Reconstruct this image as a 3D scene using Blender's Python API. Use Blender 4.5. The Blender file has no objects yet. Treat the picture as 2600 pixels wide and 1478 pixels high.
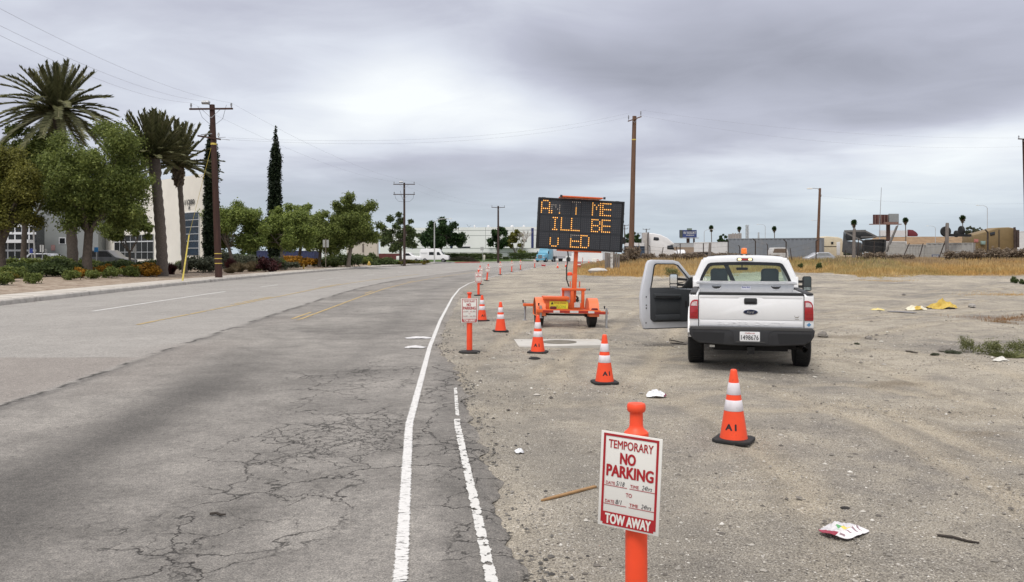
import bpy, bmesh, math, random
import numpy as np
from mathutils import Vector, Matrix

SC = bpy.context.scene
COL = SC.collection
R = math.radians

# ------------------------------------------------------------------ camera, world, sun, exposure
F, CX, HY, H = 2120.0, 1300.0, 644.0, 1.85      # focal length in photo pixels, principal column, horizon row, eye height
cam_d = bpy.data.cameras.new('camera')
cam_d.sensor_width = 36.0
cam_d.lens = F / 2600 * 36
cam_d.shift_y = -(739.0 - HY) / 2600
cam_d.clip_end = 6000
cam_d.clip_start = 0.05
cam = bpy.data.objects.new('camera', cam_d)
cam.location = (0, 0, H)
cam.rotation_euler = (R(90), 0, 0)
COL.objects.link(cam)
SC.camera = cam

SUN_EL, SUN_AZ = R(62), R(205)                    # azimuth clockwise from +Y
sun_d = bpy.data.lights.new('sun', 'SUN')
sun_d.energy = 1.9
sun_d.angle = R(20)
sun_d.color = (1.0, 0.945, 0.87)
sun = bpy.data.objects.new('sun', sun_d)
sd = Vector((math.sin(SUN_AZ) * math.cos(SUN_EL), math.cos(SUN_AZ) * math.cos(SUN_EL), math.sin(SUN_EL)))
sun.rotation_euler = sd.to_track_quat('Z', 'Y').to_euler()
sun.location = sd * 100
COL.objects.link(sun)

SC.view_settings.view_transform = 'Standard'
SC.view_settings.look = 'None'
SC.view_settings.exposure = 0.2
SC.view_settings.gamma = 1.0
SC.view_settings.use_curve_mapping = False
SC.render.engine = 'CYCLES'
SC.cycles.max_bounces = 6
SC.cycles.transparent_max_bounces = 12
SC.cycles.use_denoising = True


class NT:
    """small helper round a node tree"""
    def __init__(s, nt):
        s.t = nt; s.n = nt.nodes; s.l = nt.links
    def new(s, typ, **kw):
        n = s.n.new(typ)
        for k, v in kw.items():
            setattr(n, k, v)
        return n
    def put(s, sock, val):
        if hasattr(val, 'is_output') or hasattr(val, 'links'):
            s.l.new(val, sock)
        else:
            if isinstance(val, (tuple, list)) and len(val) == 3 and sock.type == 'RGBA':
                val = (*val, 1)
            sock.default_value = val
    def math(s, op, a, b=0.0, c=0.0, clamp=False):
        n = s.new('ShaderNodeMath', operation=op, use_clamp=clamp)
        s.put(n.inputs[0], a); s.put(n.inputs[1], b)
        s.put(n.inputs[2], c)
        return n.outputs[0]
    def vmath(s, op, a, b=(0, 0, 0)):
        n = s.new('ShaderNodeVectorMath', operation=op)
        s.put(n.inputs[0], a)
        if op == 'SCALE': s.put(n.inputs['Scale'], b)
        else: s.put(n.inputs[1], b)
        return n.outputs[0]
    def noise(s, vec, scale, detail=4, rough=.55, dist=0, col=False):
        n = s.new('ShaderNodeTexNoise')
        if vec is not None: s.put(n.inputs['Vector'], vec)
        n.inputs['Scale'].default_value = scale; n.inputs['Detail'].default_value = detail
        n.inputs['Roughness'].default_value = rough; n.inputs['Distortion'].default_value = dist
        return n.outputs['Color' if col else 'Fac']
    def ramp(s, fac, stops, interp='LINEAR'):
        n = s.new('ShaderNodeValToRGB')
        n.color_ramp.interpolation = interp
        e = n.color_ramp.elements
        while len(e) < len(stops): e.new(0.5)
        for i, (p, c) in enumerate(stops):
            e[i].position = p
            e[i].color = (*c, 1) if isinstance(c, (tuple, list)) else (c, c, c, 1)
        s.put(n.inputs[0], fac)
        return n.outputs[0]
    def step(s, fac, a, b):
        n = s.new('ShaderNodeMapRange', interpolation_type='SMOOTHSTEP')
        s.put(n.inputs[0], fac); n.inputs[1].default_value = a; n.inputs[2].default_value = b
        return n.outputs[0]
    def mix(s, fac, a, b, mode='MIX'):
        n = s.new('ShaderNodeMix', data_type='RGBA', blend_type=mode)
        s.put(n.inputs[0], fac); s.put(n.inputs[6], a); s.put(n.inputs[7], b)
        return n.outputs[2]
    def attr(s, name):
        return s.new('ShaderNodeAttribute', attribute_name=name)


world = bpy.data.worlds.new("World")
SC.world = world
world.use_nodes = True
W = NT(world.node_tree)
bg = W.n['Background']
sky = W.new('ShaderNodeTexSky', sky_type='NISHITA')
sky.sun_disc = False
sky.sun_elevation = SUN_EL
sky.sun_rotation = SUN_AZ
tc = W.new('ShaderNodeTexCoord')
sep = W.new('ShaderNodeSeparateXYZ')
W.l.new(tc.outputs['Generated'], sep.inputs[0])
dx, dy, dz = sep.outputs
zc = W.math('ADD', W.math('MAXIMUM', dz, 0.0), 0.07)
cmb = W.new('ShaderNodeCombineXYZ')
W.put(cmb.inputs[0], W.math('DIVIDE', dx, zc)); W.put(cmb.inputs[1], W.math('DIVIDE', dy, zc))
n1 = W.noise(cmb.outputs[0], 0.42, 5, .5, .3)
n2 = W.noise(W.vmath('ADD', cmb.outputs[0], (31, 7, 3)), 1.7, 6, .58, .5)
n3 = W.noise(tc.outputs['Generated'], 3.0, 3, .5)
az = W.math('ARCTAN2', dx, dy)
el = W.math('ARCSINE', dz)
azw = W.math('ADD', az, W.math('MULTIPLY', W.math('SUBTRACT', n1, .5), .25))
elw = W.math('ADD', el, W.math('MULTIPLY', W.math('SUBTRACT', n3, .5), .12))


def cloud_patch(a0, e0, sa, se, amp):
    """one broad lighter or darker bank of the cloud deck, by compass bearing and elevation in degrees"""
    u = W.math('DIVIDE', W.math('SUBTRACT', azw, R(a0)), R(sa))
    v = W.math('DIVIDE', W.math('SUBTRACT', elw, R(e0)), R(se))
    q = W.math('ADD', W.math('MULTIPLY', u, u), W.math('MULTIPLY', v, v))
    return W.math('MULTIPLY', W.math('EXPONENT', W.math('MULTIPLY', q, -1.0)), amp)


tot = W.math('ADD', W.math('MULTIPLY', W.math('SUBTRACT', n1, .5), .48), W.math('MULTIPLY', W.math('SUBTRACT', n2, .5), .23))
for args in [(-6.7, 10.2, 9, 3.5, .32), (-21.9, 9.9, 9, 3.0, .13), (15.8, 12.7, 14, 3.0, -.21), (5.4, 12.6, 6, 2.0, -.14), (29.5, 6.7, 8, 2.2, .30),
             (1.3, 8.1, 6, 1.5, .16), (-10.7, 3.9, 12, 2.0, -.16), (2.7, 5.7, 6, 1.2, -.10), (23, 3.8, 12, 1.2, .16), (-27, 14, 12, 4, .05),
             (25, 9.0, 9, 1.2, -.10), (14.5, 5.3, 8, 1.0, .11), (2, 17.5, 10, 2, .05)]:
    tot = W.math('ADD', tot, cloud_patch(*args))
cl = W.math('ADD', tot, .53)
ccol = W.ramp(cl, [(0.0, (.20, .21, .245)), (.25, (.31, .318, .375)), (.5, (.49, .503, .59)), (.66, (.68, .71, .785)), (.88, (.90, .93, .945))])
# the deck is brighter overhead, as any overcast sky is
up = W.ramp(dz, [(0.0, .97), (.1, .97), (.29, .98), (.55, (1.60, 1.50, 1.34)), (1.0, (1.85, 1.72, 1.52))])
ccol = W.mix(1.0, ccol, up, 'MULTIPLY')
# greyer-blue air low down
low = W.ramp(dz, [(0.0, .75), (.035, .55), (.11, 0.0)])
ccol = W.mix(low, ccol, (.50, .60, .66))
skyc = W.vmath('SCALE', sky.outputs[0], 0.10)
W.put(bg.inputs[0], W.mix(.93, skyc, ccol))
bg.inputs[1].default_value = 1.0


# ------------------------------------------------------------------ small helpers
def P(x, y, Y):
    """world point seen at photo pixel (x, y) at depth Y"""
    return Vector(((x - CX) * Y / F, Y, H - (y - HY) * Y / F))


def G(x, y, z=0.0):
    """point of the level z seen at photo pixel (x, y)"""
    Y = F * (H - z) / (y - HY)
    return Vector(((x - CX) * Y / F, Y, z))


def smooth(t):
    t = np.clip(t, 0, 1)
    return t * t * (3 - 2 * t)


def vnoise(x, y, seed=0):
    x = np.asarray(x, float); y = np.asarray(y, float)
    xi = np.floor(x).astype(np.int64); yi = np.floor(y).astype(np.int64)
    fx = x - xi; fy = y - yi
    fx = fx * fx * (3 - 2 * fx); fy = fy * fy * (3 - 2 * fy)
    def h(a, b):
        n = (a * 374761393 + b * 668265263 + seed * 974711) & 0xFFFFFFFF
        n = ((n ^ (n >> 13)) * 1274126177) & 0xFFFFFFFF
        return ((n ^ (n >> 16)) & 0xFFFF) / 65535.0
    a = h(xi, yi); b = h(xi + 1, yi); c = h(xi, yi + 1); d = h(xi + 1, yi + 1)
    return (a * (1 - fx) + b * fx) * (1 - fy) + (c * (1 - fx) + d * fx) * fy


def fbm(x, y, seed=0, o=4):
    s = 0; a = .5
    for i in range(o):
        s = s + a * (vnoise(x, y, seed + i) - .5); x = x * 2.03 + 17; y = y * 2.03 + 5; a *= .5
    return s


def tag(o, label=None, cat=None, group=None, kind=None):
    if label: o['label'] = label
    if cat: o['category'] = cat
    if group: o['group'] = group
    if kind: o['kind'] = kind
    return o


def thing(name, label, cat, loc=(0, 0, 0), rz=0.0, group=None, rot=None):
    o = bpy.data.objects.new(name, None)
    o.empty_display_size = .2
    COL.objects.link(o)
    o.location = loc
    o.rotation_euler = rot if rot else (0, 0, rz)
    return tag(o, label, cat, group)


def link(name, me, parent=None):
    o = bpy.data.objects.new(name, me)
    COL.objects.link(o)
    if parent is not None: o.parent = parent
    return o


def np_mesh(name, v, f, mats, attrs=None, smooth_=False, mi=None):
    """mesh straight from arrays: v (n,3), f (m,3|4)"""
    me = bpy.data.meshes.new(name)
    v = np.asarray(v, np.float32); f = np.asarray(f, np.int32)
    me.vertices.add(len(v)); me.vertices.foreach_set('co', v.ravel())
    k = f.shape[1]
    me.loops.add(f.size); me.loops.foreach_set('vertex_index', f.ravel())
    me.polygons.add(len(f)); me.polygons.foreach_set('loop_start', np.arange(0, f.size, k, dtype=np.int32))
    me.polygons.foreach_set('loop_total', np.full(len(f), k, np.int32))
    if mi is not None: me.polygons.foreach_set('material_index', np.asarray(mi, np.int32))
    me.polygons.foreach_set('use_smooth', np.full(len(f), bool(smooth_)))
    for m in (mats if isinstance(mats, (list, tuple)) else [mats]): me.materials.append(m)
    for an, av in (attrs or {}).items():
        av = np.asarray(av, np.float32)
        if av.ndim == 1:
            at = me.attributes.new(an, 'FLOAT', 'POINT'); at.data.foreach_set('value', av)
        else:
            at = me.attributes.new(an, 'FLOAT_COLOR', 'POINT')
            at.data.foreach_set('color', np.concatenate([av, np.ones((len(av), 1), np.float32)], 1).ravel())
    me.update(calc_edges=True)
    return me


_text_cache = {}


def text_geo(s, bold=0.0, spacing=1.0, shear=0.0):
    key = (s, bold, spacing, shear)
    if key not in _text_cache:
        cu = bpy.data.curves.new('t', 'FONT')
        cu.body = s; cu.size = 1; cu.offset = bold; cu.space_character = spacing; cu.shear = shear
        cu.resolution_u = 3
        ob = bpy.data.objects.new('t', cu)
        COL.objects.link(ob)
        dg = bpy.context.evaluated_depsgraph_get()
        me = ob.evaluated_get(dg).to_mesh()
        v = np.array([w.co[:] for w in me.vertices]); f = [tuple(p.vertices) for p in me.polygons]
        ob.evaluated_get(dg).to_mesh_clear()
        bpy.data.objects.remove(ob); bpy.data.curves.remove(cu)
        v[:, :2] -= (v[:, :2].min(0) + v[:, :2].max(0)) / 2
        _text_cache[key] = (v, f)
    return _text_cache[key]


class MB:
    """collects shapes, then links them as one mesh object"""
    def __init__(s):
        s.v = []; s.f = []; s.m = []; s.mi = 0
    def mat(s, i): s.mi = i; return s
    def add(s, vs, fs, M=None):
        b = len(s.v)
        for p in vs:
            s.v.append(tuple(M @ Vector(p)) if M is not None else tuple(p))
        for q in fs:
            s.f.append(tuple(i + b for i in q)); s.m.append(s.mi)
        return s
    def box(s, c, d, rz=0.0, M=None, rot=None):
        x, y, z = d[0] / 2, d[1] / 2, d[2] / 2
        T = Matrix.Translation(c) @ (rot if rot is not None else Matrix.Rotation(rz, 4, 'Z'))
        if M is not None: T = M @ T
        vs = [(sx * x, sy * y, sz * z) for sz in (-1, 1) for sy in (-1, 1) for sx in (-1, 1)]
        return s.add(vs, [(0, 2, 3, 1), (4, 5, 7, 6), (0, 1, 5, 4), (2, 6, 7, 3), (0, 4, 6, 2), (1, 3, 7, 5)], T)
    def bar(s, p, q, w, d):
        p = Vector(p); q = Vector(q); a = q - p
        rot = a.to_track_quat('Z', 'X').to_matrix().to_4x4()
        return s.box((0, 0, 0), (w, d, a.length), M=Matrix.Translation((p + q) / 2) @ rot)
    def tube(s, pts, rads, n=8, cap=True, M=None):
        pts = [Vector(p) for p in pts]
        if not hasattr(rads, '__len__'): rads = [rads] * len(pts)
        vs = []; fs = []; prev = None
        for i, p in enumerate(pts):
            t = (pts[min(i + 1, len(pts) - 1)] - pts[max(i - 1, 0)]).normalized()
            if prev is None:
                u = t.orthogonal().normalized()
            else:
                u = prev - t * prev.dot(t)
                u = u.normalized() if u.length > 1e-6 else t.orthogonal().normalized()
            prev = u; w = t.cross(u)
            for k in range(n):
                a = 2 * math.pi * k / n
                vs.append(p + (u * math.cos(a) + w * math.sin(a)) * rads[i])
        for i in range(len(pts) - 1):
            for k in range(n):
                a = i * n + k; b = i * n + (k + 1) % n
                fs.append((a, b, b + n, a + n))
        if cap:
            fs.append(tuple(range(n - 1, -1, -1))); fs.append(tuple((len(pts) - 1) * n + k for k in range(n)))
        return s.add(vs, fs, M)
    def lathe(s, prof, n=24, c=(0, 0, 0), M=None, axis='Z'):
        vs = []; fs = []
        for r, z in prof:
            for k in range(n):
                a = 2 * math.pi * k / n
                q = (r * math.cos(a), r * math.sin(a), z)
                if axis == 'X': q = (q[2], q[0], q[1])
                elif axis == 'Y': q = (q[1], q[2], q[0])
                vs.append((q[0] + c[0], q[1] + c[1], q[2] + c[2]))
        for i in range(len(prof) - 1):
            for k in range(n):
                a = i * n + k; b = i * n + (k + 1) % n
                fs.append((a, b, b + n, a + n))
        fs.append(tuple(range(n - 1, -1, -1))); fs.append(tuple((len(prof) - 1) * n + k for k in range(n)))
        return s.add(vs, fs, M)
    def prism(s, poly, d0, d1, M=None):
        """polygon (x, y) pushed from z=d0 to z=d1, then placed by M"""
        n = len(poly)
        vs = [(x, y, d0) for x, y in poly] + [(x, y, d1) for x, y in poly]
        fs = [tuple(range(n - 1, -1, -1)), tuple(range(n, 2 * n))] + [(i, (i + 1) % n, (i + 1) % n + n, i + n) for i in range(n)]
        return s.add(vs, fs, M)
    def ring(s, outer, inner, d0, d1, M=None):
        """flat frame between two outlines of equal count, with thickness"""
        n = len(outer)
        vs = [(*p, d0) for p in outer] + [(*p, d0) for p in inner] + [(*p, d1) for p in outer] + [(*p, d1) for p in inner]
        fs = []
        for i in range(n):
            j = (i + 1) % n
            fs += [(i, i + n, j + n, j), (i + 2 * n, j + 2 * n, j + 3 * n, i + 3 * n),
                   (i, j, j + 2 * n, i + 2 * n), (i + n, i + 3 * n, j + 3 * n, j + n)]
        return s.add(vs, fs, M)
    def loft(s, rings, cap=True, closed=True, M=None):
        n = len(rings[0]); vs = [p for r in rings for p in r]; fs = []
        for i in range(len(rings) - 1):
            for k in range(n if closed else n - 1):
                a = i * n + k; b = i * n + (k + 1) % n
                fs.append((a, b, b + n, a + n))
        if cap:
            fs.append(tuple(range(n - 1, -1, -1))); fs.append(tuple((len(rings) - 1) * n + k for k in range(n)))
        return s.add(vs, fs, M)
    def text(s, t, w, h, M, bold=0.0, spacing=1.0, shear=0.0):
        """lettering fitted into w x h, centred, in the XY plane of M"""
        v, f = text_geo(t, 0.0, spacing, shear)
        e = v[:, :2].max(0) - v[:, :2].min(0)
        k = np.array([(w / e[0]) if w else (h / e[1]), (h / e[1]) if h else (w / e[0]), 1])
        b = max(bold, 0) * (h or w) * .9
        # heavier strokes: the same outline laid over itself, each pass a hair higher
        for i, (ax, ay) in enumerate(((0, 0),) if b == 0 else ((0, 0), (b, 0), (-b, 0), (0, b * .8), (0, -b * .8), (b * .7, b * .6), (-b * .7, b * .6), (b * .7, -b * .6), (-b * .7, -b * .6))):
            s.add((v * k + np.array([ax, ay, i * 6e-5])).tolist(), f, M)
        return s
    def build(s, name, mats, parent=None, sm=None, bevel=0.0, seg=2, recalc=True):
        me = bpy.data.meshes.new(name)
        me.from_pydata(s.v, [], s.f)
        for m in (mats if isinstance(mats, (list, tuple)) else [mats]): me.materials.append(m)
        me.polygons.foreach_set('material_index', np.array(s.m, np.int32))
        bm = bmesh.new(); bm.from_mesh(me)
        if recalc: bmesh.ops.recalc_face_normals(bm, faces=bm.faces)
        if bevel:
            bmesh.ops.remove_doubles(bm, verts=bm.verts, dist=1e-5)
            ed = [e for e in bm.edges if len(e.link_faces) == 2 and e.calc_face_angle(0) > R(28)]
            bmesh.ops.bevel(bm, geom=ed, offset=bevel, segments=seg, affect='EDGES', profile=.5, clamp_overlap=True)
        bm.to_mesh(me); bm.free()
        if sm is None: sm = bool(bevel)
        if sm:
            me.polygons.foreach_set('use_smooth', np.ones(len(me.polygons), bool))
            me.set_sharp_from_angle(angle=R(sm if sm is not True else 40))
        me.update()
        return link(name, me, parent)


def copy_tree(o, parent=None):
    c = o.copy(); COL.objects.link(c)
    if parent is not None: c.parent = parent
    for ch in list(o.children): copy_tree(ch, c)
    return c


def plane_m(o, right, upv):
    """matrix whose XY plane has the given right and up directions at point o"""
    r = Vector(right).normalized(); u = Vector(upv); u = (u - r * u.dot(r)).normalized(); n = r.cross(u)
    return Matrix(((r.x, u.x, n.x, o[0]), (r.y, u.y, n.y, o[1]), (r.z, u.z, n.z, o[2]), (0, 0, 0, 1)))


_mats = {}


def mat(name, col=(.5, .5, .5), rough=.6, metal=0.0, var=.12, vs=2.5, bump=0.0, bs=60, coat=0.0, emit=None, es=1.0,
        col2=None, c2s=1.5, c2a=(.5, .62), trans=0.0, alpha=1.0, stretch=None, spec=.5, subs=0.0):
    if name in _mats: return _mats[name]
    m = bpy.data.materials.new(name); m.use_nodes = True
    t = NT(m.node_tree); b = t.n['Principled BSDF']
    co = t.new('ShaderNodeTexCoord').outputs['Object']
    if stretch: co = t.vmath('MULTIPLY', co, stretch)
    c = (*col, 1)
    if var or col2:
        nz = t.noise(co, vs, 5, .6)
        dark = tuple(x * (1 - var) for x in col); lite = tuple(min(1, x * (1 + var)) for x in col)
        c = t.ramp(nz, [(.3, dark), (.7, lite)])
    if col2:
        k = t.noise(co, c2s, 6, .65, .3)
        c = t.mix(t.step(k, *c2a), c, col2)
    t.put(b.inputs['Base Color'], c)
    b.inputs['Roughness'].default_value = rough; b.inputs['Metallic'].default_value = metal
    b.inputs['Specular IOR Level'].default_value = spec
    if coat: b.inputs['Coat Weight'].default_value = coat; b.inputs['Coat Roughness'].default_value = .08
    if trans: b.inputs['Transmission Weight'].default_value = trans
    if alpha < 1: b.inputs['Alpha'].default_value = alpha
    if subs: b.inputs['Subsurface Weight'].default_value = subs
    if emit: b.inputs['Emission Color'].default_value = (*emit, 1); b.inputs['Emission Strength'].default_value = es
    if bump:
        bn = t.new('ShaderNodeBump'); bn.inputs['Strength'].default_value = bump; bn.inputs['Distance'].default_value = .02
        t.put(bn.inputs['Height'], t.noise(co, bs, 4, .6)); t.put(b.inputs['Normal'], bn.outputs[0])
    _mats[name] = m
    return m


def leaf_mat(name, dark, mid, lite, trans=.38, rough=.55):
    """foliage: each leaf island takes its own tone"""
    if name in _mats: return _mats[name]
    m = bpy.data.materials.new(name); m.use_nodes = True
    t = NT(m.node_tree); b = t.n['Principled BSDF']
    rnd = t.new('ShaderNodeNewGeometry').outputs['Random Per Island']
    co = t.new('ShaderNodeTexCoord').outputs['Object']
    nz = t.noise(co, .9, 3, .5)
    k = t.math('ADD', t.math('MULTIPLY', rnd, .55), t.math('MULTIPLY', nz, .5))
    c = t.ramp(k, [(.2, dark), (.5, mid), (.85, lite)])
    t.put(b.inputs['Base Color'], c)
    b.inputs['Roughness'].default_value = rough
    b.inputs['Specular IOR Level'].default_value = .25
    tr = t.new('ShaderNodeBsdfTranslucent'); t.put(tr.inputs[0], c)
    mx = t.new('ShaderNodeMixShader'); mx.inputs[0].default_value = trans
    t.l.new(b.outputs[0], mx.inputs[1]); t.l.new(tr.outputs[0], mx.inputs[2])
    t.l.new(mx.outputs[0], t.n['Material Output'].inputs[0])
    _mats[name] = m
    return m


# ------------------------------------------------------------------ the lie of the land
def xe(Y):    # right white edge line
    return np.interp(Y, [-40, 0, 4.8, 9, 16.4, 23, 35, 44, 52, 59, 67, 75, 84, 95, 109, 126, 150, 200, 250, 300, 500],
                     [1.2, -.15, -.64, -1.11, -1.62, -1.98, -2.5, -2.76, -2.65, -2.27, -1.6, -.8, .2, 1.5, 3.0, 5.2, 9.5, 22, 38, 55, 130])


def xp(Y):    # edge of the pavement
    return np.interp(Y, [-40, 0, 4.7, 6, 8.3, 11.3, 13.9, 16.6, 20, 35, 44, 59, 75, 95, 109, 126, 150, 200, 250, 300, 500],
                     [1.6, .45, .12, 0, -.3, -.62, -1.0, -1.42, -1.62, -2.2, -2.5, -2.0, -.5, 1.8, 3.4, 5.6, 10, 22.6, 38.6, 56, 131])


def xc(Y):    # left kerb
    return np.interp(Y, [-60, 0, 29.5, 40, 50, 62, 77, 90, 104, 125, 152, 164, 170, 190, 230, 300, 500],
                     [-14, -16.2, -18.2, -18.9, -19.4, -19.6, -19.6, -19.3, -18.6, -16.3, -13.6, -11.2, -4, 5, 20, 45, 140])


WEED_U = [.08, .10, .16, .25, .33, .36, .41, .44, .475, .53, .62, .8, 1.2]
WEED_Y = [74, 70, 66, 74, 84, 81, 71, 63, 69, 71, 69, 66, 60]


def gz(X, Y):
    X = np.asarray(X, float); Y = np.asarray(Y, float)
    d = X - xp(Y)
    side = smooth(d / 1.2)
    u = X / np.maximum(Y, 1)
    y0 = np.interp(u, WEED_U, WEED_Y)
    rise = .95 * smooth((Y - y0 + 3) / 32) * smooth((d - 4.5) / 7)
    bumps = side * (fbm(X * .35, Y * .35, 3) * (.16 + .2 * smooth((X - 8) / 8)) + fbm(X * 1.7, Y * 1.7, 9) * .05) * smooth((Y - 2) / 10) * smooth((d + .3) / 3)
    tr = -.06 * np.exp(-(((X - 4.0) / 3.0) ** 2 + ((Y - 15) / 4.0) ** 2))
    right = rise + bumps + tr - .012 * smooth(d / .4)
    l = xc(Y) - 1.75 - X
    left = np.where(l > 0, .19 + .42 * smooth(l / 16) + fbm(X * .6, Y * .6, 5) * .06, -.04)
    return np.where(d > 0, right, np.where(l > 0, left, -.04))


def gzs(X, Y): return float(gz(X, Y))


def on_ground(px, py, Y):
    """point on the terrain at pixel column px and depth Y"""
    X = (px - CX) * Y / F
    return Vector((X, Y, gzs(X, Y)))

# ------------------------------------------------------------------ ground
def grow(a, b, s0, s1):
    out = [a]; 
    while out[-1] < b:
        t = (out[-1] - a) / (b - a)
        out.append(out[-1] + s0 + (s1 - s0) * t * t)
    return out


def ground_material():
    m = bpy.data.materials.new('dirt'); m.use_nodes = True
    t = NT(m.node_tree); b = t.n['Principled BSDF']
    p = t.new('ShaderNodeNewGeometry').outputs['Position']
    big = t.noise(p, .22, 5, .6, .6); mid = t.noise(p, 1.3, 5, .62, .4); fine = t.noise(p, 9, 4, .7); grit = t.noise(p, 85, 2, .6)
    st = t.noise(t.vmath('MULTIPLY', p, (.35, 1.6, 1)), 1.1, 4, .6, .3)
    k = t.math('ADD', t.math('MULTIPLY', big, .6), t.math('MULTIPLY', mid, .4))
    c = t.ramp(k, [(.39, (.225, .210, .186)), (.47, (.318, .292, .246)), (.53, (.39, .354, .288)), (.61, (.478, .434, .354))])
    c = t.mix(t.math('MULTIPLY', t.step(st, .55, .75), .45), c, (.22, .205, .185))
    c = t.mix(t.math('MULTIPLY', t.attr('track').outputs['Fac'], .55), c, (.46, .40, .30))
    c = t.mix(t.math('MULTIPLY', t.attr('rut').outputs['Fac'], .5), c, (.20, .18, .145))
    c = t.mix(t.attr('gravel').outputs['Fac'], c, t.ramp(mid, [(.3, (.20, .188, .165)), (.7, (.30, .28, .24))]))
    c = t.mix(t.attr('damp').outputs['Fac'], c, (.20, .165, .115))
    # small stones lying in the surface
    for sc, lo, hi, amt in ((22, .0, .22, .95), (48, .0, .26, .95), (100, .0, .3, .85)):
        vo = t.new('ShaderNodeTexVoronoi'); vo.inputs['Scale'].default_value = sc
        t.put(vo.inputs['Vector'], p)
        d = t.math('SUBTRACT', 1.0, t.step(vo.outputs['Distance'], .16, hi + .12))
        sv = t.new('ShaderNodeSeparateColor'); t.put(sv.inputs[0], vo.outputs['Color'])
        pick = t.math('GREATER_THAN', t.math('ADD', sv.outputs[0], t.math('MULTIPLY', t.math('SUBTRACT', mid, .5), 1.1)), .79 if sc < 40 else .50)
        stone = t.ramp(sv.outputs[1], [(0, (.05, .046, .042)), (.4, (.17, .16, .145)), (.68, (.37, .35, .315)), (1, (.74, .71, .65))])
        c = t.mix(t.math('MULTIPLY', t.math('MULTIPLY', d, pick), amt), c, stone)
    c = t.mix(.62, c, t.ramp(grit, [(.34, (.16, .15, .14)), (.5, (.5, .5, .5)), (.66, (.92, .92, .91))]), 'OVERLAY')
    clump = t.noise(p, 3.4, 6, .72, .5)
    c = t.mix(t.math('MULTIPLY', t.step(clump, .55, .68), .5), c, (.19, .172, .145))
    c = t.mix(t.math('MULTIPLY', t.step(fine, .54, .70), .42), c, (.17, .15, .12))
    c = t.mix(t.attr('veg').outputs['Fac'], c, t.ramp(mid, [(.3, (.20, .13, .06)), (.7, (.33, .23, .11))]))
    c = t.mix(t.attr('bed').outputs['Fac'], c, t.ramp(t.noise(p, 2.2, 6, .7), [(.34, (.165, .11, .08)), (.5, (.36, .295, .23)), (.7, (.47, .405, .33))]))
    c = t.mix(t.attr('lawn').outputs['Fac'], c, t.ramp(fine, [(.3, (.05, .09, .025)), (.7, (.10, .16, .045))]))
    t.put(b.inputs['Base Color'], c)
    b.inputs['Roughness'].default_value = .93; b.inputs['Specular IOR Level'].default_value = .2
    bn = t.new('ShaderNodeBump'); bn.inputs['Strength'].default_value = 1.0; bn.inputs['Distance'].default_value = .06
    hgt = t.math('ADD', t.math('MULTIPLY', fine, .6), t.math('MULTIPLY', t.noise(p, 34, 3, .65), .55))
    t.put(bn.inputs['Height'], hgt); t.put(b.inputs['Normal'], bn.outputs[0])
    return m


gx = sorted(set(np.round(np.concatenate([-np.array(grow(3, 700, .5, 90)), np.arange(-3, 13, .16), np.array(grow(13, 700, .2, 70))]), 3)))
gy = sorted(set(np.round(np.concatenate([np.arange(-30, 2.5, 2.5), np.arange(2.5, 24, .16), np.array(grow(24, 2500, .25, 260))]), 3)))
GX, GY = np.meshgrid(np.array(gx), np.array(gy))
gxv, gyv = GX.ravel(), GY.ravel()
gzv = gz(gxv, gyv)
nx = len(gx); ny = len(gy)
idx = np.arange(nx * ny).reshape(ny, nx)
gf = np.stack([idx[:-1, :-1].ravel(), idx[:-1, 1:].ravel(), idx[1:, 1:].ravel(), idx[1:, :-1].ravel()], 1)
dr = gxv - xp(gyv)
uu = gxv / np.maximum(gyv, 1)
veg = smooth((gyv - np.interp(uu, WEED_U, WEED_Y) + 1.5) / 4 + fbm(gxv * .5, gyv * .5, 2) * 1.5) * smooth((dr - 4) / 4) * (1 - smooth((gyv - 108) / 10) * .5)
dl = xc(gyv) - 1.75 - gxv
bed = smooth(dl / .4) * (1 - smooth((gyv - 150) / 6))
lawn = smooth(dl / .4) * smooth((gyv - 152) / 8)
grav = np.clip(smooth(1 - np.abs(dr - .5) / 1.1 + fbm(gxv * 1.2, gyv * 1.2, 7)) * .55 * (gyv < 60)
               + smooth(1.25 - np.hypot((gxv - 2.3) / 1.7, (gyv - 4.9) / 1.5) + fbm(gxv * 1.1, gyv * 1.1, 4) * 1.6) * .7
               + smooth(1.0 - np.hypot((gxv - 1.0) / 1.3, (gyv - 7.4) / 1.9) + fbm(gxv * 1.3, gyv * 1.3, 8) * 1.4) * .5, 0, .85)
damp = np.zeros_like(gxv)
for (px, py, rx, ry, a) in ((2280, 965, .42, .22, .8), (2225, 972, .3, .16, .5), (2495, 1096, .30, .12, .7), (1390, 725, .9, .35, .7), (2130, 852, .8, .3, .5), (2460, 1040, .9, .35, .35), (1560, 735, 2.2, .5, .4)):
    q = G(px, py)
    damp = np.maximum(damp, a * smooth(1.4 - np.hypot((gxv - q.x) / rx, (gyv - q.y) / ry) + fbm(gxv * 2, gyv * 2, 6)))
track = np.zeros_like(gxv); rut = np.zeros_like(gxv)
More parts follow.
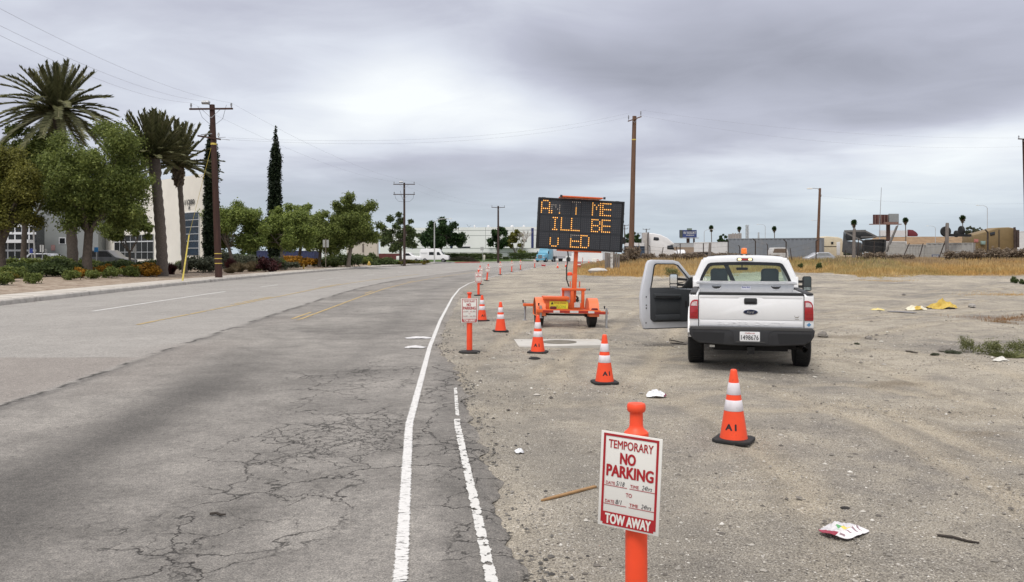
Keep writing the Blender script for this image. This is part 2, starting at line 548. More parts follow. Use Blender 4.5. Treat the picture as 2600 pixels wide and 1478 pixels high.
for line in (((1780, 905), (2050, 880), (2300, 905), (2600, 1010)), ((1900, 1010), (2120, 985), (2400, 1030), (2700, 1140)), ((1800, 985), (2000, 1060), (2300, 1250), (2500, 1500)),
             ((1560, 760), (1800, 742), (2150, 765), (2420, 740), (2700, 715)), ((2050, 800), (2300, 790), (2600, 735)), ((1400, 1000), (1560, 900), (1640, 830), (1700, 770)), ((2050, 855), (2260, 820), (2600, 790)), ((1240, 1010), (1340, 900), (1400, 830), (1440, 760))):
    pts_ = [G(*q) for q in line]; pts_ = [(p.x, p.y) for p in pts_]
    fine_ = np.array([[np.interp(t, range(len(pts_)), [p[k] for p in pts_]) for k in (0, 1)] for t in np.linspace(0, len(pts_) - 1, 60)])
    fine_[1:-1] = (fine_[:-2] + fine_[1:-1] * 2 + fine_[2:]) / 4
    dmin = np.full(gxv.shape, 1e9)
    for p0_, p1_ in zip(fine_[:-1], fine_[1:]):
        e_ = p1_ - p0_; tt_ = np.clip(((gxv - p0_[0]) * e_[0] + (gyv - p0_[1]) * e_[1]) / max(e_ @ e_, 1e-9), 0, 1)
        dmin = np.minimum(dmin, np.hypot(gxv - p0_[0] - tt_ * e_[0], gyv - p0_[1] - tt_ * e_[1]))
    wob = fbm(gxv * .8, gyv * .8, 15) * .25
    near_ = np.abs(dmin + wob - .78)
    track = np.maximum(track, smooth(1.25 - near_ / .22) * smooth(.75 + fbm(gxv * .5, gyv * .5, 16) * 2))
    rut = np.maximum(rut, smooth(1.2 - np.abs(near_ - .22) / .09) * smooth(.55 + fbm(gxv * .9, gyv * .9, 18) * 3))
gzv = gzv - .018 * track + .012 * rut
dirt = ground_material()
ground = link('ground', np_mesh('ground', np.stack([gxv, gyv, gzv], 1), gf, dirt, {'veg': veg, 'bed': bed, 'lawn': lawn, 'gravel': grav, 'damp': damp, 'track': track, 'rut': rut}, True))
tag(ground, kind='structure')


# ------------------------------------------------------------------ road
def road_material():
    m = bpy.data.materials.new('asphalt'); m.use_nodes = True
    t = NT(m.node_tree); b = t.n['Principled BSDF']
    p = t.new('ShaderNodeNewGeometry').outputs['Position']
    big = t.noise(p, .35, 5, .6, .5); mid = t.noise(p, 2.4, 5, .65); agg = t.noise(p, 75, 2, .7); ag2 = t.noise(p, 190, 1, .5)
    c = t.ramp(t.math('ADD', t.math('MULTIPLY', big, .6), t.math('MULTIPLY', mid, .4)), [(.37, (.150, .143, .132)), (.5, (.222, .212, .196)), (.63, (.30, .286, .263))])
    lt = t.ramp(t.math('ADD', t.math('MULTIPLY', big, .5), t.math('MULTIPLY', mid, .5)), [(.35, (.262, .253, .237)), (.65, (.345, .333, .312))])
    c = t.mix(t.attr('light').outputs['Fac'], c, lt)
    c = t.mix(t.math('MULTIPLY', t.attr('brown').outputs['Fac'], .6), c, (.275, .25, .228))
    c = t.mix(t.attr('wear').outputs['Fac'], c, (.075, .072, .068))
    c = t.mix(t.math('MULTIPLY', t.attr('dust').outputs['Fac'], .8), c, (.30, .275, .235))
    c = t.mix(.75, c, t.ramp(t.math('ADD', t.math('MULTIPLY', agg, .65), t.math('MULTIPLY', ag2, .35)), [(.34, (.13, .13, .13)), (.5, (.5, .5, .5)), (.66, (.93, .92, .90))]), 'OVERLAY')
    # cracks
    w = t.vmath('ADD', p, t.vmath('SCALE', t.vmath('SUBTRACT', t.noise(p, 3.2, 4, .65, 0, True), (.5, .5, .5)), .42))
    mask = t.attr('crack').outputs['Fac']
    tot = None
    for sc, wd, lo in ((1.15, .015, .10), (2.6, .026, .28), (5.5, .042, .55)):
        vo = t.new('ShaderNodeTexVoronoi', feature='DISTANCE_TO_EDGE'); vo.inputs['Scale'].default_value = sc
        t.put(vo.inputs['Vector'], w)
        width = t.math('MULTIPLY', t.math('ADD', t.noise(p, 1.7, 2, .5), .05), wd * 2)
        line = t.math('SUBTRACT', 1.0, t.math('MINIMUM', t.math('DIVIDE', vo.outputs['Distance'], width), 1.0))
        gate = t.step(t.math('ADD', mask, t.math('MULTIPLY', t.math('SUBTRACT', t.noise(p, .9, 3, .6), .5), .9)), lo, lo + .25)
        line = t.math('MULTIPLY', line, gate)
        tot = line if tot is None else t.math('MAXIMUM', tot, line)
    tot = t.math('MAXIMUM', tot, t.attr('joint').outputs['Fac'])
    pv = t.new('ShaderNodeTexVoronoi'); pv.inputs['Scale'].default_value = 11; t.put(pv.inputs['Vector'], p)
    ps = t.new('ShaderNodeSeparateColor'); t.put(ps.inputs[0], pv.outputs['Color'])
    pit = t.math('MULTIPLY', t.math('SUBTRACT', 1.0, t.step(pv.outputs['Distance'], .10, .26)), t.math('GREATER_THAN', ps.outputs[0], .68))
    c = t.mix(t.math('MULTIPLY', pit, .6), c, (.07, .067, .063))
    mot = t.noise(p, 17, 4, .7)
    c = t.mix(.45, c, t.ramp(mot, [(.34, (.28, .28, .28)), (.5, (.5, .5, .5)), (.66, (.76, .75, .73))]), 'OVERLAY')
    c = t.mix(t.math('MULTIPLY', tot, .95), c, (.018, .017, .016))
    t.put(b.inputs['Base Color'], c)
    b.inputs['Roughness'].default_value = .88; b.inputs['Specular IOR Level'].default_value = .25
    bn = t.new('ShaderNodeBump'); bn.inputs['Strength'].default_value = .55; bn.inputs['Distance'].default_value = .012
    hgt = t.math('SUBTRACT', t.math('MULTIPLY', t.noise(p, 150, 3, .7), .5), t.math('MULTIPLY', tot, 1.2))
    t.put(bn.inputs['Height'], hgt); t.put(b.inputs['Normal'], bn.outputs[0])
    return m


ry = np.array(sorted(set(np.round(np.concatenate([np.arange(-12, 3, .6), np.arange(3, 18, .07), np.array(grow(18, 330, .12, 5))]), 3))))
cols = np.concatenate([np.linspace(0, .55, 40)[:-1], np.linspace(.55, 1, 110)])
RY, CT = np.meshgrid(ry, cols, indexing='ij')
rag = fbm(ry * 1.6, ry * 0, 21) * .32 + fbm(ry * 8, ry * 0, 22) * .14
x1 = xp(ry) + rag * np.clip(ry / 6, .5, 1)
x0 = xc(ry)
RX = x0[:, None] + (x1 - x0)[:, None] * CT
lat = RX - xe(RY)
rv = np.stack([RX.ravel(), RY.ravel(), np.zeros(RX.size)], 1)
edge_drop = np.where(CT.ravel() > .9995, -.03, 0)      # the ragged outer lip dips into the dirt
rv[:, 2] += edge_drop + fbm(rv[:, 0] * .5, rv[:, 1] * .5, 31) * .006
n1_, n2_ = RX.shape
ii = np.arange(RX.size).reshape(n1_, n2_)
rf = np.stack([ii[:-1, :-1].ravel(), ii[:-1, 1:].ravel(), ii[1:, 1:].ravel(), ii[1:, :-1].ravel()], 1)
L = lat.ravel(); XX = RX.ravel(); YY = RY.ravel()
seam = -5.05 - np.clip(YY - 16, 0, 40) * .015 + fbm(YY * .7, YY * 0, 41) * .14
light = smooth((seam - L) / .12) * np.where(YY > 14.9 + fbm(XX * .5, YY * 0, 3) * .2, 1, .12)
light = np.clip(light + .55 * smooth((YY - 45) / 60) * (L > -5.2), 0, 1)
brown = smooth((seam - L) / .1) * (YY < 14.9)
brown = np.clip(brown + .55 * smooth(.5 + fbm(XX * .3, YY * .3, 44) * 2 - np.abs(L + 4.4) / 1.6), 0, 1)
strip = smooth(1 - np.abs(L - (seam - .02)) / .22) * (YY < 40)
light = np.clip(np.maximum(light, strip * .6), 0, 1)
wear = .50 * np.exp(-((L + 3.0) / .55) ** 2) * smooth((15 - YY) / 8 + .35) + .16 * np.exp(-((L + 1.25) / .45) ** 2)
wear = np.clip(wear * (.7 + 1.2 * (fbm(XX * .5, YY * .16, 51) + .35)) + .35 * smooth(1 - np.hypot((XX + 4.2) / 2.6, (YY - 5.6) / 2.4)), 0, .7)
wear = np.maximum(wear, .34 * smooth((L - .15) / .2) * (1 - smooth((YY - 12) / 4)) * (1 + fbm(XX * 2, YY * 2, 77)))
wear = np.maximum(wear, .6 * smooth(1 - np.abs(L - seam - .12) / .13) * smooth((fbm(XX * .8, YY * .8, 5) + .35) * 2))
crack = np.zeros_like(L)
for (px, py, sx, sy, a) in ((880, 1110, .95, 1.5, 1.0), (820, 1160, .8, .8, .75), (560, 1350, .8, .9, .55), (480, 1430, .5, .5, .5), (900, 960, .9, 2.4, .55), (1190, 1130, .35, 3.0, .6), (1240, 1330, .35, 1.2, .65), (1140, 960, .4, 3.0, .6), (700, 1260, .7, 1.0, .45), (990, 780, 2.0, 5, .22)):
    q = G(px, py)
    crack = np.maximum(crack, a * np.exp(-((XX - q.x) / sx) ** 2 - ((YY - q.y) / sy) ** 2))
joint = np.clip(.9 * (np.abs(L - seam - .03) < .035) * (fbm(XX * 2, YY * 1.3, 61) > -.02) * (YY < 70), 0, 1)
dedge = XX - xp(YY)
dust = smooth((dedge + .16) / .2) * .25 + smooth((L + .1) / .7) * .7 * smooth((YY - 13) / 6) + .35 * smooth((YY - 18) / 25) * smooth((L + 1.0) / 1.2)
dust = np.clip(dust * (1 + fbm(XX * 1.5, YY * 1.5, 71) * 1.6), 0, .9)
asphalt = road_material()
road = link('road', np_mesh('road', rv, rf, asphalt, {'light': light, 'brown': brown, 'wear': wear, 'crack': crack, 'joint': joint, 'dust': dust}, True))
tag(road, kind='structure')


def paint(name, col, worn, ws=9, wx=(1, 1, 1)):
    m = bpy.data.materials.new(name); m.use_nodes = True
    t = NT(m.node_tree); b = t.n['Principled BSDF']
    p = t.new('ShaderNodeNewGeometry').outputs['Position']
    nz = t.noise(t.vmath('MULTIPLY', p, wx), ws, 6, .72)
    b.inputs['Roughness'].default_value = .8
    t.put(b.inputs['Base Color'], t.mix(t.noise(p, 40, 3, .6), tuple(c * .72 for c in col), col))
    edge = t.attr('edge').outputs['Fac']
    keep = t.step(t.math('ADD', t.math('SUBTRACT', nz, t.math('MULTIPLY', edge, .30)), 0.0), worn - .015, worn + .015)
    tr = t.new('ShaderNodeBsdfTransparent'); mx = t.new('ShaderNodeMixShader')
    t.put(mx.inputs[0], keep); t.l.new(tr.outputs[0], mx.inputs[1]); t.l.new(b.outputs[0], mx.inputs[2])
    t.l.new(mx.outputs[0], t.n['Material Output'].inputs[0])
    return m


def stripe(mb_v, mb_f, mb_e, y0, y1, off, w, ends=True):
    """painted line of width w at lateral offset off(Y) from the edge line, with an edge-wear attribute"""
    n = max(4, int((y1 - y0) / .12) if y0 < 20 else int((y1 - y0) / .5) + 4)
    ys = np.linspace(y0, y1, n)
    x = xe(ys) + (off(ys) if callable(off) else off)
    dxs = np.gradient(x, ys); ln = np.sqrt(1 + dxs ** 2)
    b = len(mb_v)
    for i in range(n):
        for k, tt in enumerate((-1, -.6, .6, 1)):
            mb_v.append((x[i] + tt * w / 2 / ln[i], ys[i] - tt * w / 2 * dxs[i] / ln[i], .0075 + float(fbm(np.array([x[i] * .5]), np.array([ys[i] * .5]), 31)[0]) * .006))
            mb_e.append(1.0 if abs(tt) == 1 or (ends and i in (0, n - 1)) else 0.0)
    for i in range(n - 1):
        for k in range(3):
            a = b + i * 4 + k
            mb_f.append((a, a + 1, a + 5, a + 4))


white_paint = paint('white_road_paint', (.76, .76, .74), .41, 20, (.6, 3, 1))
worn_white = paint('worn_white_road_paint', (.72, .72, .69), .44, 13)
yellow_paint = paint('yellow_road_paint', (.56, .41, .17), .43, 6)
dull_yellow = paint('dull_yellow_road_paint', (.56, .40, .15), .42, 3)
dull_white = paint('dull_white_road_paint', (.85, .85, .83), .30, 6)


def marking(name, mt, spans):
    v, f, e = [], [], []
    for s in spans: stripe(v, f, e, *s)
    o = link(name, np_mesh(name, v, f, mt, {'edge': e}))
    return tag(o, kind='structure')


marking('edge_line', white_paint, [(4.62, 130, 0, .112)])
marking('edge_line_fresh_end', paint('fresh_white_paint', (.68, .68, .70), .36, 10), [(-8, 4.60, 0, .11)])
marking('old_edge_line', worn_white, [(3.2, 9.4, lambda y: np.interp(y, [0, 4.74, 9.08, 11.2], [.65, .515, .52, .53]), .095), (9.4, 11.6, lambda y: np.interp(y, [9, 11.6], [.53, .5]), .06)])
yo = lambda y: np.interp(y, [20, 45, 80], [-3.95, -3.94, -3.9])
marking('centre_line', yellow_paint, [(23.0, 95, yo, .12)] + [(a, a + 3.2, lambda y: yo(y) - .26, .11) for a in (23.4, 38.4, 53.4)])
y2 = lambda y: np.interp(y, [20, 37, 60], [-7.85, -7.5, -7.5])
marking('turn_lane_line', dull_yellow, [(21.4, 75, y2, .13)] + [(a, a + 6, lambda y: y2(y) - .25, .11) for a in (30, 45)])
marking('lane_line', dull_white, [(26.7, 40.8, -11.3, .12)] + [(46 + 12 * k, 49.5 + 12 * k, -11.15, .11) for k in range(6)])

# kerb and pavement on the far side
conc = mat('kerb_concrete', (.43, .41, .375), .85, var=.16, vs=1.6, bump=.35, bs=25, col2=(.27, .25, .225), c2s=2.2, c2a=(.52, .68))
walkc = mat('pavement_concrete', (.52, .49, .44), .88, var=.10, vs=1.2, bump=.25, bs=30, col2=(.40, .37, .32), c2s=.8, c2a=(.55, .7))
redk = mat('red_kerb_paint', (.36, .10, .09), .8, var=.2, vs=3)


def sweep(name, prof, y0, y1, m, step=.6, joints=0):
    ys = np.arange(y0, y1, step)
    x = xc(ys); d = np.gradient(x, ys); ln = np.sqrt(1 + d * d)
    nxv, nyv = -1 / ln, d / ln
    mb = MB(); rings = []
    for i in range(len(ys)):
        rings.append([(x[i] + nxv[i] * o, ys[i] + nyv[i] * o, z) for o, z in prof])
    mb.loft(rings, cap=True, closed=False)
    o = mb.build(name, m, sm=30, recalc=False)
    for p in o.data.polygons: pass
    return tag(o, kind='structure')


KP = [(-.02, -.05), (-.02, .02), (0, .15), (.03, .185), (.07, .2), (.16, .203)]
sweep('kerb', KP, -20, 150.5, conc)
sweep('kerb_beyond_driveway', KP, 168, 420, conc)
sweep('red_kerb', KP, 163.2, 168, redk, .3)
sweep('sidewalk', [(.162, .19), (.165, .205), (.95, .213), (1.76, .22), (1.80, .1)], -20, 150.5, walkc)
# expansion joints cut across the walk
jb = MB()
for y in np.arange(20, 150, 1.55):
    x = float(xc(y)); d = float((xc(y + .1) - xc(y - .1)) / .2)
    jb.box((x - .98, y - .98 * -d * 0, .2165), (1.6, .018, .012), rz=math.atan2(-d, 1) * 0)
tag(jb.build('sidewalk_joints', mat('joint_dark', (.36, .34, .30), .9)), kind='structure')
# driveway apron
drv = MB(); drv.add([(-13.9, 150.6, .215), (-11.3, 163, .215), (-14, 185, .24), (-60, 190, .64), (-70, 152, .66), (-40, 150.6, .64)], [(0, 1, 2, 3, 4, 5)])
drv.add([(-13.7, 150.6, .012), (-11.0, 163.1, .012), (-11.3, 163.0, .216), (-13.95, 150.6, .216)], [(0, 1, 2, 3)])
tag(drv.build('driveway', mat('driveway_asphalt', (.24, .235, .225), .9, var=.15, vs=.8)), kind='structure')
# car park behind the planting
cp = MB(); cp.add([(-33, 76, .66), (-30, 95, .66), (-26, 150, .66), (-120, 150, .66), (-120, 76, .66)], [(0, 1, 2, 3, 4)])
tag(cp.build('car_park', mat('driveway_asphalt')), kind='structure')

# ------------------------------------------------------------------ loose stones
rng = np.random.default_rng(7)
ico = [(0, 0, 1), (.9, 0, .1), (.28, .85, .1), (-.73, .53, .1), (-.73, -.53, .1), (.28, -.85, .1), (0, 0, -.6)]
icf = [(0, 1, 2), (0, 2, 3), (0, 3, 4), (0, 4, 5), (0, 5, 1), (6, 2, 1), (6, 3, 2), (6, 4, 3), (6, 5, 4), (6, 1, 5)]


def stones(name, xs, ys, sizes, m, zf):
    n = len(xs); base = np.array(ico)
    a = rng.uniform(0, 6.28, n); ca, sa = np.cos(a), np.sin(a)
    s = sizes[:, None] * rng.uniform(.6, 1.25, (n, 3)) * np.array([1, 1, .55])
    jit = base[None] * (1 + rng.uniform(-.22, .22, (n, 7, 1)))
    q = jit * s[:, None, :]
    X = q[..., 0] * ca[:, None] - q[..., 1] * sa[:, None] + xs[:, None]
    Y = q[..., 0] * sa[:, None] + q[..., 1] * ca[:, None] + ys[:, None]
    Z = q[..., 2] + (zf(xs, ys) + sizes * .12)[:, None]
    v = np.stack([X, Y, Z], -1).reshape(-1, 3)
    f = (np.array(icf)[None] + (np.arange(n) * 7)[:, None, None]).reshape(-1, 3)
    return link(name, np_mesh(name, v, f, m))


stone_m = bpy.data.materials.new('stone'); stone_m.use_nodes = True
t_ = NT(stone_m.node_tree)
t_.put(t_.n['Principled BSDF'].inputs['Base Color'], t_.ramp(t_.new('ShaderNodeNewGeometry').outputs['Random Per Island'], [(0, (.09, .08, .07)), (.45, (.22, .205, .18)), (.75, (.38, .36, .32)), (.9, (.50, .48, .43)), (1, (.76, .74, .69))]))
t_.n['Principled BSDF'].inputs['Roughness'].default_value = .9
n = 80000
Yr = 3.3 + 24 * rng.random(n) ** 1.7
Xr = xp(Yr) + .05 + (Yr * .66 - xp(Yr)) * rng.random(n)
k = (fbm(Xr * .7, Yr * .7, 12) * 1.6 + .9 * fbm(Xr * 2.2, Yr * 2.2, 13)) > rng.uniform(-.3, .5, n)
Xr, Yr = Xr[k], Yr[k]
sz = .004 + .009 * rng.random(len(Xr)) ** 3 + (rng.random(len(Xr)) < .02) * rng.uniform(.006, .026, len(Xr))
sz *= np.clip(Yr / 9, .85, 1.5)
tag(stones('gravel', Xr, Yr, sz, stone_m, gz), kind='stuff', label='small pale stones scattered over the dirt verge')

crumb = bpy.data.materials.new('asphalt_crumb'); crumb.use_nodes = True
t_ = NT(crumb.node_tree)
t_.put(t_.n['Principled BSDF'].inputs['Base Color'], t_.ramp(t_.new('ShaderNodeNewGeometry').outputs['Random Per Island'], [(0, (.05, .048, .045)), (.7, (.13, .125, .115)), (1, (.26, .245, .22))]))
t_.n['Principled BSDF'].inputs['Roughness'].default_value = .95
Yc = 3.6 + 17 * rng.random(2600) ** 1.4
Xc = np.interp(Yc, ry, x1) + rng.normal(.05, .09, 2600) + (rng.random(2600) < .25) * rng.exponential(.25, 2600)
k = fbm(Yc * 1.3, Yc * 0, 33) > rng.uniform(-.35, .3, 2600)
tag(stones('asphalt_rubble', Xc[k], Yc[k], (.006 + .022 * rng.random(k.sum()) ** 3), crumb, lambda a, b: np.maximum(gz(a, b), -.012)), kind='stuff', label='dark crumbs broken off the ragged road edge')

# ------------------------------------------------------------------ dry grass on the bank
def blades(name, xs, ys, h, w, cols, m, lean=.35):
    n = len(xs); a = rng.uniform(0, 6.28, n); z = gz(xs, ys) - .02
    lx = np.cos(rng.uniform(0, 6.28, n)) * h * lean * rng.random(n); ly = np.sin(rng.uniform(0, 6.28, n)) * h * lean * rng.random(n)
    wx, wy = np.cos(a) * w / 2, np.sin(a) * w / 2
    v = np.stack([np.stack([xs - wx, ys - wy, z], 1), np.stack([xs + wx, ys + wy, z], 1),
                  np.stack([xs + wx * .7 + lx * .4, ys + wy * .7 + ly * .4, z + h * .55], 1), np.stack([xs + lx, ys + ly, z + h], 1)], 1).reshape(-1, 3)
    f = np.arange(n * 4).reshape(n, 4)
    return link(name, np_mesh(name, v, f, m, {'tone': np.repeat(cols, 4, 0)}))


grass_m = bpy.data.materials.new('grass'); grass_m.use_nodes = True
t_ = NT(grass_m.node_tree)
t_.put(t_.n['Principled BSDF'].inputs['Base Color'], t_.attr('tone').outputs['Color'])
t_.n['Principled BSDF'].inputs['Roughness'].default_value = .8
t_.n['Principled BSDF'].inputs['Specular IOR Level'].default_value = .15
n = 120000
U = rng.uniform(.075, .70, n); Yg = np.interp(U, WEED_U, WEED_Y) + fbm(U * 60, U * 0, 91) * 9 + fbm(U * 260, U * 0, 97) * 4 + 40 * rng.random(n) ** 1.25
Xg = U * Yg
edge = np.clip((Yg - np.interp(U, WEED_U, WEED_Y)) / 5, 0, 1)
dens = fbm(Xg * .35, Yg * .35, 92) * 1.3 + fbm(Xg * 1.5, Yg * 1.5, 93)
k = dens * 2.4 > rng.uniform(-.6, .6, n) - edge * .25
Xg, Yg, edge, U = Xg[k], Yg[k], edge[k], U[k]
tone_n = fbm(Xg * .22, Yg * .22, 94) * 1.6 + rng.uniform(-.25, .25, len(Xg))
back = smooth((Yg - np.interp(U, WEED_U, WEED_Y) - 9) / 12)
green = smooth((fbm(Xg * .16 + 3, Yg * .16, 95) * 2.2 + .12 + .5 * smooth((U - .3) / .04) * (1 - smooth((U - .42) / .06)) - .1) * 1.6)
A_ = np.array([.50, .315, .115]); B_ = np.array([.53, .40, .19]); C_ = np.array([.25, .25, .105]); D_ = np.array([.29, .22, .155])
tn = smooth(tone_n + .5)[:, None]
cols_ = A_ * (1 - tn) + B_ * tn
gk = (green * (.45 + .4 * back))[:, None] * (rng.random((len(Xg), 1)) < .75)
cols_ = cols_ * (1 - gk) + C_ * gk
bk = (back * .75 * smooth(fbm(Xg * .3, Yg * .3, 96) * 3 + .5))[:, None]
cols_ = cols_ * (1 - bk) + D_ * bk
cols_ *= rng.uniform(.75, 1.25, (len(Xg), 1))
hh = (.08 + .30 * edge) * rng.uniform(.5, 1.3, len(Xg)) * (1 + .35 * back)
tag(blades('dry_grass', Xg, Yg, hh, rng.uniform(.035, .09, len(Xg)), cols_, grass_m), kind='stuff', label='dry orange and olive weeds along the bank before the yard fence')
# outlying tufts in the dirt on the right
tx, ty, tc_ = [], [], []
for (px, py, rx, ry_, cnt, c) in ((2560, 748, 1.8, .5, 500, A_), (2590, 805, 1.6, .3, 600, (.27, .15, .07)), (2240, 712, 2.2, .7, 500, A_), (2545, 815, .3, .2, 120, (.25, .16, .08)), (2030, 690, 1.2, .4, 160, (.20, .16, .06))):
    q = G(px, py)
    cnt *= 3; tx += list(q.x + rng.normal(0, rx / 2, cnt)); ty += list(q.y + rng.normal(0, ry_ * 1.5, cnt)); tc_ += [np.array(c) * rng.uniform(.7, 1.25) for _ in range(cnt)]
tx, ty = np.array(tx), np.array(ty)
tag(blades('dry_tufts', tx, ty, rng.uniform(.03, .11, len(tx)), rng.uniform(.006, .015, len(tx)), np.array(tc_), grass_m), kind='stuff', label='low patches of dry orange grass in the dirt at the far right')

# ------------------------------------------------------------------ foliage
def leaf_quads(centers, radii, n, size, rg, flat=.35, squash=.85, hollow=.5):
    """n leaf-sized faces spread through clumps; returns vertices and quads"""
    centers = np.asarray(centers, float); radii = np.asarray(radii, float)
    w = radii ** 2.2; w /= w.sum()
    ci = rg.choice(len(centers), n, p=w)
    d = rg.normal(size=(n, 3)); d /= np.linalg.norm(d, axis=1, keepdims=True)
    rr = (hollow + (1 - hollow) * rg.random(n)) ** .8 * (1 + .18 * rg.normal(size=n))
    c = centers[ci] + d * (radii[ci] * rr)[:, None] * np.array([1, 1, squash])
    nrm = d * .6 + rg.normal(size=(n, 3)) * .7 + np.array([0, 0, flat]); nrm /= np.linalg.norm(nrm, axis=1, keepdims=True)
    t = np.cross(nrm, rg.normal(size=(n, 3))); t /= np.linalg.norm(t, axis=1, keepdims=True)
    b = np.cross(nrm, t)
    s = size * rg.uniform(.6, 1.35, n)
    tl = t * (s * .8)[:, None]; bw = b * (s * .42)[:, None]
    v = np.stack([c - tl, c + bw - tl * .1, c + tl, c - bw - tl * .1], 1).reshape(-1, 3)
    return v, np.arange(n * 4).reshape(n, 4)


bark = mat('bark', (.105, .085, .068), .95, var=.3, vs=6, bump=.6, bs=22)
bark_pale = mat('pale_bark', (.20, .17, .14), .95, var=.25, vs=6, bump=.5, bs=20)
LM = {
    'elm': leaf_mat('leaf_green', (.055, .074, .020), (.145, .188, .046), (.275, .315, .09)),
    'olive': leaf_mat('leaf_olive', (.065, .068, .016), (.165, .168, .036), (.29, .28, .07)),
    'bright': leaf_mat('leaf_bright_green', (.07, .10, .024), (.185, .24, .058), (.33, .39, .105)),
    'dark': leaf_mat('leaf_dark_green', (.028, .044, .016), (.075, .108, .036), (.14, .18, .065)),
    'deep': leaf_mat('leaf_deep_green', (.014, .030, .012), (.036, .075, .024), (.075, .13, .04)),
    'grey': leaf_mat('leaf_grey_green', (.04, .048, .032), (.10, .115, .075), (.18, .195, .135)),
    'maroon': leaf_mat('leaf_maroon', (.012, .006, .006), (.05, .016, .018), (.10, .035, .032)),
    'orange': leaf_mat('blossom_orange', (.05, .06, .012), (.36, .17, .016), (.60, .32, .04)),
    'yellowgreen': leaf_mat('leaf_yellow_green', (.03, .045, .008), (.10, .12, .022), (.32, .19, .03)),
    'straw': leaf_mat('straw', (.07, .055, .03), (.19, .15, .085), (.33, .27, .17)),
    'brown': leaf_mat('dry_brown', (.08, .062, .045), (.21, .165, .12), (.36, .29, .215)),
    'cypress': leaf_mat('leaf_cypress', (.006, .012, .006), (.018, .032, .014), (.040, .058, .024)),
    'weed': leaf_mat('weed_green', (.07, .08, .03), (.17, .19, .075), (.30, .30, .14)),
    'mound': leaf_mat('leaf_mound', (.018, .02, .012), (.045, .045, .026), (.075, .075, .045)),
}


def grow_tree(name, label, x, base, Y, crown, leaf, n=9000, size=.24, fork=.28, lean=0.0, seed=1, clumps=26, cr=.26, group=None, bk=None, trunk_r=None, limbs=9, open_=.0, z=None, cat='tree'):
    """base = photo row of the foot (only its depth Y counts), crown = (x0, x1, ytop, ybottom) in photo pixels at that depth"""
    rg = np.random.default_rng(seed); rd = random.Random(seed)
    foot = on_ground(x, base, Y) if z is None else Vector(((x - CX) * Y / F, Y, z))
    x0, x1, yt, yb = crown
    cx = ((x0 + x1) / 2 - CX) * Y / F - foot.x; hw = (x1 - x0) / 2 * Y / F
    zt = H - (yt - HY) * Y / F - foot.z; zb = H - (yb - HY) * Y / F - foot.z
    cz = (zt + zb) / 2; hz = (zt - zb) / 2
    root = thing(name, label, cat, foot, group=group)
    C, Rr = [], []
    for i in range(clumps):
        for _ in range(40):
            d = np.array([rd.gauss(0, 1), rd.gauss(0, 1), rd.gauss(0, .9)]); d /= np.linalg.norm(d)
            r = rd.uniform(.35, 1) ** .6 * rd.choice((.78, .92, 1.0, 1.1))
            p = d * r
            if p[2] < -.72 and abs(p[0]) < .3: continue
            break
        rad = cr * rd.uniform(.5, 1.2) * min(hw, hz) * 1.25
        C.append((cx + p[0] * (hw - rad * .7), p[1] * (hw - rad * .7) * .95, cz + p[2] * (hz - rad * .7) + .06 * hz * (1 - (p[0] ** 2 + p[1] ** 2)))); Rr.append(rad)
    # fill the extremes so the outline reaches where it should
    for sx, sz_ in ((-1, -.1), (1, 0), (0, 1), (-.55, .72), (.6, .66), (-.9, -.45), (.85, -.5)):
        rad = cr * rd.uniform(.6, .9) * min(hw, hz) * 1.1
        C.append((cx + sx * (hw - rad), rd.uniform(-.3, .3) * hw, cz + sz_ * (hz - rad))); Rr.append(rad)
    v, f = leaf_quads(C, Rr, int(n * 2.3), size * .62, rg, hollow=.3)
    link('crown', np_mesh('crown', v, f, LM[leaf]), root)
    tr = trunk_r or max(.1, hz * .055)
    fz = zt * fork
    mb = MB()
    top = Vector((lean * fz + cx * .2, 0, fz))
    mb.tube([(0, 0, -.15), (lean * fz * .3, 0, fz * .4), top], [tr * 1.35, tr * 1.02, tr * .92], 10)
    order = sorted(range(len(C)), key=lambda i: -Rr[i])[:limbs * 2]
    rd.shuffle(order)
    for i in order[:limbs]:
        e = Vector(C[i]); mid = top.lerp(e, .45) + Vector((rd.uniform(-.25, .25), rd.uniform(-.25, .25), -.10 * (e - top).length + rd.uniform(-.1, .3)))
        r0 = tr * rd.uniform(.45, .7)
        mb.tube([top + Vector((0, 0, -tr * .5)), top.lerp(mid, .5) + Vector((0, 0, -.05)), mid, e], [r0, r0 * .8, r0 * .55, .025], 7)
        for _ in range(2):
            j = rd.choice(range(len(C))); e2 = Vector(C[j])
            if (e2 - mid).length < hw * .9:
                mb.tube([mid, mid.lerp(e2, .5) + Vector((rd.uniform(-.2, .2), rd.uniform(-.2, .2), .1)), e2], [r0 * .5, r0 * .35, .02], 6)
    mb.build('trunk', bk or bark, root, sm=60)
    return root


T = grow_tree
T('broadleaf_tree', 'large round green tree with forked trunk in front of the tallest date palm', 221, 691, 56, (76, 410, 290, 632), 'elm', 44000, .165, .27, seed=3, clumps=66, cr=.205, trunk_r=.30, limbs=13)
T('broadleaf_tree', 'olive green tree cut off by the left edge of the photo', 4, 680, 54, (-120, 112, 360, 625), 'olive', 24000, .16, .22, seed=5, clumps=34, trunk_r=.26, limbs=12)
T('broadleaf_tree', 'dark green tree rising behind the olive tree at the left edge', 60, 680, 66, (-40, 190, 316, 560), 'elm', 12000, .25, .3, seed=8, clumps=30)
T('broadleaf_tree', 'small bushy tree under the white wall left of the two near palms', 330, 680, 66, (262, 388, 525, 632), 'elm', 5500, .22, .3, seed=12, clumps=18, limbs=6)
G5 = 'row of street trees beyond the utility pole'
T('street_tree', 'wide pale green tree just right of the big utility pole, trunk leaning left', 594, 679, 80, (505, 694, 504, 660), 'bright', 16000, .21, .33, -.25, seed=21, clumps=38, group=G5, bk=bark_pale)
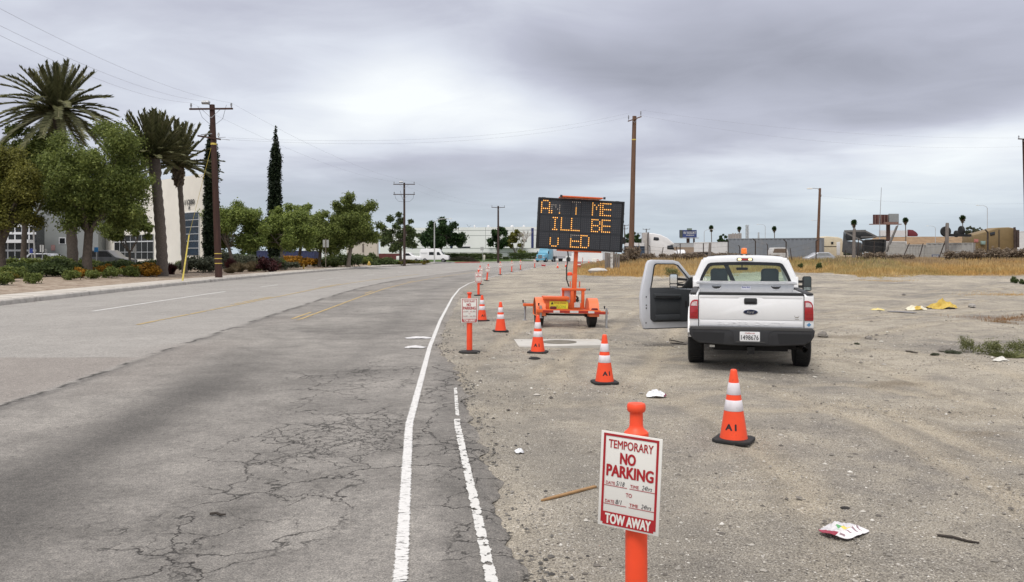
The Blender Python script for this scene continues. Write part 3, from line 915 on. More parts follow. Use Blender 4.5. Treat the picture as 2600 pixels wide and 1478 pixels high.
T('street_tree', 'bright green tree in front of the free-standing cypress', 716, 676, 86, (648, 815, 512, 664), 'bright', 16000, .22, .33, -.06, seed=22, clumps=38, group=G5, bk=bark_pale)
T('street_tree', 'mid green tree behind the orange flowering hedge', 760, 660, 104, (720, 842, 514, 664), 'bright', 11000, .26, .34, seed=23, clumps=26, group=G5)
T('street_tree', 'darker green tree above the pair of sign backs', 811, 658, 100, (758, 895, 530, 664), 'elm', 13000, .25, .34, seed=24, clumps=30, group=G5)
T('street_tree', 'tallest open crowned tree with several trunks beside the beige wall', 884, 655, 100, (812, 974, 486, 658), 'elm', 16000, .26, .32, .1, seed=25, clumps=40, cr=.23, group=G5, bk=bark_pale, limbs=12)
T('street_tree', 'sparse dark tree behind the second utility pole', 1017, 660, 132, (960, 1068, 536, 658), 'dark', 4200, .34, .4, seed=26, clumps=22, cr=.2, group=G5, limbs=12)
T('street_tree', 'dense dark green tree behind the high-roof white van', 1118, 650, 178, (1064, 1184, 548, 650), 'deep', 7000, .5, .38, .05, seed=27, clumps=24, limbs=8)
T('bushy_tree', 'dark green bushy tree against the white warehouse by the fourth utility pole', 1262, 650, 210, (1236, 1300, 574, 642), 'deep', 4200, .5, .2, seed=28, clumps=16, limbs=4)
T('bushy_tree', 'olive bushy tree against the warehouse beside the bare tree', 1308, 650, 208, (1288, 1334, 582, 640), 'olive', 2600, .5, .2, seed=29, clumps=12, limbs=4)
T('broadleaf_tree', 'distant hazy tree seen through the gap left of the cypress', 628, 650, 260, (610, 650, 628, 650), 'dark', 900, .7, .2, seed=30, clumps=8, limbs=3)
T('broadleaf_tree', 'dark round tree behind the containers left of the square ruin', 1838, 640, 230, (1822, 1850, 594, 625), 'deep', 1500, .5, .2, seed=31, clumps=10, limbs=3)
T('broadleaf_tree', 'grey green tree behind the tan truck sleeper', 2470, 640, 170, (2450, 2482, 574, 600), 'grey', 1300, .4, .2, seed=32, clumps=9, limbs=3)
T('broadleaf_tree', 'thin greyish tree right of the grey green tree by the tan truck', 2490, 640, 180, (2478, 2498, 577, 600), 'grey', 500, .35, .2, seed=33, clumps=6, limbs=4)
T('broadleaf_tree', 'green tree behind the blue truck bed at the tall bare pole', 1600, 640, 190, (1586, 1632, 588, 630), 'deep', 1400, .5, .2, seed=34, clumps=9, limbs=3)

# bare pale tree before the warehouse
def bare_tree():
    rd = random.Random(4)
    root = thing('bare_tree', 'leafless pale grey tree in front of the white warehouse', 'tree', on_ground(1326, 650, 204))
    mb = MB()
    def br(p, d, L, r, k):
        q = p + d * L
        mb.tube([p, p.lerp(q, .5) + Vector((rd.uniform(-.1, .1), rd.uniform(-.1, .1), 0)) * L * .3, q], [r, r * .8, r * .6], 5)
        if k == 0: return
        for _ in range(3 if k > 1 else 4):
            e = (d + Vector((rd.uniform(-.6, .6), rd.uniform(-.6, .6), rd.uniform(-.1, .5)))).normalized()
            br(q, e, L * rd.uniform(.6, .82), r * .6, k - 1)
    br(Vector((0, 0, -.1)), Vector((0, 0, 1)), 2.6, .28, 4)
    mb.build('trunk', mat('bare_bark', (.36, .33, .30), .95), root, sm=60)
    v, f = leaf_quads([(0, 0, 1.0), (.5, 0, 1.6), (-.3, 0, 2.0)], [.8, .7, .7], 500, .35, np.random.default_rng(2))
    link('foliage', np_mesh('foliage', v, f, LM['elm']), root)
bare_tree()


# cypresses
def cypress(label, x, Y, yt, wpx, seed):
    rg = np.random.default_rng(seed)
    foot = on_ground(x, 690, Y); zt = H - (yt - HY) * Y / F - foot.z; w = wpx * Y / F / 2
    root = thing('cypress_tree', label, 'tree', foot, group='tall thin cypresses')
    C, Rr = [], []
    for i in range(170):
        t = (i + rg.random()) / 170
        prof = w * (1.12 - .22 * t) * min(1, (1 - t) * 3.4 + .12) * min(1, .55 + t * 3)
        a = rg.uniform(0, 6.28)
        C.append((math.cos(a) * prof * .4 + t * w * .25, math.sin(a) * prof * .4, .5 + t * (zt - .6))); Rr.append(prof * rg.uniform(.6, .82))
    v, f = leaf_quads(C, Rr, 30000, .15, rg, flat=.9, squash=1.5, hollow=.5)
    link('crown', np_mesh('crown', v, f, LM['cypress']), root)
    MB().tube([(0, 0, -.1), (0, 0, 1.6)], [.2, .15], 8).build('trunk', bark, root, sm=60)
cypress('dark narrow cypress half hidden behind the big utility pole', 534, 72, 290, 34, 1)
cypress('dark narrow cypress standing free against the sky', 696, 92, 316, 33, 2)


# date palms
palm_bark = mat('palm_bark', (.12, .10, .085), .95, var=.35, vs=9, bump=1.0, bs=18, stretch=(1, 1, 2.4))
palm_leaf = leaf_mat('palm_leaf', (.042, .046, .018), (.105, .110, .046), (.20, .20, .10), .2)
palm_rib = mat('palm_rib', (.15, .135, .07), .7)


def date_palm(label, x, Y, ybase, ytop, spread, trunk_px, seed, skirt=0, lean=0.0, nf=92, down=-.35, droop=1.0):
    rd = random.Random(seed); rg = np.random.default_rng(seed)
    foot = on_ground(x, 690, Y)
    zc = H - (ybase - HY) * Y / F - foot.z; Lf = spread * Y / F; tr = trunk_px * Y / F / 2
    up = (ybase - ytop) * Y / F
    root = thing('date_palm', label, 'palm tree', foot, group='date palms before the office building')
    mb = MB(); n = 26
    pts = [(lean * (i / n) ** 1.5 * zc, 0, -.2 + (zc + .2) * i / n) for i in range(n + 1)]
    rads = [tr * (1.12 - .2 * i / n) * (1.07 if i % 2 else .95) * (1.25 if i > n - 4 else 1) for i in range(n + 1)]
    mb.tube(pts, rads, 16)
    mb.build('trunk', palm_bark, root, sm=25)
    if skirt:
        v, f = leaf_quads([(lean * zc, 0, zc - .35 - .3 * k) for k in range(skirt)], [tr * (1.9 - .22 * k) for k in range(skirt)], 900, .3, rg, flat=-.2, hollow=.6)
        link('boot_skirt', np_mesh('boot_skirt', v, f, LM['brown']), root)
    V, Fc = [], []; rib = MB(); top = Vector((lean * zc, 0, zc))
    for k in range(nf):
        t = (k + .5) / nf
        e = (1 - t) * 1.45 + t * down + rd.uniform(-.08, .08)      # steep in the heart, hanging outside
        a = k * 2.39996 + rd.uniform(-.2, .2)
        L = Lf * rd.uniform(.9, 1.08) if t > .35 else up * rd.uniform(.88, 1.02)
        d = Vector((math.cos(a) * math.cos(e), math.sin(a) * math.cos(e), math.sin(e)))
        bend = (rd.uniform(.25, .42) + .25 * (t > .4)) * droop
        N = 34; P_ = []
        for i in range(N + 1):
            s = i / N
            P_.append(top + d * (L * s) + Vector((0, 0, -bend * L * s * s * (.35 + .65 * math.cos(e) ** 2) * .75)))
        rib.tube([P_[i] for i in range(0, N + 1, 3)], [.055 - .008 * j for j in range(len(range(0, N + 1, 3)))], 4)
        for i in range(3, N + 1):
            for half in (0, .5):
                s = min(1, (i + half) / N)
                i0 = min(i, N - 1); p = P_[i0].lerp(P_[min(i0 + 1, N)], half) if i < N else P_[N]
                tg = (P_[min(i0 + 1, N)] - P_[i0]).normalized()
                side = tg.cross(Vector((0, 0, 1)))
                side = side.normalized() if side.length > .05 else Vector((math.sin(a), -math.cos(a), 0))
                upv = side.cross(tg).normalized()
                ll = L * .13 * (1 - .72 * abs(s - .45) ** 1.3) * rd.uniform(.8, 1.15)
                for sg in (-1, 1):
                    dirv = (tg * .75 + side * sg * .62 + upv * rd.uniform(.1, .42)).normalized()
                    wv = tg.cross(dirv).cross(dirv).normalized() * .030 + upv * .014
                    b = len(V); tip = p + dirv * ll + Vector((0, 0, -ll * .12))
                    V += [p - wv, p + wv, p.lerp(tip, .55) + wv * 1.1, tip]; Fc.append((b, b + 1, b + 2, b + 3))
    cr = link('crown', np_mesh('crown', [tuple(q) for q in V], Fc, palm_leaf), root)
    rb = rib.build('leaf_ribs', palm_rib, cr, sm=60); rb['kind'] = 'stuff'
    return root


date_palm('tallest date palm at the far left, its head against the sky', 186, 67, 285, 138, 168, 23, 1, lean=-.10)
date_palm('middle date palm with the thick trunk beside the numbered wall', 413, 60, 405, 268, 112, 25, 2, lean=-.075, down=.10, droop=.7)
date_palm('slimmest date palm with a bulging brown neck just left of the big utility pole', 469, 66, 424, 294, 112, 13, 3, skirt=4, nf=64, lean=-.06, down=-.02, droop=.75)


# shrubs: one mesh per habit, copied and scaled
def shrub_mesh(kind, seed, leaf, n, size, squash=.8):
    rg = np.random.default_rng(seed)
    C = [(0, 0, .45)]; Rr = [.42]
    for i in range(9):
        a = rg.uniform(0, 6.28); r = rg.uniform(.25, .62)
        C.append((math.cos(a) * r, math.sin(a) * r, rg.uniform(.22, .66))); Rr.append(rg.uniform(.22, .36))
    v, f = leaf_quads(C, Rr, n, size, rg, hollow=.3)
    v[:, 2] = np.maximum(v[:, 2], -.02)
    return np_mesh(kind, v, f, LM[leaf])


def tuft_mesh(kind, seed, leaf, n=420, spread=.75, wide=.05):
    rg = np.random.default_rng(seed)
    a = rg.uniform(0, 6.28, n); t = rg.random(n) ** .7 * spread; L = rg.uniform(.55, 1.05, n)
    bx, by = rg.normal(0, .12, n), rg.normal(0, .12, n)
    d = np.stack([np.cos(a) * np.sin(t), np.sin(a) * np.sin(t), np.cos(t)], 1)
    s = np.stack([-np.sin(a), np.cos(a), np.zeros(n)], 1) * wide
    b = np.stack([bx, by, np.zeros(n)], 1)
    m_ = b + d * (L * .6)[:, None]; e = b + d * L[:, None] + np.stack([np.cos(a) * .12, np.sin(a) * .12, -.1 * np.ones(n)], 1) * (L * np.sin(t))[:, None]
    v = np.stack([b - s * .5, b + s * .5, m_ + s, e, ], 1).reshape(-1, 3)
    return np_mesh(kind, v, np.arange(n * 4).reshape(n, 4), LM[leaf])


def dome_mesh(kind, seed, leaf, n, size):
    rg = np.random.default_rng(seed); C = []
    for i in range(420):
        x = rg.uniform(-1, 1); y = rg.uniform(-1, 1)
        C.append((x * .72, y * .72, .80 * (1 - abs(x) ** 2.4) * (1 - .4 * y * y) * rg.uniform(.2, 1)))
    v, f = leaf_quads(C, np.full(len(C), .085), n, size, rg, hollow=.4, squash=1.0)
    v[:, 2] = np.maximum(v[:, 2], 0)
    return np_mesh(kind, v, f, LM[leaf])


def box_mesh(kind, seed, leaf, n, size):
    rg = np.random.default_rng(seed); C = []
    for x in np.linspace(-.72, .72, 26):
        for y in np.linspace(-.6, .6, 5):
            for z in (.25, .55, .78): C.append((x + rg.normal(0, .015), y, z + rg.normal(0, .02)))
    v, f = leaf_quads(C, np.full(len(C), .15), n, size, rg, hollow=.3, squash=1.0)
    v[:, 2] = np.maximum(v[:, 2], 0)
    return np_mesh(kind, v, f, LM[leaf])


SH = {
    'green': shrub_mesh('shrub_green', 1, 'elm', 2600, .09), 'dark': shrub_mesh('shrub_dark', 2, 'dark', 2600, .09),
    'grey': shrub_mesh('shrub_grey', 3, 'grey', 2600, .08), 'maroon': tuft_mesh('tuft_maroon', 4, 'maroon', 700),
    'orange': shrub_mesh('shrub_orange', 5, 'orange', 3000, .085), 'lime': shrub_mesh('shrub_lime', 6, 'yellowgreen', 2600, .085),
    'tuftgreen': tuft_mesh('tuft_green', 7, 'elm', 800, .95), 'straw': tuft_mesh('tuft_straw', 8, 'straw', 700, .9),
    'brown': shrub_mesh('shrub_brown', 9, 'brown', 2400, .08), 'maroonbush': shrub_mesh('bush_maroon', 10, 'maroon', 2400, .09),
    'weed': shrub_mesh('weed', 11, 'weed', 1500, .05), 'mound': dome_mesh('mound', 12, 'mound', 9000, .035),
    'weedtuft': tuft_mesh('tuft_weed', 14, 'weed', 420, .95, .016), 'hedge': box_mesh('hedge', 13, 'dark', 5200, .07),
}


_rs = random.Random(77)


def shrub(kind, label, x, yb, w, h, Y, name='shrub', group=None, z=None, depth=None):
    """x, foot row, width and height in photo pixels at depth Y"""
    p = on_ground(x, yb, Y)
    if z is not None: p.z = z
    o = link(name, SH[kind]); o.location = p - Vector((0, 0, .03))
    k = Y / F
    o.scale = (w * k / 1.5, (depth if depth else w * k) / 1.5, h * k / .88)
    o.rotation_euler = (0, 0, 0 if depth else _rs.uniform(0, 6.28))
    return tag(o, label, 'shrub', group)


def bedY(x, yb):
    """depth of a foot at photo row yb on the rising planted bed"""
    lo, hi = 25.0, 140.0
    for _ in range(40):
        mid = (lo + hi) / 2
        q = on_ground(x, 0, mid); row = HY + (H - q.z) * F / mid
        if row > yb: lo = mid
        else: hi = mid
    return lo


GR = 'low green shrubs along the front of the planting bed'
front = [(6, 724, 52, 40, 'low green shrub at the left frame edge nearest the sidewalk'), (84, 720, 44, 32, 'low green shrub second from the left along the sidewalk'),
         (184, 711, 46, 30, 'low green shrub left of the big forked trunk'), (235, 709, 36, 28, 'low green shrub directly before the big forked trunk'),
         (287, 706, 46, 34, 'low green shrub right of the big forked trunk'), (328, 703, 44, 32, 'last low green shrub before the orange flowers')]
for x, yb, w, h, lab in front: shrub('green', lab, x, yb, w, h, bedY(x, yb), group=GR)
for x, yb, w, h, lab in [(40, 700, 90, 36, 'broad dark green shrub mass behind the leftmost low shrubs'), (120, 697, 90, 40, 'broad dark green shrub under the leftmost lamp'),
                         (165, 690, 80, 38, 'dark green shrub left behind the big forked trunk'), (262, 692, 60, 30, 'dark green shrub right behind the big forked trunk')]:
    shrub('dark', lab, x, yb, w, h, bedY(x, yb))
for x, yb, w, h in [(15, 706, 80, 34), (70, 703, 84, 36), (130, 702, 84, 38), (190, 700, 70, 34), (225, 686, 60, 34), (290, 694, 76, 36), (320, 690, 60, 30), (370, 688, 70, 30), (150, 684, 90, 40), (60, 686, 100, 36), (300, 680, 90, 30)]:
    shrub('dark' if x % 3 else 'green', 'dark green shrub in the dense mass between the low front shrubs and the car park', x, yb, w, h, bedY(x, yb), group='dense shrubs filling the planting bed')
for x, yb, w, h in [(535, 690, 60, 34), (548, 676, 80, 40), (640, 678, 70, 34), (655, 684, 60, 28), (600, 676, 60, 36)]:
    shrub('grey', 'sage green shrub in the mass round the foot of the leaning tree', x, yb, w, h, bedY(x, yb), group='sage shrubs round the leaning tree')
for x, yb, w, h in [(860, 672, 60, 26), (830, 672, 60, 24), (905, 670, 50, 26), (968, 673, 50, 20), (920, 668, 50, 24)]:
    shrub('dark', 'dark shrub in the mass below the tallest street tree', x, yb, w, h, bedY(x, yb), group='dark shrubs below the tallest street tree')
for x, yb, w, h, lab in [(18, 713, 66, 26, 'yellow flowering shrub at the left frame edge'), (208, 706, 40, 28, 'orange flowering shrub touching the big forked trunk'),
                         (258, 700, 46, 30, 'orange flowering shrub in front of the dark parked car'), (350, 701, 84, 34, 'wide orange flowering shrub before the black window wall'),
                         (392, 703, 50, 28, 'orange flowering shrub at the foot of the thick palm')]:
    shrub('orange' if x > 100 else 'lime', lab, x, yb, w, h, bedY(x, yb))
for x, yb, w, h, lab in [(60, 672, 70, 24, 'grey green hedge before the glazed entrance'), (150, 672, 80, 26, 'grey green hedge before the grey wall'), (330, 676, 90, 20, 'grey green hedge below the black window wall'), (385, 672, 60, 18, 'grey green hedge behind the thick palm')]:
    shrub('grey', lab, x, yb, w, h, 72)
shrub('maroon', 'tall maroon grass clump right of the thick palm', 433, 697, 34, 30, bedY(433, 697), 'grass_clump', 'maroon grass clumps')
shrub('maroon', 'small maroon grass clump at the foot of the thick palm', 400, 688, 22, 20, bedY(400, 688), 'grass_clump', 'maroon grass clumps')
shrub('maroon', 'maroon grass clump just right of the big utility pole', 585, 688, 34, 32, bedY(585, 688), 'grass_clump', 'maroon grass clumps')
shrub('maroonbush', 'large maroon bush before the blue container', 674, 672, 64, 40, 76, 'shrub')
shrub('grey', 'wide sage shrub between slim palm and big utility pole', 508, 692, 100, 46, bedY(508, 692))
shrub('grey', 'sage shrub right behind the big utility pole', 568, 680, 70, 40, bedY(568, 680))
shrub('grey', 'sage shrub under the pale leaning tree', 618, 680, 70, 34, bedY(618, 680))
shrub('green', 'green hedge behind the slim palm trunk', 470, 684, 50, 26, bedY(470, 684))
for x, yb, w, h, lab in [(606, 691, 44, 26, 'straw coloured grass clump under the leaning tree'), (640, 690, 44, 28, 'straw coloured grass clump right of the leaning trunk'), (585, 694, 34, 16, 'short straw grass clump nearest the big utility pole')]:
    shrub('straw', lab, x, yb, w, h, bedY(x, yb), 'grass_clump', 'straw coloured grass clumps')
for x, yb, w, h, lab in [(670, 688, 34, 30, 'green grass clump left of the pair before the sage bush'), (690, 686, 30, 26, 'green grass clump below the sage bush'), (706, 685, 44, 36, 'tall green clump at the thin leaning trunk'), (808, 678, 46, 20, 'green shrub right of the orange hedge'), (846, 678, 50, 20, 'green shrub below the pair of sign backs'), (927, 673, 40, 24, 'green shrub left of the yellow hydrant')]:
    shrub('green', lab, x, yb, w, h, bedY(x, yb), group='green clumps along the far kerb')
shrub('grey', 'tall sage bush left of the orange hedge', 704, 670, 50, 36, 84)
for x, yb, w, h, lab in [(744, 677, 60, 28, 'left half of the orange flowering hedge'), (778, 678, 66, 28, 'right half of the orange flowering hedge')]:
    shrub('orange', lab, x, yb, w, h, bedY(x, yb), 'flowering_hedge', 'orange flowering hedge')
shrub('grey', 'dry grey shrub before the orange hedge', 738, 681, 50, 18, bedY(738, 681))
for x, yb, w, h, lab in [(872, 676, 40, 34, 'dark rounded shrub below the many-trunked tree'), (894, 677, 52, 34, 'largest dark rounded shrub below the many-trunked tree'), (946, 668, 36, 28, 'dark rounded shrub behind the yellow hydrant'), (952, 678, 34, 16, 'low dark shrub right of the yellow hydrant'), (990, 674, 46, 24, 'dark rounded shrub left of the second utility pole')]:
    shrub('dark', lab, x, yb, w, h, bedY(x, yb), group='dark clipped shrubs by the hydrant')
for x, yb, w, h, lab in [(1000, 676, 60, 14, 'low orange olive shrub left of the second utility pole'), (1040, 673, 60, 16, 'low orange olive shrub right of the second utility pole'), (1070, 671, 40, 12, 'low orange olive shrub beside the white van')]:
    shrub('lime', lab, x, yb, w, h, bedY(x, yb), group='low olive shrubs by the driveway')
# lawns and hedges beyond the driveway
shrub('mound', 'long dark clipped mound right of the white van', 1176, 667, 78, 16, 172, 'clipped_mound', z=.2)
for x, w, h, Y, lab in [(1192, 120, 17, 184, 'clipped green hedge behind the dark mound'), (1243, 60, 16, 186, 'clipped green hedge beside the fourth utility pole'), (1330, 70, 17, 196, 'clipped green hedge below the bare tree'), (1390, 90, 16, 215, 'clipped green hedge behind the blue lorry'), (1284, 14, 8, 190, 'single small round shrub between two hedges'), (1490, 120, 12, 260, 'far clipped hedge under the message board')]:
    shrub('hedge', lab, x, 660, w, h, Y, 'hedge', z=.42, depth=1.9)
# weeds in the dirt lot
G_w = 'green weeds in the dirt at the right'
for x, yb, w, h, k, lab in [(2455, 892, 46, 52, 'weed', 'wispy olive weed left of the big green weed'), (2515, 902, 78, 50, 'weed', 'largest green weed in the dirt behind the white litter'), (2590, 902, 74, 54, 'weed', 'green weed cut by the right edge'), (2420, 897, 42, 14, 'grey', 'flat grey green weed left of the wispy one'), (2562, 910, 90, 22, 'weedtuft', 'low weed at the right behind the white litter')]:
    q = G(x, yb, 0); shrub(k, lab, x, yb, w, h, q.y, 'weed', G_w)
for x, yb, w, h, lab in [(2576, 716, 20, 20, 'dark bush alone in the dirt at the far right'), (2596, 720, 16, 16, 'dark bush cut by the right edge'), (2033, 686, 14, 16, 'dark green weed in the dry grass right of the pickup'), (2078, 688, 16, 22, 'taller dark green weed in the dry grass right of the pickup'), (2176, 858, 14, 9, 'small dry weed right of the pickup bumper'), (2374, 886, 20, 10, 'small round grey weed before the flat weed')]:
    q = G(x, yb, .1); shrub('grey' if yb > 800 else 'dark', lab, x, yb, w, h, q.y, 'weed')
shrub('weed', 'yellow green bush seen through the open door window', 1705, 700, 44, 26, 69, 'weed')
rb = random.Random(5)
G_b = 'dry brown bushes along the yard fence'
for x, yb, w, h, Y in [(1572, 664, 46, 26, 88), (1600, 662, 50, 42, 90), (1640, 660, 44, 24, 93), (1700, 658, 60, 22, 96), (1745, 658, 50, 22, 98), (1800, 658, 60, 20, 99), (1850, 656, 60, 22, 100), (1890, 655, 60, 20, 100), (1950, 655, 60, 18, 101),
                       (2300, 660, 40, 20, 95), (2430, 658, 70, 28, 95), (2470, 660, 60, 30, 94), (2510, 658, 60, 34, 97), (2560, 656, 80, 34, 97), (2590, 650, 60, 30, 99), (2210, 662, 70, 24, 95), (2250, 662, 50, 22, 94)]:
    side = 'pole' if x < 1660 else 'pickup roof' if x < 2000 else 'tan truck' if x > 2450 else 'grey container'
    lab = {'pole': 'dry brown bush near the foot of the tall bare pole', 'pickup roof': 'dry brown bush at the yard fence behind the pickup', 'tan truck': 'dry brown bush before the tan truck', 'grey container': 'dry brown bush before the grey container and dump trailer'}[side]
    shrub('brown', lab, x, yb, w, h, Y, 'dry_bush', 'dry brown bushes: ' + side)


# far fan palms
def fan_palm(label, x, ytop, Y, yb=646, w=20, trunk=True, skirt=True):
    foot = Vector(((x - CX) * Y / F, Y, .9)); k = Y / F
    zt = H - (ytop - HY) * k - foot.z; r = w * k / 2
    root = thing('fan_palm', label, 'palm tree', foot, group='distant fan palms on the skyline')
    rg = np.random.default_rng(int(x))
    MB().tube([(0, 0, -.5), (.1, 0, zt * .5), (0, 0, zt - r)], [r * .17, r * .13, r * .13], 6).build('trunk', palm_bark, root, sm=60)
    n = 260; a = rg.uniform(0, 6.28, n); e = rg.uniform(-.7, 1.4, n); L = r * rg.uniform(.7, 1.05, n)
    d = np.stack([np.cos(a) * np.cos(e), np.sin(a) * np.cos(e), np.sin(e)], 1); s = np.cross(d, rg.normal(size=(n, 3))); s /= np.linalg.norm(s, axis=1, keepdims=True)
    c = np.array([0, 0, zt - r]); s = s * (r * .13)
    v = np.stack([np.tile(c, (n, 1)), c + d * (L * .7)[:, None] - s, c + d * L[:, None], c + d * (L * .7)[:, None] + s], 1).reshape(-1, 3)
    link('crown', np_mesh('crown', v, np.arange(n * 4).reshape(n, 4), LM['deep']), root)
    if skirt:
        v, f = leaf_quads([(0, 0, zt - r * 1.5), (0, 0, zt - r * 2.1)], [r * .5, r * .32], 160, r * .4, rg)
        link('dead_leaf_skirt', np_mesh('dead_leaf_skirt', v, f, LM['brown']), root)
for x, yt, Y, w, lab in [(1806, 571, 250, 15, 'fan palm right of the blue billboard'), (1877, 574, 260, 13, 'fan palm above the square ruin'), (1966, 573, 255, 15, 'fan palm above the long blue container'), (2168, 556, 200, 19, 'shaggy fan palm above the dark dump trailer'), (2299, 551, 260, 17, 'fan palm right of the brown billboard'), (2444, 545, 260, 18, 'fan palm left of the tan truck')]:
    fan_palm(lab, x, yt, Y, w=w)

# ------------------------------------------------------------------ shared materials
orange_pl = mat('orange_plastic', (.90, .082, .022), .45, var=.09, vs=5, col2=(.62, .065, .025), c2s=9, c2a=(.60, .72))
orange_faded = mat('orange_plastic_post', (.93, .082, .024), .48, var=.07, vs=6)
refl_white = mat('reflective_white', (.76, .73, .76), .4, var=.10, vs=14, col2=(.55, .52, .52), c2s=16, c2a=(.62, .75))
rubber = mat('black_rubber', (.018, .018, .018), .75, var=.3, vs=5, bump=.3, bs=40)
sign_white = mat('sign_white', (.78, .77, .72), .5, var=.03, vs=3)
sign_red = mat('sign_red', (.40, .014, .02), .5, var=.06, vs=4)
ink = mat('black_ink', (.015, .015, .02), .6, var=0)
galv = mat('galvanised_steel', (.42, .43, .44), .5, .7, var=.15, vs=8)
black_metal = mat('black_metal', (.02, .02, .021), .5, .3, var=.2)
white_car = mat('white_car_paint', (.83, .84, .845), .3, var=.03, vs=2, coat=.6, col2=(.74, .735, .71), c2s=1.2, c2a=(.56, .8))
black_plastic = mat('black_plastic', (.022, .023, .024), .55, var=.15)
chrome = mat('chrome', (.75, .76, .78), .12, 1.0, var=.05)
tyre_m = mat('tyre_rubber', (.016, .016, .016), .8, var=.25, bump=.5, bs=30)
steel_rim = mat('steel_rim', (.55, .56, .57), .4, .6, var=.1)


def glass(name, tint=(.75, .88, .8), refl=.12, dark=1.0):
    if name in _mats: return _mats[name]
    m = bpy.data.materials.new(name); m.use_nodes = True
    t = NT(m.node_tree)
    tr = t.new('ShaderNodeBsdfTransparent'); t.put(tr.inputs[0], tuple(c * dark for c in tint))
    gl = t.new('ShaderNodeBsdfGlossy'); gl.inputs['Roughness'].default_value = .03
    fr = t.new('ShaderNodeLayerWeight'); fr.inputs[0].default_value = .35
    mx = t.new('ShaderNodeMixShader'); t.put(mx.inputs[0], t.math('ADD', t.math('MULTIPLY', t.math('POWER', fr.outputs['Facing'], 3.0), .5), refl))
    t.l.new(tr.outputs[0], mx.inputs[1]); t.l.new(gl.outputs[0], mx.inputs[2]); t.l.new(mx.outputs[0], t.n['Material Output'].inputs[0])
    _mats[name] = m
    return m


dark_glass = mat('dark_window', (.02, .024, .028), .08, var=.2, spec=.6)
blue_glass = mat('blue_window', (.018, .034, .055), .2, var=.5, vs=.6, spec=.4)


# ------------------------------------------------------------------ traffic cones
def cone_r(z): return .135 - (.135 - .030) * (z - .03) / (.71 - .03)
CR = [(0.155, .032), (.150, .045), (.136, .052)]


def make_cone(label, foot, rz, stencil=True, group='orange cones with two white bands'):
    root = thing('traffic_cone', label, 'traffic cone', foot, rz, group)
    b = MB(); s = .183; c = .05
    out = [(-s + c, -s), (s - c, -s), (s, -s + c), (s, s - c), (s - c, s), (-s + c, s), (-s, s - c), (-s, -s + c)]
    b.prism(out, 0.0, .035)
    b.build('base', rubber, root, bevel=.010)
    bands = [(.045, .305), (.415, .462), (.585, .71)]
    m = MB(); prof = [(cone_r(.03), .034), (cone_r(.05), .05)]
    prof += [(cone_r(z), z) for z in (.1, .2, .3, .31, .41, .42, .46, .58, .6)] + [(cone_r(.69), .69), (.029, .703), (.022, .708), (.012, .708)]
    m.lathe(prof, 32); m.build('cone_body', orange_pl, root, sm=50)
    for z0, z1 in ((.305, .41), (.462, .578)):
        w = MB(); w.lathe([(cone_r(z0) + .0005, z0), (cone_r(z0) + .0022, z0 + .002), (cone_r(z1) + .0022, z1 - .002), (cone_r(z1) + .0005, z1)], 32)
        w.build('reflective_band', refl_white, root, sm=50)
    if stencil:
        w = MB(); v, f = text_geo('A1', 0.0, 1.25)
        e = v[:, :2].max(0) - v[:, :2].min(0); k = .058 / e[1]
        for i, (ax, ay) in enumerate(((0, 0), (.004, 0), (-.004, 0), (0, .003), (0, -.003))):
            q = []
            for x, y, _ in v * k:
                z = .155 + y + ay; r = cone_r(z) + .0015 + i * .0001; a = -math.pi / 2 + (x + ax) / .105
                q.append((r * math.cos(a), r * math.sin(a), z))
            w.add(q, f)
        ob = MB()      # the bridges of the stencil
        w.build('lettering', ink, root, sm=False, recalc=False)
    return root


def ground_at(x, y):
    q = G(x, y, 0)
    if float(xc(q.y)) < q.x < float(xp(q.y)) - .05: return G(x, y, .005)
    for _ in range(6):
        q = G(x, y, gzs(q.x, q.y))
    return q


for x, y, rz, st, lab in [(1863, 1120, .22, True, 'nearest traffic cone, behind the no parking sign and right of its post'),
                          (1535, 973, .02, True, 'traffic cone in the gravel left of the pickup rear bumper'),
                          (1365.5, 896, -.35, True, 'traffic cone standing beside the concrete manhole slab'),
                          (1271, 842, .12, False, 'traffic cone alone between the delineators and the board trailer'),
                          (1224, 815, .2, True, 'farthest traffic cone, half hidden behind the second delineator sign')]:
    make_cone(lab, ground_at(x, y), rz + (math.atan2(-(x - CX), F) if not st else -.72 if x > 1800 else .12), st)


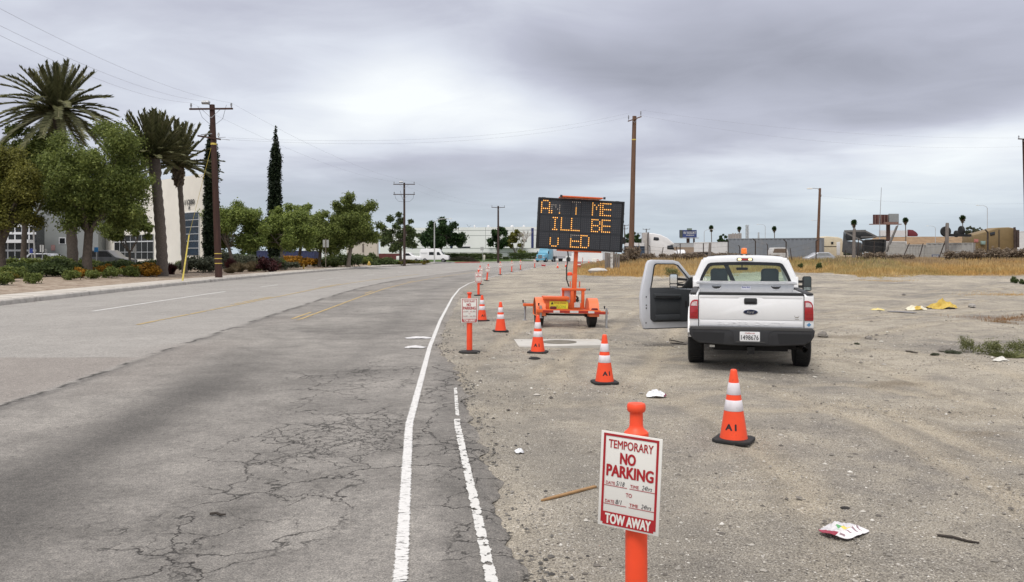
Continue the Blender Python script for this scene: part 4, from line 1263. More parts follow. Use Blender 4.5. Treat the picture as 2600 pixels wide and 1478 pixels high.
# ------------------------------------------------------------------ delineator posts with paper signs
def sign_parts(root, M, detail=True):
    b = MB(); b.box((0, 0, 0), (.305, .457, .006), M=M); board = b.build('sign_board', sign_white, root, bevel=.002)
    r = MB(); o = .0045
    def T(dx, dy, dz=o): return M @ Matrix.Translation((dx, dy, dz))
    w, h = .276, .428
    fw = .011
    for c, d in (((0, h / 2, o), (w, fw, .001)), ((-w / 2 + fw / 2, .0, o), (fw, h - fw, .001)), ((w / 2 - fw / 2, .0, o), (fw, h - fw, .001)), ((0, -h / 2 + .026, o), (w - 2 * fw, .062, .001))):
        r.box(c, d, M=M)
    r.text('TEMPORARY', .222, .040, T(0, .172), .022)
    r.text('NO', .075, .052, T(-.012, .108), .055); r.text('PARKING', .232, .054, T(0, .044), .055)
    for y, a in ((-.017, 0), (-.106, 0)):
        r.text('DATE', .046, .0145, T(-.095, y), .012); r.text('TIME', .042, .0145, T(.026, y), .012)
        r.box((-.068, y - .013, o), (.115, .0022, .001), M=M); r.box((.064, y - .013, o), (.125, .0022, .001), M=M)
    r.text('TO', .030, .019, T(0, -.062), .012)
    r.build('sign_print', sign_red, board, recalc=False, sm=False)
    k = MB()
    for s, x, y, ww in (('5/18', -.045, -.014, .044), ('24hrs', .088, -.014, .050), ('8/1', -.05, -.103, .032), ('24hrs', .088, -.103, .050)):
        k.text(s, ww, .022, T(x, y), -.004, 1.0, .25)
    k.build('ink_lettering', ink, board, recalc=False, sm=False)
    t = MB(); t.text('TOW AWAY', .226, .046, T(0, -h / 2 + .026, o + .0013), .055)
    t.build('white_lettering', sign_white, board, recalc=False, sm=False)
    return board


def make_delineator(label, foot, rz, lean=(0, 0), sz=.80, off=(0, 0), tilt=0.0, neck=True):
    root = thing('delineator_post', label, 'delineator', foot, group='orange delineator posts with no parking signs', rot=(lean[1], lean[0], 0))
    b = MB(); b.lathe([(.20, 0), (.205, .012), (.20, .035), (.07, .05), (.055, .06)], 8); b.build('base', rubber, root, bevel=.004)
    p = MB()
    prof = [(.054, .05), (.052, .9), (.0525, .955), (.056, .965), (.059, .985), (.058, 1.0), (.045, 1.012), (.036, 1.022), (.0325, 1.035), (.0318, 1.095), (.040, 1.100), (.0448, 1.108), (.0450, 1.130), (.040, 1.139), (.02, 1.142)]
    p.lathe(prof, 28); p.build('post', orange_faded, root, sm=35)
    Mx = Matrix.Translation((off[0], off[1], sz)) @ Matrix.Rotation(rz, 4, 'Z') @ Matrix.Translation((0, -.066, 0)) @ Matrix.Rotation(R(90), 4, 'X') @ Matrix.Rotation(tilt, 4, 'Z')
    sign_parts(root, Mx)
    return root


make_delineator('nearest delineator with a large readable sign, its foot below the photo edge', Vector((.600, 4.03, gzs(.6, 4.03))), R(-28), sz=.775, off=(-.010, -.005), tilt=R(-2.6))
DL = [(1192, 896, .05, (0, 0), 'second delineator beside the white edge line, sign facing the camera squarely'),
      (1215, 751, .08, (0, 0), 'third delineator, right behind the second one up the road'),
      (1219, 723, .1, (0, 0), 'fourth delineator, mostly hidden behind the third'),
      (1236, 713, .1, (.09, 0), 'delineator leaning to the right after the hidden one'),
      (1270, 698, .2, (0, 0), 'delineator below the fourth utility pole'),
      (1299.5, 691, .2, (0, 0), 'delineator between the thin utility pole and the message board, left one of two'),
      (1321.6, 686, .25, (0, 0), 'delineator between the thin utility pole and the message board, right one of two'),
      (1357.6, 680, .25, (0, 0), 'delineator directly in front of the blue lorry'),
      (1479, 667, .3, (0, 0), 'farthest delineator, behind the mast of the message board')]
for x, y, rz, lean, lab in DL:
    make_delineator(lab, ground_at(x, y), rz, lean)

# ------------------------------------------------------------------ pickup
TK = 'white work pickup'
YAW = R(13.6)
truck = thing('pickup_truck', 'white pickup with open driver door, amber roof beacon and steel toolbox', 'pickup truck', (3.80, 13.30, -.06), -YAW)
PX = Matrix(((0, 0, 1, 0), (1, 0, 0, 0), (0, 1, 0, 0), (0, 0, 0, 1)))      # prism drawn in (y, z), pushed along x


def arc(cy, cz, r, a0, a1, n): return [(cy + r * math.cos(R(a0 + (a1 - a0) * i / n)), cz + r * math.sin(R(a0 + (a1 - a0) * i / n))) for i in range(n + 1)]


def wheel(parent, x, y, r, w, rim=steel_rim, side=1, name='wheel'):
    t = MB(); h = w / 2
    t.lathe([(r * .62, -h * .9), (r * .86, -h), (r * .965, -h * .86), (r, -h * .55), (r * 1.0, h * .55), (r * .965, h * .86), (r * .86, h), (r * .62, h * .9)], 36, (x, y, r), axis='X')
    # tread blocks
    for k in range(48):
        a = 2 * math.pi * k / 48
        for sx in (-.62, -.2, .2, .62):
            t.box((0, 0, 0), (h * .34, r * .075, .012), M=Matrix.Translation((x + sx * h, y + math.cos(a) * r * .999, r + math.sin(a) * r * .999)) @ Matrix.Rotation(a - math.pi / 2, 4, 'X'))
    wh = t.build(name, tyre_m, parent, sm=40)
    q = MB(); q.lathe([(.03, side * h * .45), (r * .25, side * h * .5), (r * .5, side * h * .3), (r * .6, side * h * .7), (r * .64, side * h * .86), (r * .60, side * h * .2), (r * .3, -side * h * .5)], 28, (x, y, r), axis='X')
    q.build('rim', rim, wh, sm=40)
    return wh


RAX, FAX, WR = 1.14, 4.62, .395
# bed sides
bd = MB()
outl = [(0, .735), (0, 1.235), (.03, 1.262), (2.46, 1.262), (2.46, .52), (RAX + .56, .52)] + arc(RAX, .40, .50, 15, 165, 12) + [(RAX - .56, .52), (.35, .56)]
for sx in (-1, 1):
    a, c = (.81, .955) if sx > 0 else (-.955, -.81)
    bd.prism(outl, a, c, PX)
bd.box((0, 1.25, .78), (1.64, 2.4, .05)); bd.box((0, 2.43, 1.0), (1.64, .05, .46))
bd.build('bed', white_car, truck, bevel=.016)
for sx in (-1, 1):
    fl = MB()
    inner = arc(RAX, .40, .475, -4, 168, 18); outer = arc(RAX, .42, .57, -10, 164, 18)
    a, c = (.93, .99) if sx > 0 else (-1.0, -.93)
    fl.ring(outer, inner, a, c, PX); fl.build('wheel_flare', white_car, truck, bevel=.02, seg=3)
rl = MB()
for sx in (-1, 1): rl.box((sx * .895, 1.22, 1.272), (.105, 2.46, .026))
rl.build('bed_rail_cap', black_plastic, truck, bevel=.01)
tg = MB(); tg.box((0, .028, .993), (1.606, .05, .51)); tailgate = tg.build('tailgate', white_car, truck, bevel=.008)
cap = MB(); cap.box((0, .03, 1.268), (1.612, .075, .046)); cap.build('tailgate_cap', black_plastic, tailgate, bevel=.012)


def rr(w, h, r, n=5, cx=0, cz=0):
    o = []
    for sx, sz_, a0 in ((1, 1, 0), (-1, 1, 90), (-1, -1, 180), (1, -1, 270)):
        for i in range(n + 1):
            a = R(a0 + 90 * i / n); o.append((cx + sx * (w / 2 - r) + r * math.cos(a), cz + sz_ * (h / 2 - r) + r * math.sin(a)))
    return o


XZ = Matrix(((1, 0, 0, 0), (0, 0, -1, 0), (0, 1, 0, 0), (0, 0, 0, 1)))      # drawn in (x, z), pushed towards the rear (-y)
pn = MB()
pn.prism([(-.785, 1.185), (-.20, 1.185), (-.155, 1.165), (-.135, 1.115), (-.10, 1.09), (.10, 1.09), (.135, 1.115), (.155, 1.165), (.20, 1.185), (.785, 1.185), (.785, .855), (-.785, .855)], -.003, .004, XZ)
pn.prism([(-.785, .842), (.785, .842), (.785, .752), (-.785, .752)], -.003, .004, XZ)
pn.prism([(-.785, 1.197), (-.195, 1.197), (-.165, 1.222), (.165, 1.222), (.195, 1.197), (.785, 1.197), (.785, 1.238), (-.785, 1.238)], -.003, .002, XZ)
pn.build('pressed_panel', white_car, tailgate, bevel=.0035)
hd = MB(); hd.prism(rr(.20, .098, .022, 5, 0, 1.152), -.004, .012, XZ); hb = hd.build('handle', black_plastic, tailgate, bevel=.006)
h2 = MB(); h2.prism(rr(.15, .032, .012, 4, 0, 1.137), .0, .016, XZ); h2.build('handle_grip', mat('black_gloss', (.008, .008, .009), .3, var=0), hb, bevel=.004)
em = MB(); em.prism([(.117 * math.cos(2 * math.pi * i / 40), .978 + .046 * math.sin(2 * math.pi * i / 40)) for i in range(40)], 0, .010, XZ); eb = em.build('emblem', chrome, tailgate, bevel=.003)
e2 = MB(); e2.prism([(.107 * math.cos(2 * math.pi * i / 40), .978 + .039 * math.sin(2 * math.pi * i / 40)) for i in range(40)], 0, .0115, XZ); e2.build('emblem_field', mat('emblem_blue', (.008, .014, .04), .2, var=0), eb)
MT = lambda x, z, y=-.0125: Matrix.Translation((x, y, z)) @ Matrix.Rotation(R(90), 4, 'X')
e3 = MB(); e3.text('Ford', .115, .042, MT(0, .978), .0, .95, .35); e3.build('emblem_script', chrome, eb, recalc=False, sm=False)
sd_ = MB(); v_, f_ = text_geo('SUPER DUTY', .012, 1.25)
n_ = len(v_); e_ = v_[:, :2].max(0) - v_[:, :2].min(0)
kx, ky = 1.02 / e_[0], .050 / e_[1]
sd_.add([(x * kx, -.0072, .797 + y * ky) for x, y, _ in v_], f_)
for (i_, j_) in {}: pass
so = sd_.build('embossed_lettering', white_car, tailgate, recalc=False, sm=False)
_sol = so.modifiers.new('thickness', 'SOLIDIFY'); _sol.thickness = .006; _sol.offset = 0
bg_ = MB(); bg_.box((.70, -.005, .905), (.055, .003, .02)); bg_.box((.70, -.005, .878), (.06, .003, .012))
for k in range(2): bg_.box((.668 + k * .062, -.005, .925), (.010, .003, .016), rot=Matrix.Rotation(.5 - k, 4, 'Y'))
bg_.build('badge', chrome, tailgate)
gp = MB()
for sx in (-1, 1): gp.box((sx * .8075, .03, .995), (.006, .055, .53))
gp.build('panel_gap', mat('panel_gap', (.05, .05, .055), .8, var=0), tailgate)
# tail lamps
red_lens = mat('red_lens', (.36, .008, .014), .12, var=.15, vs=14, coat=1.0)
lens_clear = mat('clear_lens', (.62, .50, .50), .12, var=.25, vs=30, coat=1.0)
for sx in (-1, 1):
    q = MB(); o = [(.815, .855), (.815, 1.168), (.875, 1.168), (.915, 1.150), (.940, 1.105), (.948, 1.04), (.950, .870), (.945, .855)]
    o = [(sx * x, z) for x, z in o]
    q.prism(o if sx > 0 else o[::-1], -.12, .014, XZ); tl = q.build('tail_lamp', red_lens, truck, bevel=.008)
    q = MB(); o = [(.830, 1.070), (.830, 1.140), (.875, 1.140), (.905, 1.125), (.922, 1.095), (.925, 1.070)]
    o = [(sx * x, z) for x, z in o]
    q.prism(o if sx > 0 else o[::-1], .010, .0165, XZ); q.build('reversing_lens', lens_clear, tl)
    q = MB(); q.box((sx * .885, -.0145, .955), (.10, .002, .004)); q.box((sx * .885, -.0145, .895), (.10, .002, .004)); q.build('lens_rib', mat('red_lens_dark', (.16, .004, .008), .2, var=0), tl)
st = MB(); st.prism([(.845, .79), (.885, .825), (.915, .795), (.88, .76)], .0, .003, XZ); dcl = st.build('blue_decal', mat('decal_blue', (.09, .25, .46), .5, var=.1), truck)
# bumper
bp = MB()
o = [(-.945, .732), (.945, .732), (.955, .70), (.945, .62), (.90, .545), (.80, .485), (.55, .468), (.32, .455), (-.32, .455), (-.55, .468), (-.80, .485), (-.90, .545), (-.945, .62), (-.955, .70)]
bp.prism(o, -.10, .15, XZ)
bumper = bp.build('rear_bumper', mat('bumper_black', (.024, .025, .028), .6, var=.2, vs=4), truck, bevel=.022, seg=3)
q = MB(); q.box((0, -.08, .735), (1.84, .15, .012)); q.box((0, -.152, .716), (1.82, .008, .03)); q.build('step_pad', mat('bumper_step', (.055, .055, .055), .75, var=.2), bumper, bevel=.003)
q = MB(); q.prism([(-.34, .705), (.34, .705), (.27, .66), (.25, .49), (-.25, .49), (-.27, .66)], .146, .156, XZ); q.build('plate_recess', mat('bumper_panel', (.035, .037, .042), .6, var=.15), bumper, bevel=.004)
q = MB(); q.box((-.01, -.158, .517), (.44, .012, .018)); q.build('plate_ledge', mat('bumper_step'), bumper)
for sx in (-1, 1):
    q = MB(); q.prism([(sx * .40, .655), (sx * .90, .655), (sx * .90, .60), (sx * .84, .53), (sx * .42, .49)], .148, .1515, XZ); q.build('bumper_side_panel', mat('bumper_deep', (.010, .0105, .012), .55, var=.1), bumper)
pl = MB(); pl.prism(rr(.305, .152, .012, 4, -.018, .603), .157, .160, XZ); plate = pl.build('licence_plate', mat('plate_white', (.72, .73, .74), .4, var=.02), truck, bevel=.001)
q = MB(); q.text('1498676', .265, .072, MT(-.018, .588, -.1612), .018, 1.05); q.build('plate_number', ink, plate, recalc=False, sm=False)
q = MB(); q.text('California', .150, .026, MT(-.018, .657, -.1612), .01, 1, .3); q.build('plate_script', mat('plate_red', (.42, .06, .05), .5, var=0), plate, recalc=False, sm=False)
# underside
us = MB()
us.box((0, .12, .40), (1.15, .07, .09)); us.box((0, -.02, .375), (.09, .22, .09)); us.box((0, -.115, .375), (.11, .03, .11))
us.box((-.32, .05, .41), (.55, .03, .07)); us.box((.45, .2, .42), (.5, .1, .08))
for sx in (-1, 1):
    us.box((sx * .43, 2.6, .56), (.08, 5.2, .14)); us.box((sx * .5, .55, .44), (.06, .9, .05)); us.tube([(sx * .55, RAX, .75), (sx * .5, RAX - .1, .40)], .035, 8)
us.tube([(-.8, RAX, WR), (.8, RAX, WR)], .06, 10); us.lathe([(.02, -.2), (.14, -.13), (.17, 0), (.14, .12), (.02, .18)], 16, (.05, RAX, WR), axis='Y')
us.tube([(-.8, FAX, WR), (.8, FAX, WR)], .05, 10)
us.lathe([(.2, -.09), (.36, -.08), (.37, 0), (.36, .08), (.2, .09)], 24, (0, .66, .52))
us.tube([(.66, 2.4, .42), (.66, .6, .42), (.80, .15, .42)], .04, 10)
us.box((0, 3.4, .5), (1.5, 1.6, .12))
us.build('underbody', mat('underbody', (.012, .012, .012), .9, var=.3), truck)
q = MB(); q.tube([(.80, .22, .41), (.82, -.02, .40)], .045, 14, cap=False); q.build('exhaust_tip', mat('exhaust', (.05, .045, .04), .6, .5), truck, sm=60)
q = MB(); q.box((-.595, -.005, .425), (.08, .01, .035)); q.build('hitch_label', sign_white, truck)
for sx in (-1, 1):
    wheel(truck, sx * .87, RAX, WR, .265, side=sx); wheel(truck, sx * .86, FAX, WR, .25, side=sx)
# cross-bed toolbox
diam = bpy.data.materials.new('diamond_plate'); diam.use_nodes = True
t_ = NT(diam.node_tree); b_ = t_.n['Principled BSDF']
co_ = t_.new('ShaderNodeTexCoord').outputs['Object']
sp_ = t_.new('ShaderNodeSeparateXYZ'); t_.l.new(co_, sp_.inputs[0])
s1 = t_.math('SINE', t_.math('MULTIPLY', t_.math('ADD', sp_.outputs[0], t_.math('ADD', sp_.outputs[2], sp_.outputs[1])), 150))
s2 = t_.math('SINE', t_.math('MULTIPLY', t_.math('SUBTRACT', sp_.outputs[0], t_.math('ADD', sp_.outputs[2], sp_.outputs[1])), 150))
hh_ = t_.math('MAXIMUM', t_.math('MULTIPLY', t_.step(s1, .3, .9), t_.step(s2, -.2, -.9)), t_.math('MULTIPLY', t_.step(s2, .3, .9), t_.step(s1, -.2, -.9)))
bn_ = t_.new('ShaderNodeBump'); bn_.inputs['Strength'].default_value = .55; bn_.inputs['Distance'].default_value = .012
t_.put(bn_.inputs['Height'], hh_); t_.put(b_.inputs['Normal'], bn_.outputs[0])
t_.put(b_.inputs['Base Color'], t_.mix(hh_, (.55, .56, .57), (.88, .89, .90)))
b_.inputs['Metallic'].default_value = .85; b_.inputs['Roughness'].default_value = .36
tb = MB(); tb.box((0, 2.17, 1.265), (1.66, .44, .19)); toolbox = tb.build('toolbox', diam, truck, bevel=.006)
q = MB(); q.box((0, 2.16, 1.373), (1.76, .50, .036)); q.build('toolbox_lid', diam, toolbox, bevel=.006)
for sx in (-.52, .52):
    q = MB(); q.prism([(sx - .082, 1.325), (sx + .082, 1.325), (sx + .078, 1.30), (sx + .05, 1.272), (sx, 1.262), (sx - .05, 1.272), (sx - .078, 1.30)], -1.953 - .0, -1.946, Matrix(((1, 0, 0, 0), (0, 0, -1, 0), (0, 1, 0, 0), (0, 0, 0, 1)))); la = q.build('latch', mat('latch_dark', (.05, .05, .05), .4, .6, var=.1), toolbox)
    q = MB(); q.box((sx, 1.938, 1.318), (.14, .02, .014)); q.tube([(sx - .08, 1.945, 1.30), (sx - .05, 1.942, 1.270), (sx, 1.942, 1.260), (sx + .05, 1.942, 1.270), (sx + .08, 1.945, 1.30)], .006, 6); q.build('latch_handle', chrome, la, sm=60)
q = MB(); q.box((.0, 1.946, 1.288), (.165, .008, .068)); pb = q.build('maker_plate', mat('maker_plate', (.62, .63, .68), .35, .3, var=.05), toolbox, bevel=.002)
MTB = lambda x, z: Matrix.Translation((x, 1.9412, z)) @ Matrix.Rotation(R(90), 4, 'X')
q = MB(); q.text('Better Built', .135, .026, MTB(0, 1.298), .03); q.build('maker_lettering', mat('maker_blue', (.03, .05, .25), .5, var=0), pb, recalc=False, sm=False)

# cab
oz = [(-.955, 1.10), (-.957, 1.25), (-.945, 1.385), (-.90, 1.50), (-.845, 1.62), (-.79, 1.735), (-.755, 1.795), (-.69, 1.832), (-.55, 1.845), (-.28, 1.858), (0, 1.862)]
wz = [(-.835, 1.375), (-.837, 1.385), (-.825, 1.42), (-.795, 1.50), (-.75, 1.60), (-.705, 1.68), (-.68, 1.715), (-.63, 1.735), (-.52, 1.742), (-.27, 1.75), (0, 1.752)]
mir = lambda l: l + [(-x, z) for x, z in l[-2::-1]]
outer, inner = mir(oz), mir(wz)
cb = MB()
CY = 2.52
def lean_ring(ol, il, y0, y1):
    vs = []; fs = []; n = len(ol)
    for l, yy in ((ol, y0), (il, y0), (ol, y1), (il, y1)):
        for x, z in l: vs.append((x, yy + (z - 1.3) * .12, z))
    for i in range(n - 1):
        j = i + 1
        fs += [(i, j, j + n, i + n), (i + 2 * n, i + 3 * n, j + 3 * n, j + 2 * n), (i, i + 2 * n, j + 2 * n, j), (i + n, j + n, j + 3 * n, i + 3 * n)]
    return vs, fs
cb.add(*lean_ring(outer, inner, CY, CY + .07))
cb.box((0, CY - .01, 1.02), (1.9, .06, .72)); cb.box((0, CY - .008, 1.377), (1.70, .05, .03))
# roof
rings = []
for y, k, dzr in ((CY + .05, 1.0, -.002), (CY + .14, 1.0, .012), (2.95, .985, .022), (3.35, .965, .018), (3.68, .94, -.008), (3.82, .93, -.035)):
    top = [(x * k, y + (0.06 if y < 2.7 else .06), z + dzr) for x, z in outer[5:16]]
    bot = [(x * .97, y_, z - .045) for x, y_, z in top[::-1]]
    rings.append(top + bot)
cb.loft(rings)
# pillars, belt and sills
for sx in (-1, 1):
    cb.bar((sx * .735, 3.84, 1.79), (sx * .905, 4.42, 1.30), .055, .075)
    cb.bar((sx * .745, 2.6, 1.80), (sx * .725, 3.86, 1.80), .06, .05)
    cb.bar((sx * .945, 2.60, .47), (sx * .945, 4.28, .47), .07, .14)
    cb.box((sx * .93, 2.60, 1.0), (.06, .10, .95)); cb.bar((sx * .935, 2.60, 1.38), (sx * .76, 2.66, 1.79), .06, .08)
    cb.box((sx * .93, 4.30, .85), (.06, .08, .85))
cab = cb.build('cab', white_car, truck, bevel=.012)
q = MB(); inn2 = []
for x, z in inner: inn2.append((x * .935, 1.375 + (z - 1.375) * (.83) + .004))
q.add(*lean_ring([(x * 1.004, z) for x, z in inner], inn2, CY + .012, CY + .03)); q.build('rear_window_seal', mat('window_black', (.012, .013, .014), .3, var=0), cab)
q = MB(); q.add([(x, CY + .022 + (z - 1.3) * .12, z) for x, z in inner], [tuple(range(len(inner)))]); q.build('rear_window', glass('cab_glass', (.86, .95, .90), .07), cab)
q = MB(); q.text('13', .055, .045, Matrix.Translation((-.735, CY + .010 + .12 * .13, 1.425)) @ Matrix.Rotation(R(83), 4, 'X'), .05); q.build('unit_number', sign_white, cab, recalc=False, sm=False)
q = MB(); q.add([(-.72, 3.87, 1.77), (.72, 3.87, 1.77), (.89, 4.43, 1.29), (-.89, 4.43, 1.29)], [(0, 1, 2, 3)]); q.build('windscreen', glass('windscreen_glass', (.80, .95, .86), .06), cab)
q = MB(); q.add([(.94, 2.72, 1.30), (.935, 4.18, 1.30), (.775, 3.80, 1.75), (.80, 2.74, 1.75)], [(0, 1, 2, 3)]); q.build('side_window', glass('windscreen_glass'), cab)
q = MB(); q.prism([(2.64, .50), (2.64, 1.29), (4.24, 1.29), (4.27, .50)], .93, .972, PX); q.build('passenger_door', white_car, truck, bevel=.012)
q = MB()
for k in range(24):
    pass
q.prism(rr(.30, .052, .024, 5, 0, 1.800), -CY - .054, -CY + .0 - .03, Matrix(((1, 0, 0, 0), (0, 0, -1, 0), (0, 1, 0, 0), (0, 0, 0, 1))))
bl = q.build('high_brake_lamp', mat('lamp_bezel', (.10, .10, .09), .4, var=.1), cab)
NEGY = Matrix(((1, 0, 0, 0), (0, 0, -1, 0), (0, 1, 0, 0), (0, 0, 0, 1)))
q = MB(); q.prism(rr(.115, .034, .006, 3, 0, 1.800), -CY + .0 - .03, -CY - .025, NEGY); q.build('brake_lens', red_lens, bl)
for sx in (-1, 1):
    q = MB(); q.prism(rr(.062, .036, .008, 3, sx * .095, 1.800), -CY - .03, -CY - .025, NEGY); q.build('cargo_lamp_lens', mat('cargo_lamp', (.9, .8, .5), .3, var=0, emit=(1.0, .80, .36), es=.95), bl)
# beacon
bc = MB(); bc.lathe([(.066, 1.862), (.066, 1.893), (.055, 1.897)], 24, (0, 2.95, .008)); bcn = bc.build('beacon', black_plastic, truck, sm=40)
q = MB(); q.lathe([(.054, 1.897), (.056, 1.91), (.054, 1.985), (.048, 2.005), (.03, 2.012)], 28, (0, 2.95, .008)); q.build('beacon_dome', mat('amber_lens', (.80, .17, .008), .15, var=.3, vs=18, coat=1.0, emit=(1, .18, .0), es=.12), bcn, sm=60)
q = MB(); q.box((0, 2.884, 1.883), (.05, .003, .014)); q.build('beacon_label', sign_white, bcn)
# interior
inr = mat('interior_grey', (.10, .12, .125), .85, var=.1)
q = MB(); q.box((0, 4.15, 1.08), (1.8, .45, .32)); q.box((0, 4.0, 1.2), (1.75, .3, .1)); q.box((0, 3.4, .56), (1.8, 1.7, .1)); q.build('dashboard', mat('dash_dark', (.035, .037, .04), .8, var=.1), cab, bevel=.03)
for sx in (-.47, .47):
    q = MB(); q.loft([[(sx + x * w, y + dy, z) for x, y in ((-.5, -.05), (-.42, -.075), (.42, -.075), (.5, -.05), (.5, .05), (.42, .075), (-.42, .075), (-.5, .05))] for w, z, dy in ((.52, .78, 3.0), (.52, 1.15, 2.9), (.50, 1.30, 2.86), (.36, 1.375, 2.84), (.315, 1.42, 2.83), (.325, 1.55, 2.82), (.30, 1.60, 2.815), (.22, 1.625, 2.81))])
    q.box((sx, 3.2, .74), (.5, .5, .16)); q.build('seat', mat('seat_vinyl', (.05, .07, .076), .7, var=.1), cab, bevel=.02)
q = MB(); q.box((0, 2.95, 1.1), (.3, .12, .5)); q.build('centre_seat', mat('seat_vinyl'), cab, bevel=.03)
q = MB(); q.prism(rr(.23, .055, .02, 4, -.01, 1.60), -3.88, -3.85, NEGY); q.tube([(-.01, 3.9, 1.63), (-.01, 3.87, 1.74)], .012, 6); q.build('rear_view_mirror', black_plastic, cab)
q = MB()
for k in range(24):
    a = 2 * math.pi * k / 24; b2 = 2 * math.pi * (k + 1) / 24
    q.tube([(-.47 + .19 * math.cos(a), 3.75 - .07 * math.sin(a), 1.14 + .17 * math.sin(a)), (-.47 + .19 * math.cos(b2), 3.75 - .07 * math.sin(b2), 1.14 + .17 * math.sin(b2))], .014, 6)
q.tube([(-.47, 3.75, 1.14), (-.47, 4.0, 1.08)], .03, 8); q.bar((-.65, 3.75, 1.14), (-.29, 3.75, 1.14), .04, .02); q.build('steering_wheel', black_plastic, cab)
q = MB(); q.bar((-.36, 2.72, 1.74), (-.20, 2.86, 1.36), .085, .02); q.build('seat_belt', mat('belt_dark', (.05, .055, .06), .8, var=0), cab)
# front end
fr = MB()
for z0, z1, hw in ((.55, 1.10, .96),):
    fr.loft([[(-hw_, y, z0_), (hw_, y, z0_), (hw_, y, z1_ - .1), (hw_ - .12, y, z1_), (-hw_ + .12, y, z1_), (-hw_, y, z1_ - .1)] for y, hw_, z0_, z1_ in ((4.30, .955, .78, 1.285), (4.9, .955, .80, 1.25), (5.45, .94, .62, 1.19), (5.6, .90, .60, 1.12))])
for sx in (-1, 1):
    a, c = (.90, .985) if sx > 0 else (-.985, -.90)
    fr.ring(arc(FAX, .42, .57, -10, 190, 18), arc(FAX, .40, .47, -4, 184, 18), a, c, PX)
fr.build('bonnet', white_car, truck, bevel=.03)
q = MB(); q.box((0, 5.65, .92), (1.1, .06, .36)); q.build('radiator_grille', chrome, truck, bevel=.02)
for sx in (-1, 1):
    q = MB(); q.box((sx * .73, 5.62, .92), (.30, .08, .30)); q.build('headlight', glass('headlight_glass', (.9, .9, .92), .2), truck, bevel=.03)
q = MB(); q.box((0, 5.68, .6), (1.9, .2, .22)); q.build('front_bumper', black_plastic, truck, bevel=.04)


def mirror(parent, M, glass_m, small_m):
    """tow mirror: housing with the two panes facing -y"""
    q = MB(); q.loft([[(x * w, y, z * h) for x, z in rr(.165, .295, .035, 4)] for y, w, h in ((-.035, 1.0, 1.0), (.0, 1.04, 1.03), (.06, .95, .96), (.10, .6, .75))], M=M)
    hsg = q.build('door_mirror', black_plastic, parent, sm=40)
    q = MB(); q.prism(rr(.138, .185, .02, 4, 0, .045), .036, .039, M @ XZ); q.build('mirror_glass', glass_m, hsg)
    q = MB(); q.prism(rr(.138, .065, .012, 4, 0, -.098), .036, .039, M @ XZ); q.build('spotter_glass', small_m, hsg)
    return hsg


mir_white = mat('mirror_silver', (.92, .93, .94), .05, 1.0, var=0)
mir_dark = mat('mirror_dark_reflection', (.045, .06, .065), .06, .0, var=.1, spec=.7)  # a dark reflection put into the pane's own colour
mr = mirror(truck, Matrix.Translation((1.265, 4.05, 1.30)) @ Matrix.Rotation(R(8), 4, 'Z'), mir_dark, mat('mirror_small', (.30, .36, .38), .08, .8, var=.5, vs=30))
q = MB(); q.bar((.95, 4.12, 1.34), (1.2, 4.08, 1.34), .05, .06); q.bar((.95, 4.12, 1.24), (1.2, 4.08, 1.24), .05, .06); q.build('mirror_arm', black_plastic, mr)

# the open driver's door, hung on its hinge
AO = R(57)
door_dir = Vector((-math.sin(AO), -math.cos(AO), 0)); inner_n = Vector((math.cos(AO), -math.sin(AO), 0))     # inner face looks back at the camera
DM = Matrix(((door_dir.x, 0, inner_n.x, -.97), (door_dir.y, 0, inner_n.y, 3.97), (0, 1, 0, 0), (0, 0, 0, 1)))
d_out = [(1.165, .385), (1.235, .60), (1.245, 1.05), (1.205, 1.27), (1.10, 1.70), (1.06, 1.765), (.98, 1.785), (.52, 1.775), (.38, 1.74), (.10, 1.44), (-.04, 1.28), (-.02, 1.10), (.0, .75), (.02, .385)]
d_in = [(1.035, 1.20), (1.04, 1.205), (1.035, 1.23), (1.01, 1.35), (.965, 1.64), (.95, 1.68), (.91, 1.705), (.50, 1.70), (.40, 1.67), (.16, 1.415), (.06, 1.30), (.055, 1.26), (.055, 1.21), (.06, 1.20)]
q = MB(); q.ring(d_out, d_in, -.07, .03, DM); door = q.build('driver_door', mat('door_inner_paint', (.62, .64, .68), .35, var=.04, coat=.4), truck, bevel=.014)
q = MB(); q.prism([(1.165, .372), (1.165, .388), (.02, .388), (.02, .372)], -.05, .035, DM); q.build('door_bottom_seal', black_plastic, door)
q = MB(); q.ring([((x - .55) * 1.012 + .55, (z - 1.45) * 1.02 + 1.45) for x, z in d_in], [((x - .55) * .955 + .55, (z - 1.45) * .945 + 1.45) for x, z in d_in], .015, .038, DM); q.build('window_seal', black_plastic, door)
trim = mat('door_trim', (.032, .036, .041), .75, var=.12, vs=3, bump=.15, bs=80)
q = MB(); q.prism([(1.055, 1.215), (.03, 1.16), (.02, .80), (.05, .52), (.10, .505), (.98, .515), (1.045, .58)], .025, .06, DM); tr_ = q.build('door_trim', trim, door, bevel=.012)
q = MB(); q.prism([(.98, 1.10), (.38, 1.075), (.34, 1.03), (.40, .985), (.98, 1.0)], .055, .105, DM); q.build('armrest', trim, tr_, bevel=.015)
q = MB(); q.prism([(.96, 1.052), (.42, 1.035), (.42, 1.012), (.96, 1.022)], .1, .109, DM); q.build('armrest_slot', mat('trim_black', (.01, .01, .011), .8, var=0), tr_)
q = MB(); q.prism([(.93, .97), (.36, .96), (.36, .68), (.93, .68)], .055, .064, DM); q.build('trim_inset', mat('trim_inset', (.032, .036, .04), .85, var=.15, vs=20, stretch=(6, 1, 1)), tr_, bevel=.008)
q = MB(); q.prism([(.25, .93), (.21, .93), (.21, .80), (.25, .80)], .055, .066, DM); q.build('trim_switch', mat('trim_black'), tr_)
q = MB(); q.prism([(.95, .66), (.38, .66), (.36, .545), (.95, .545)], .055, .085, DM); q.build('door_pocket', trim, tr_, bevel=.01)
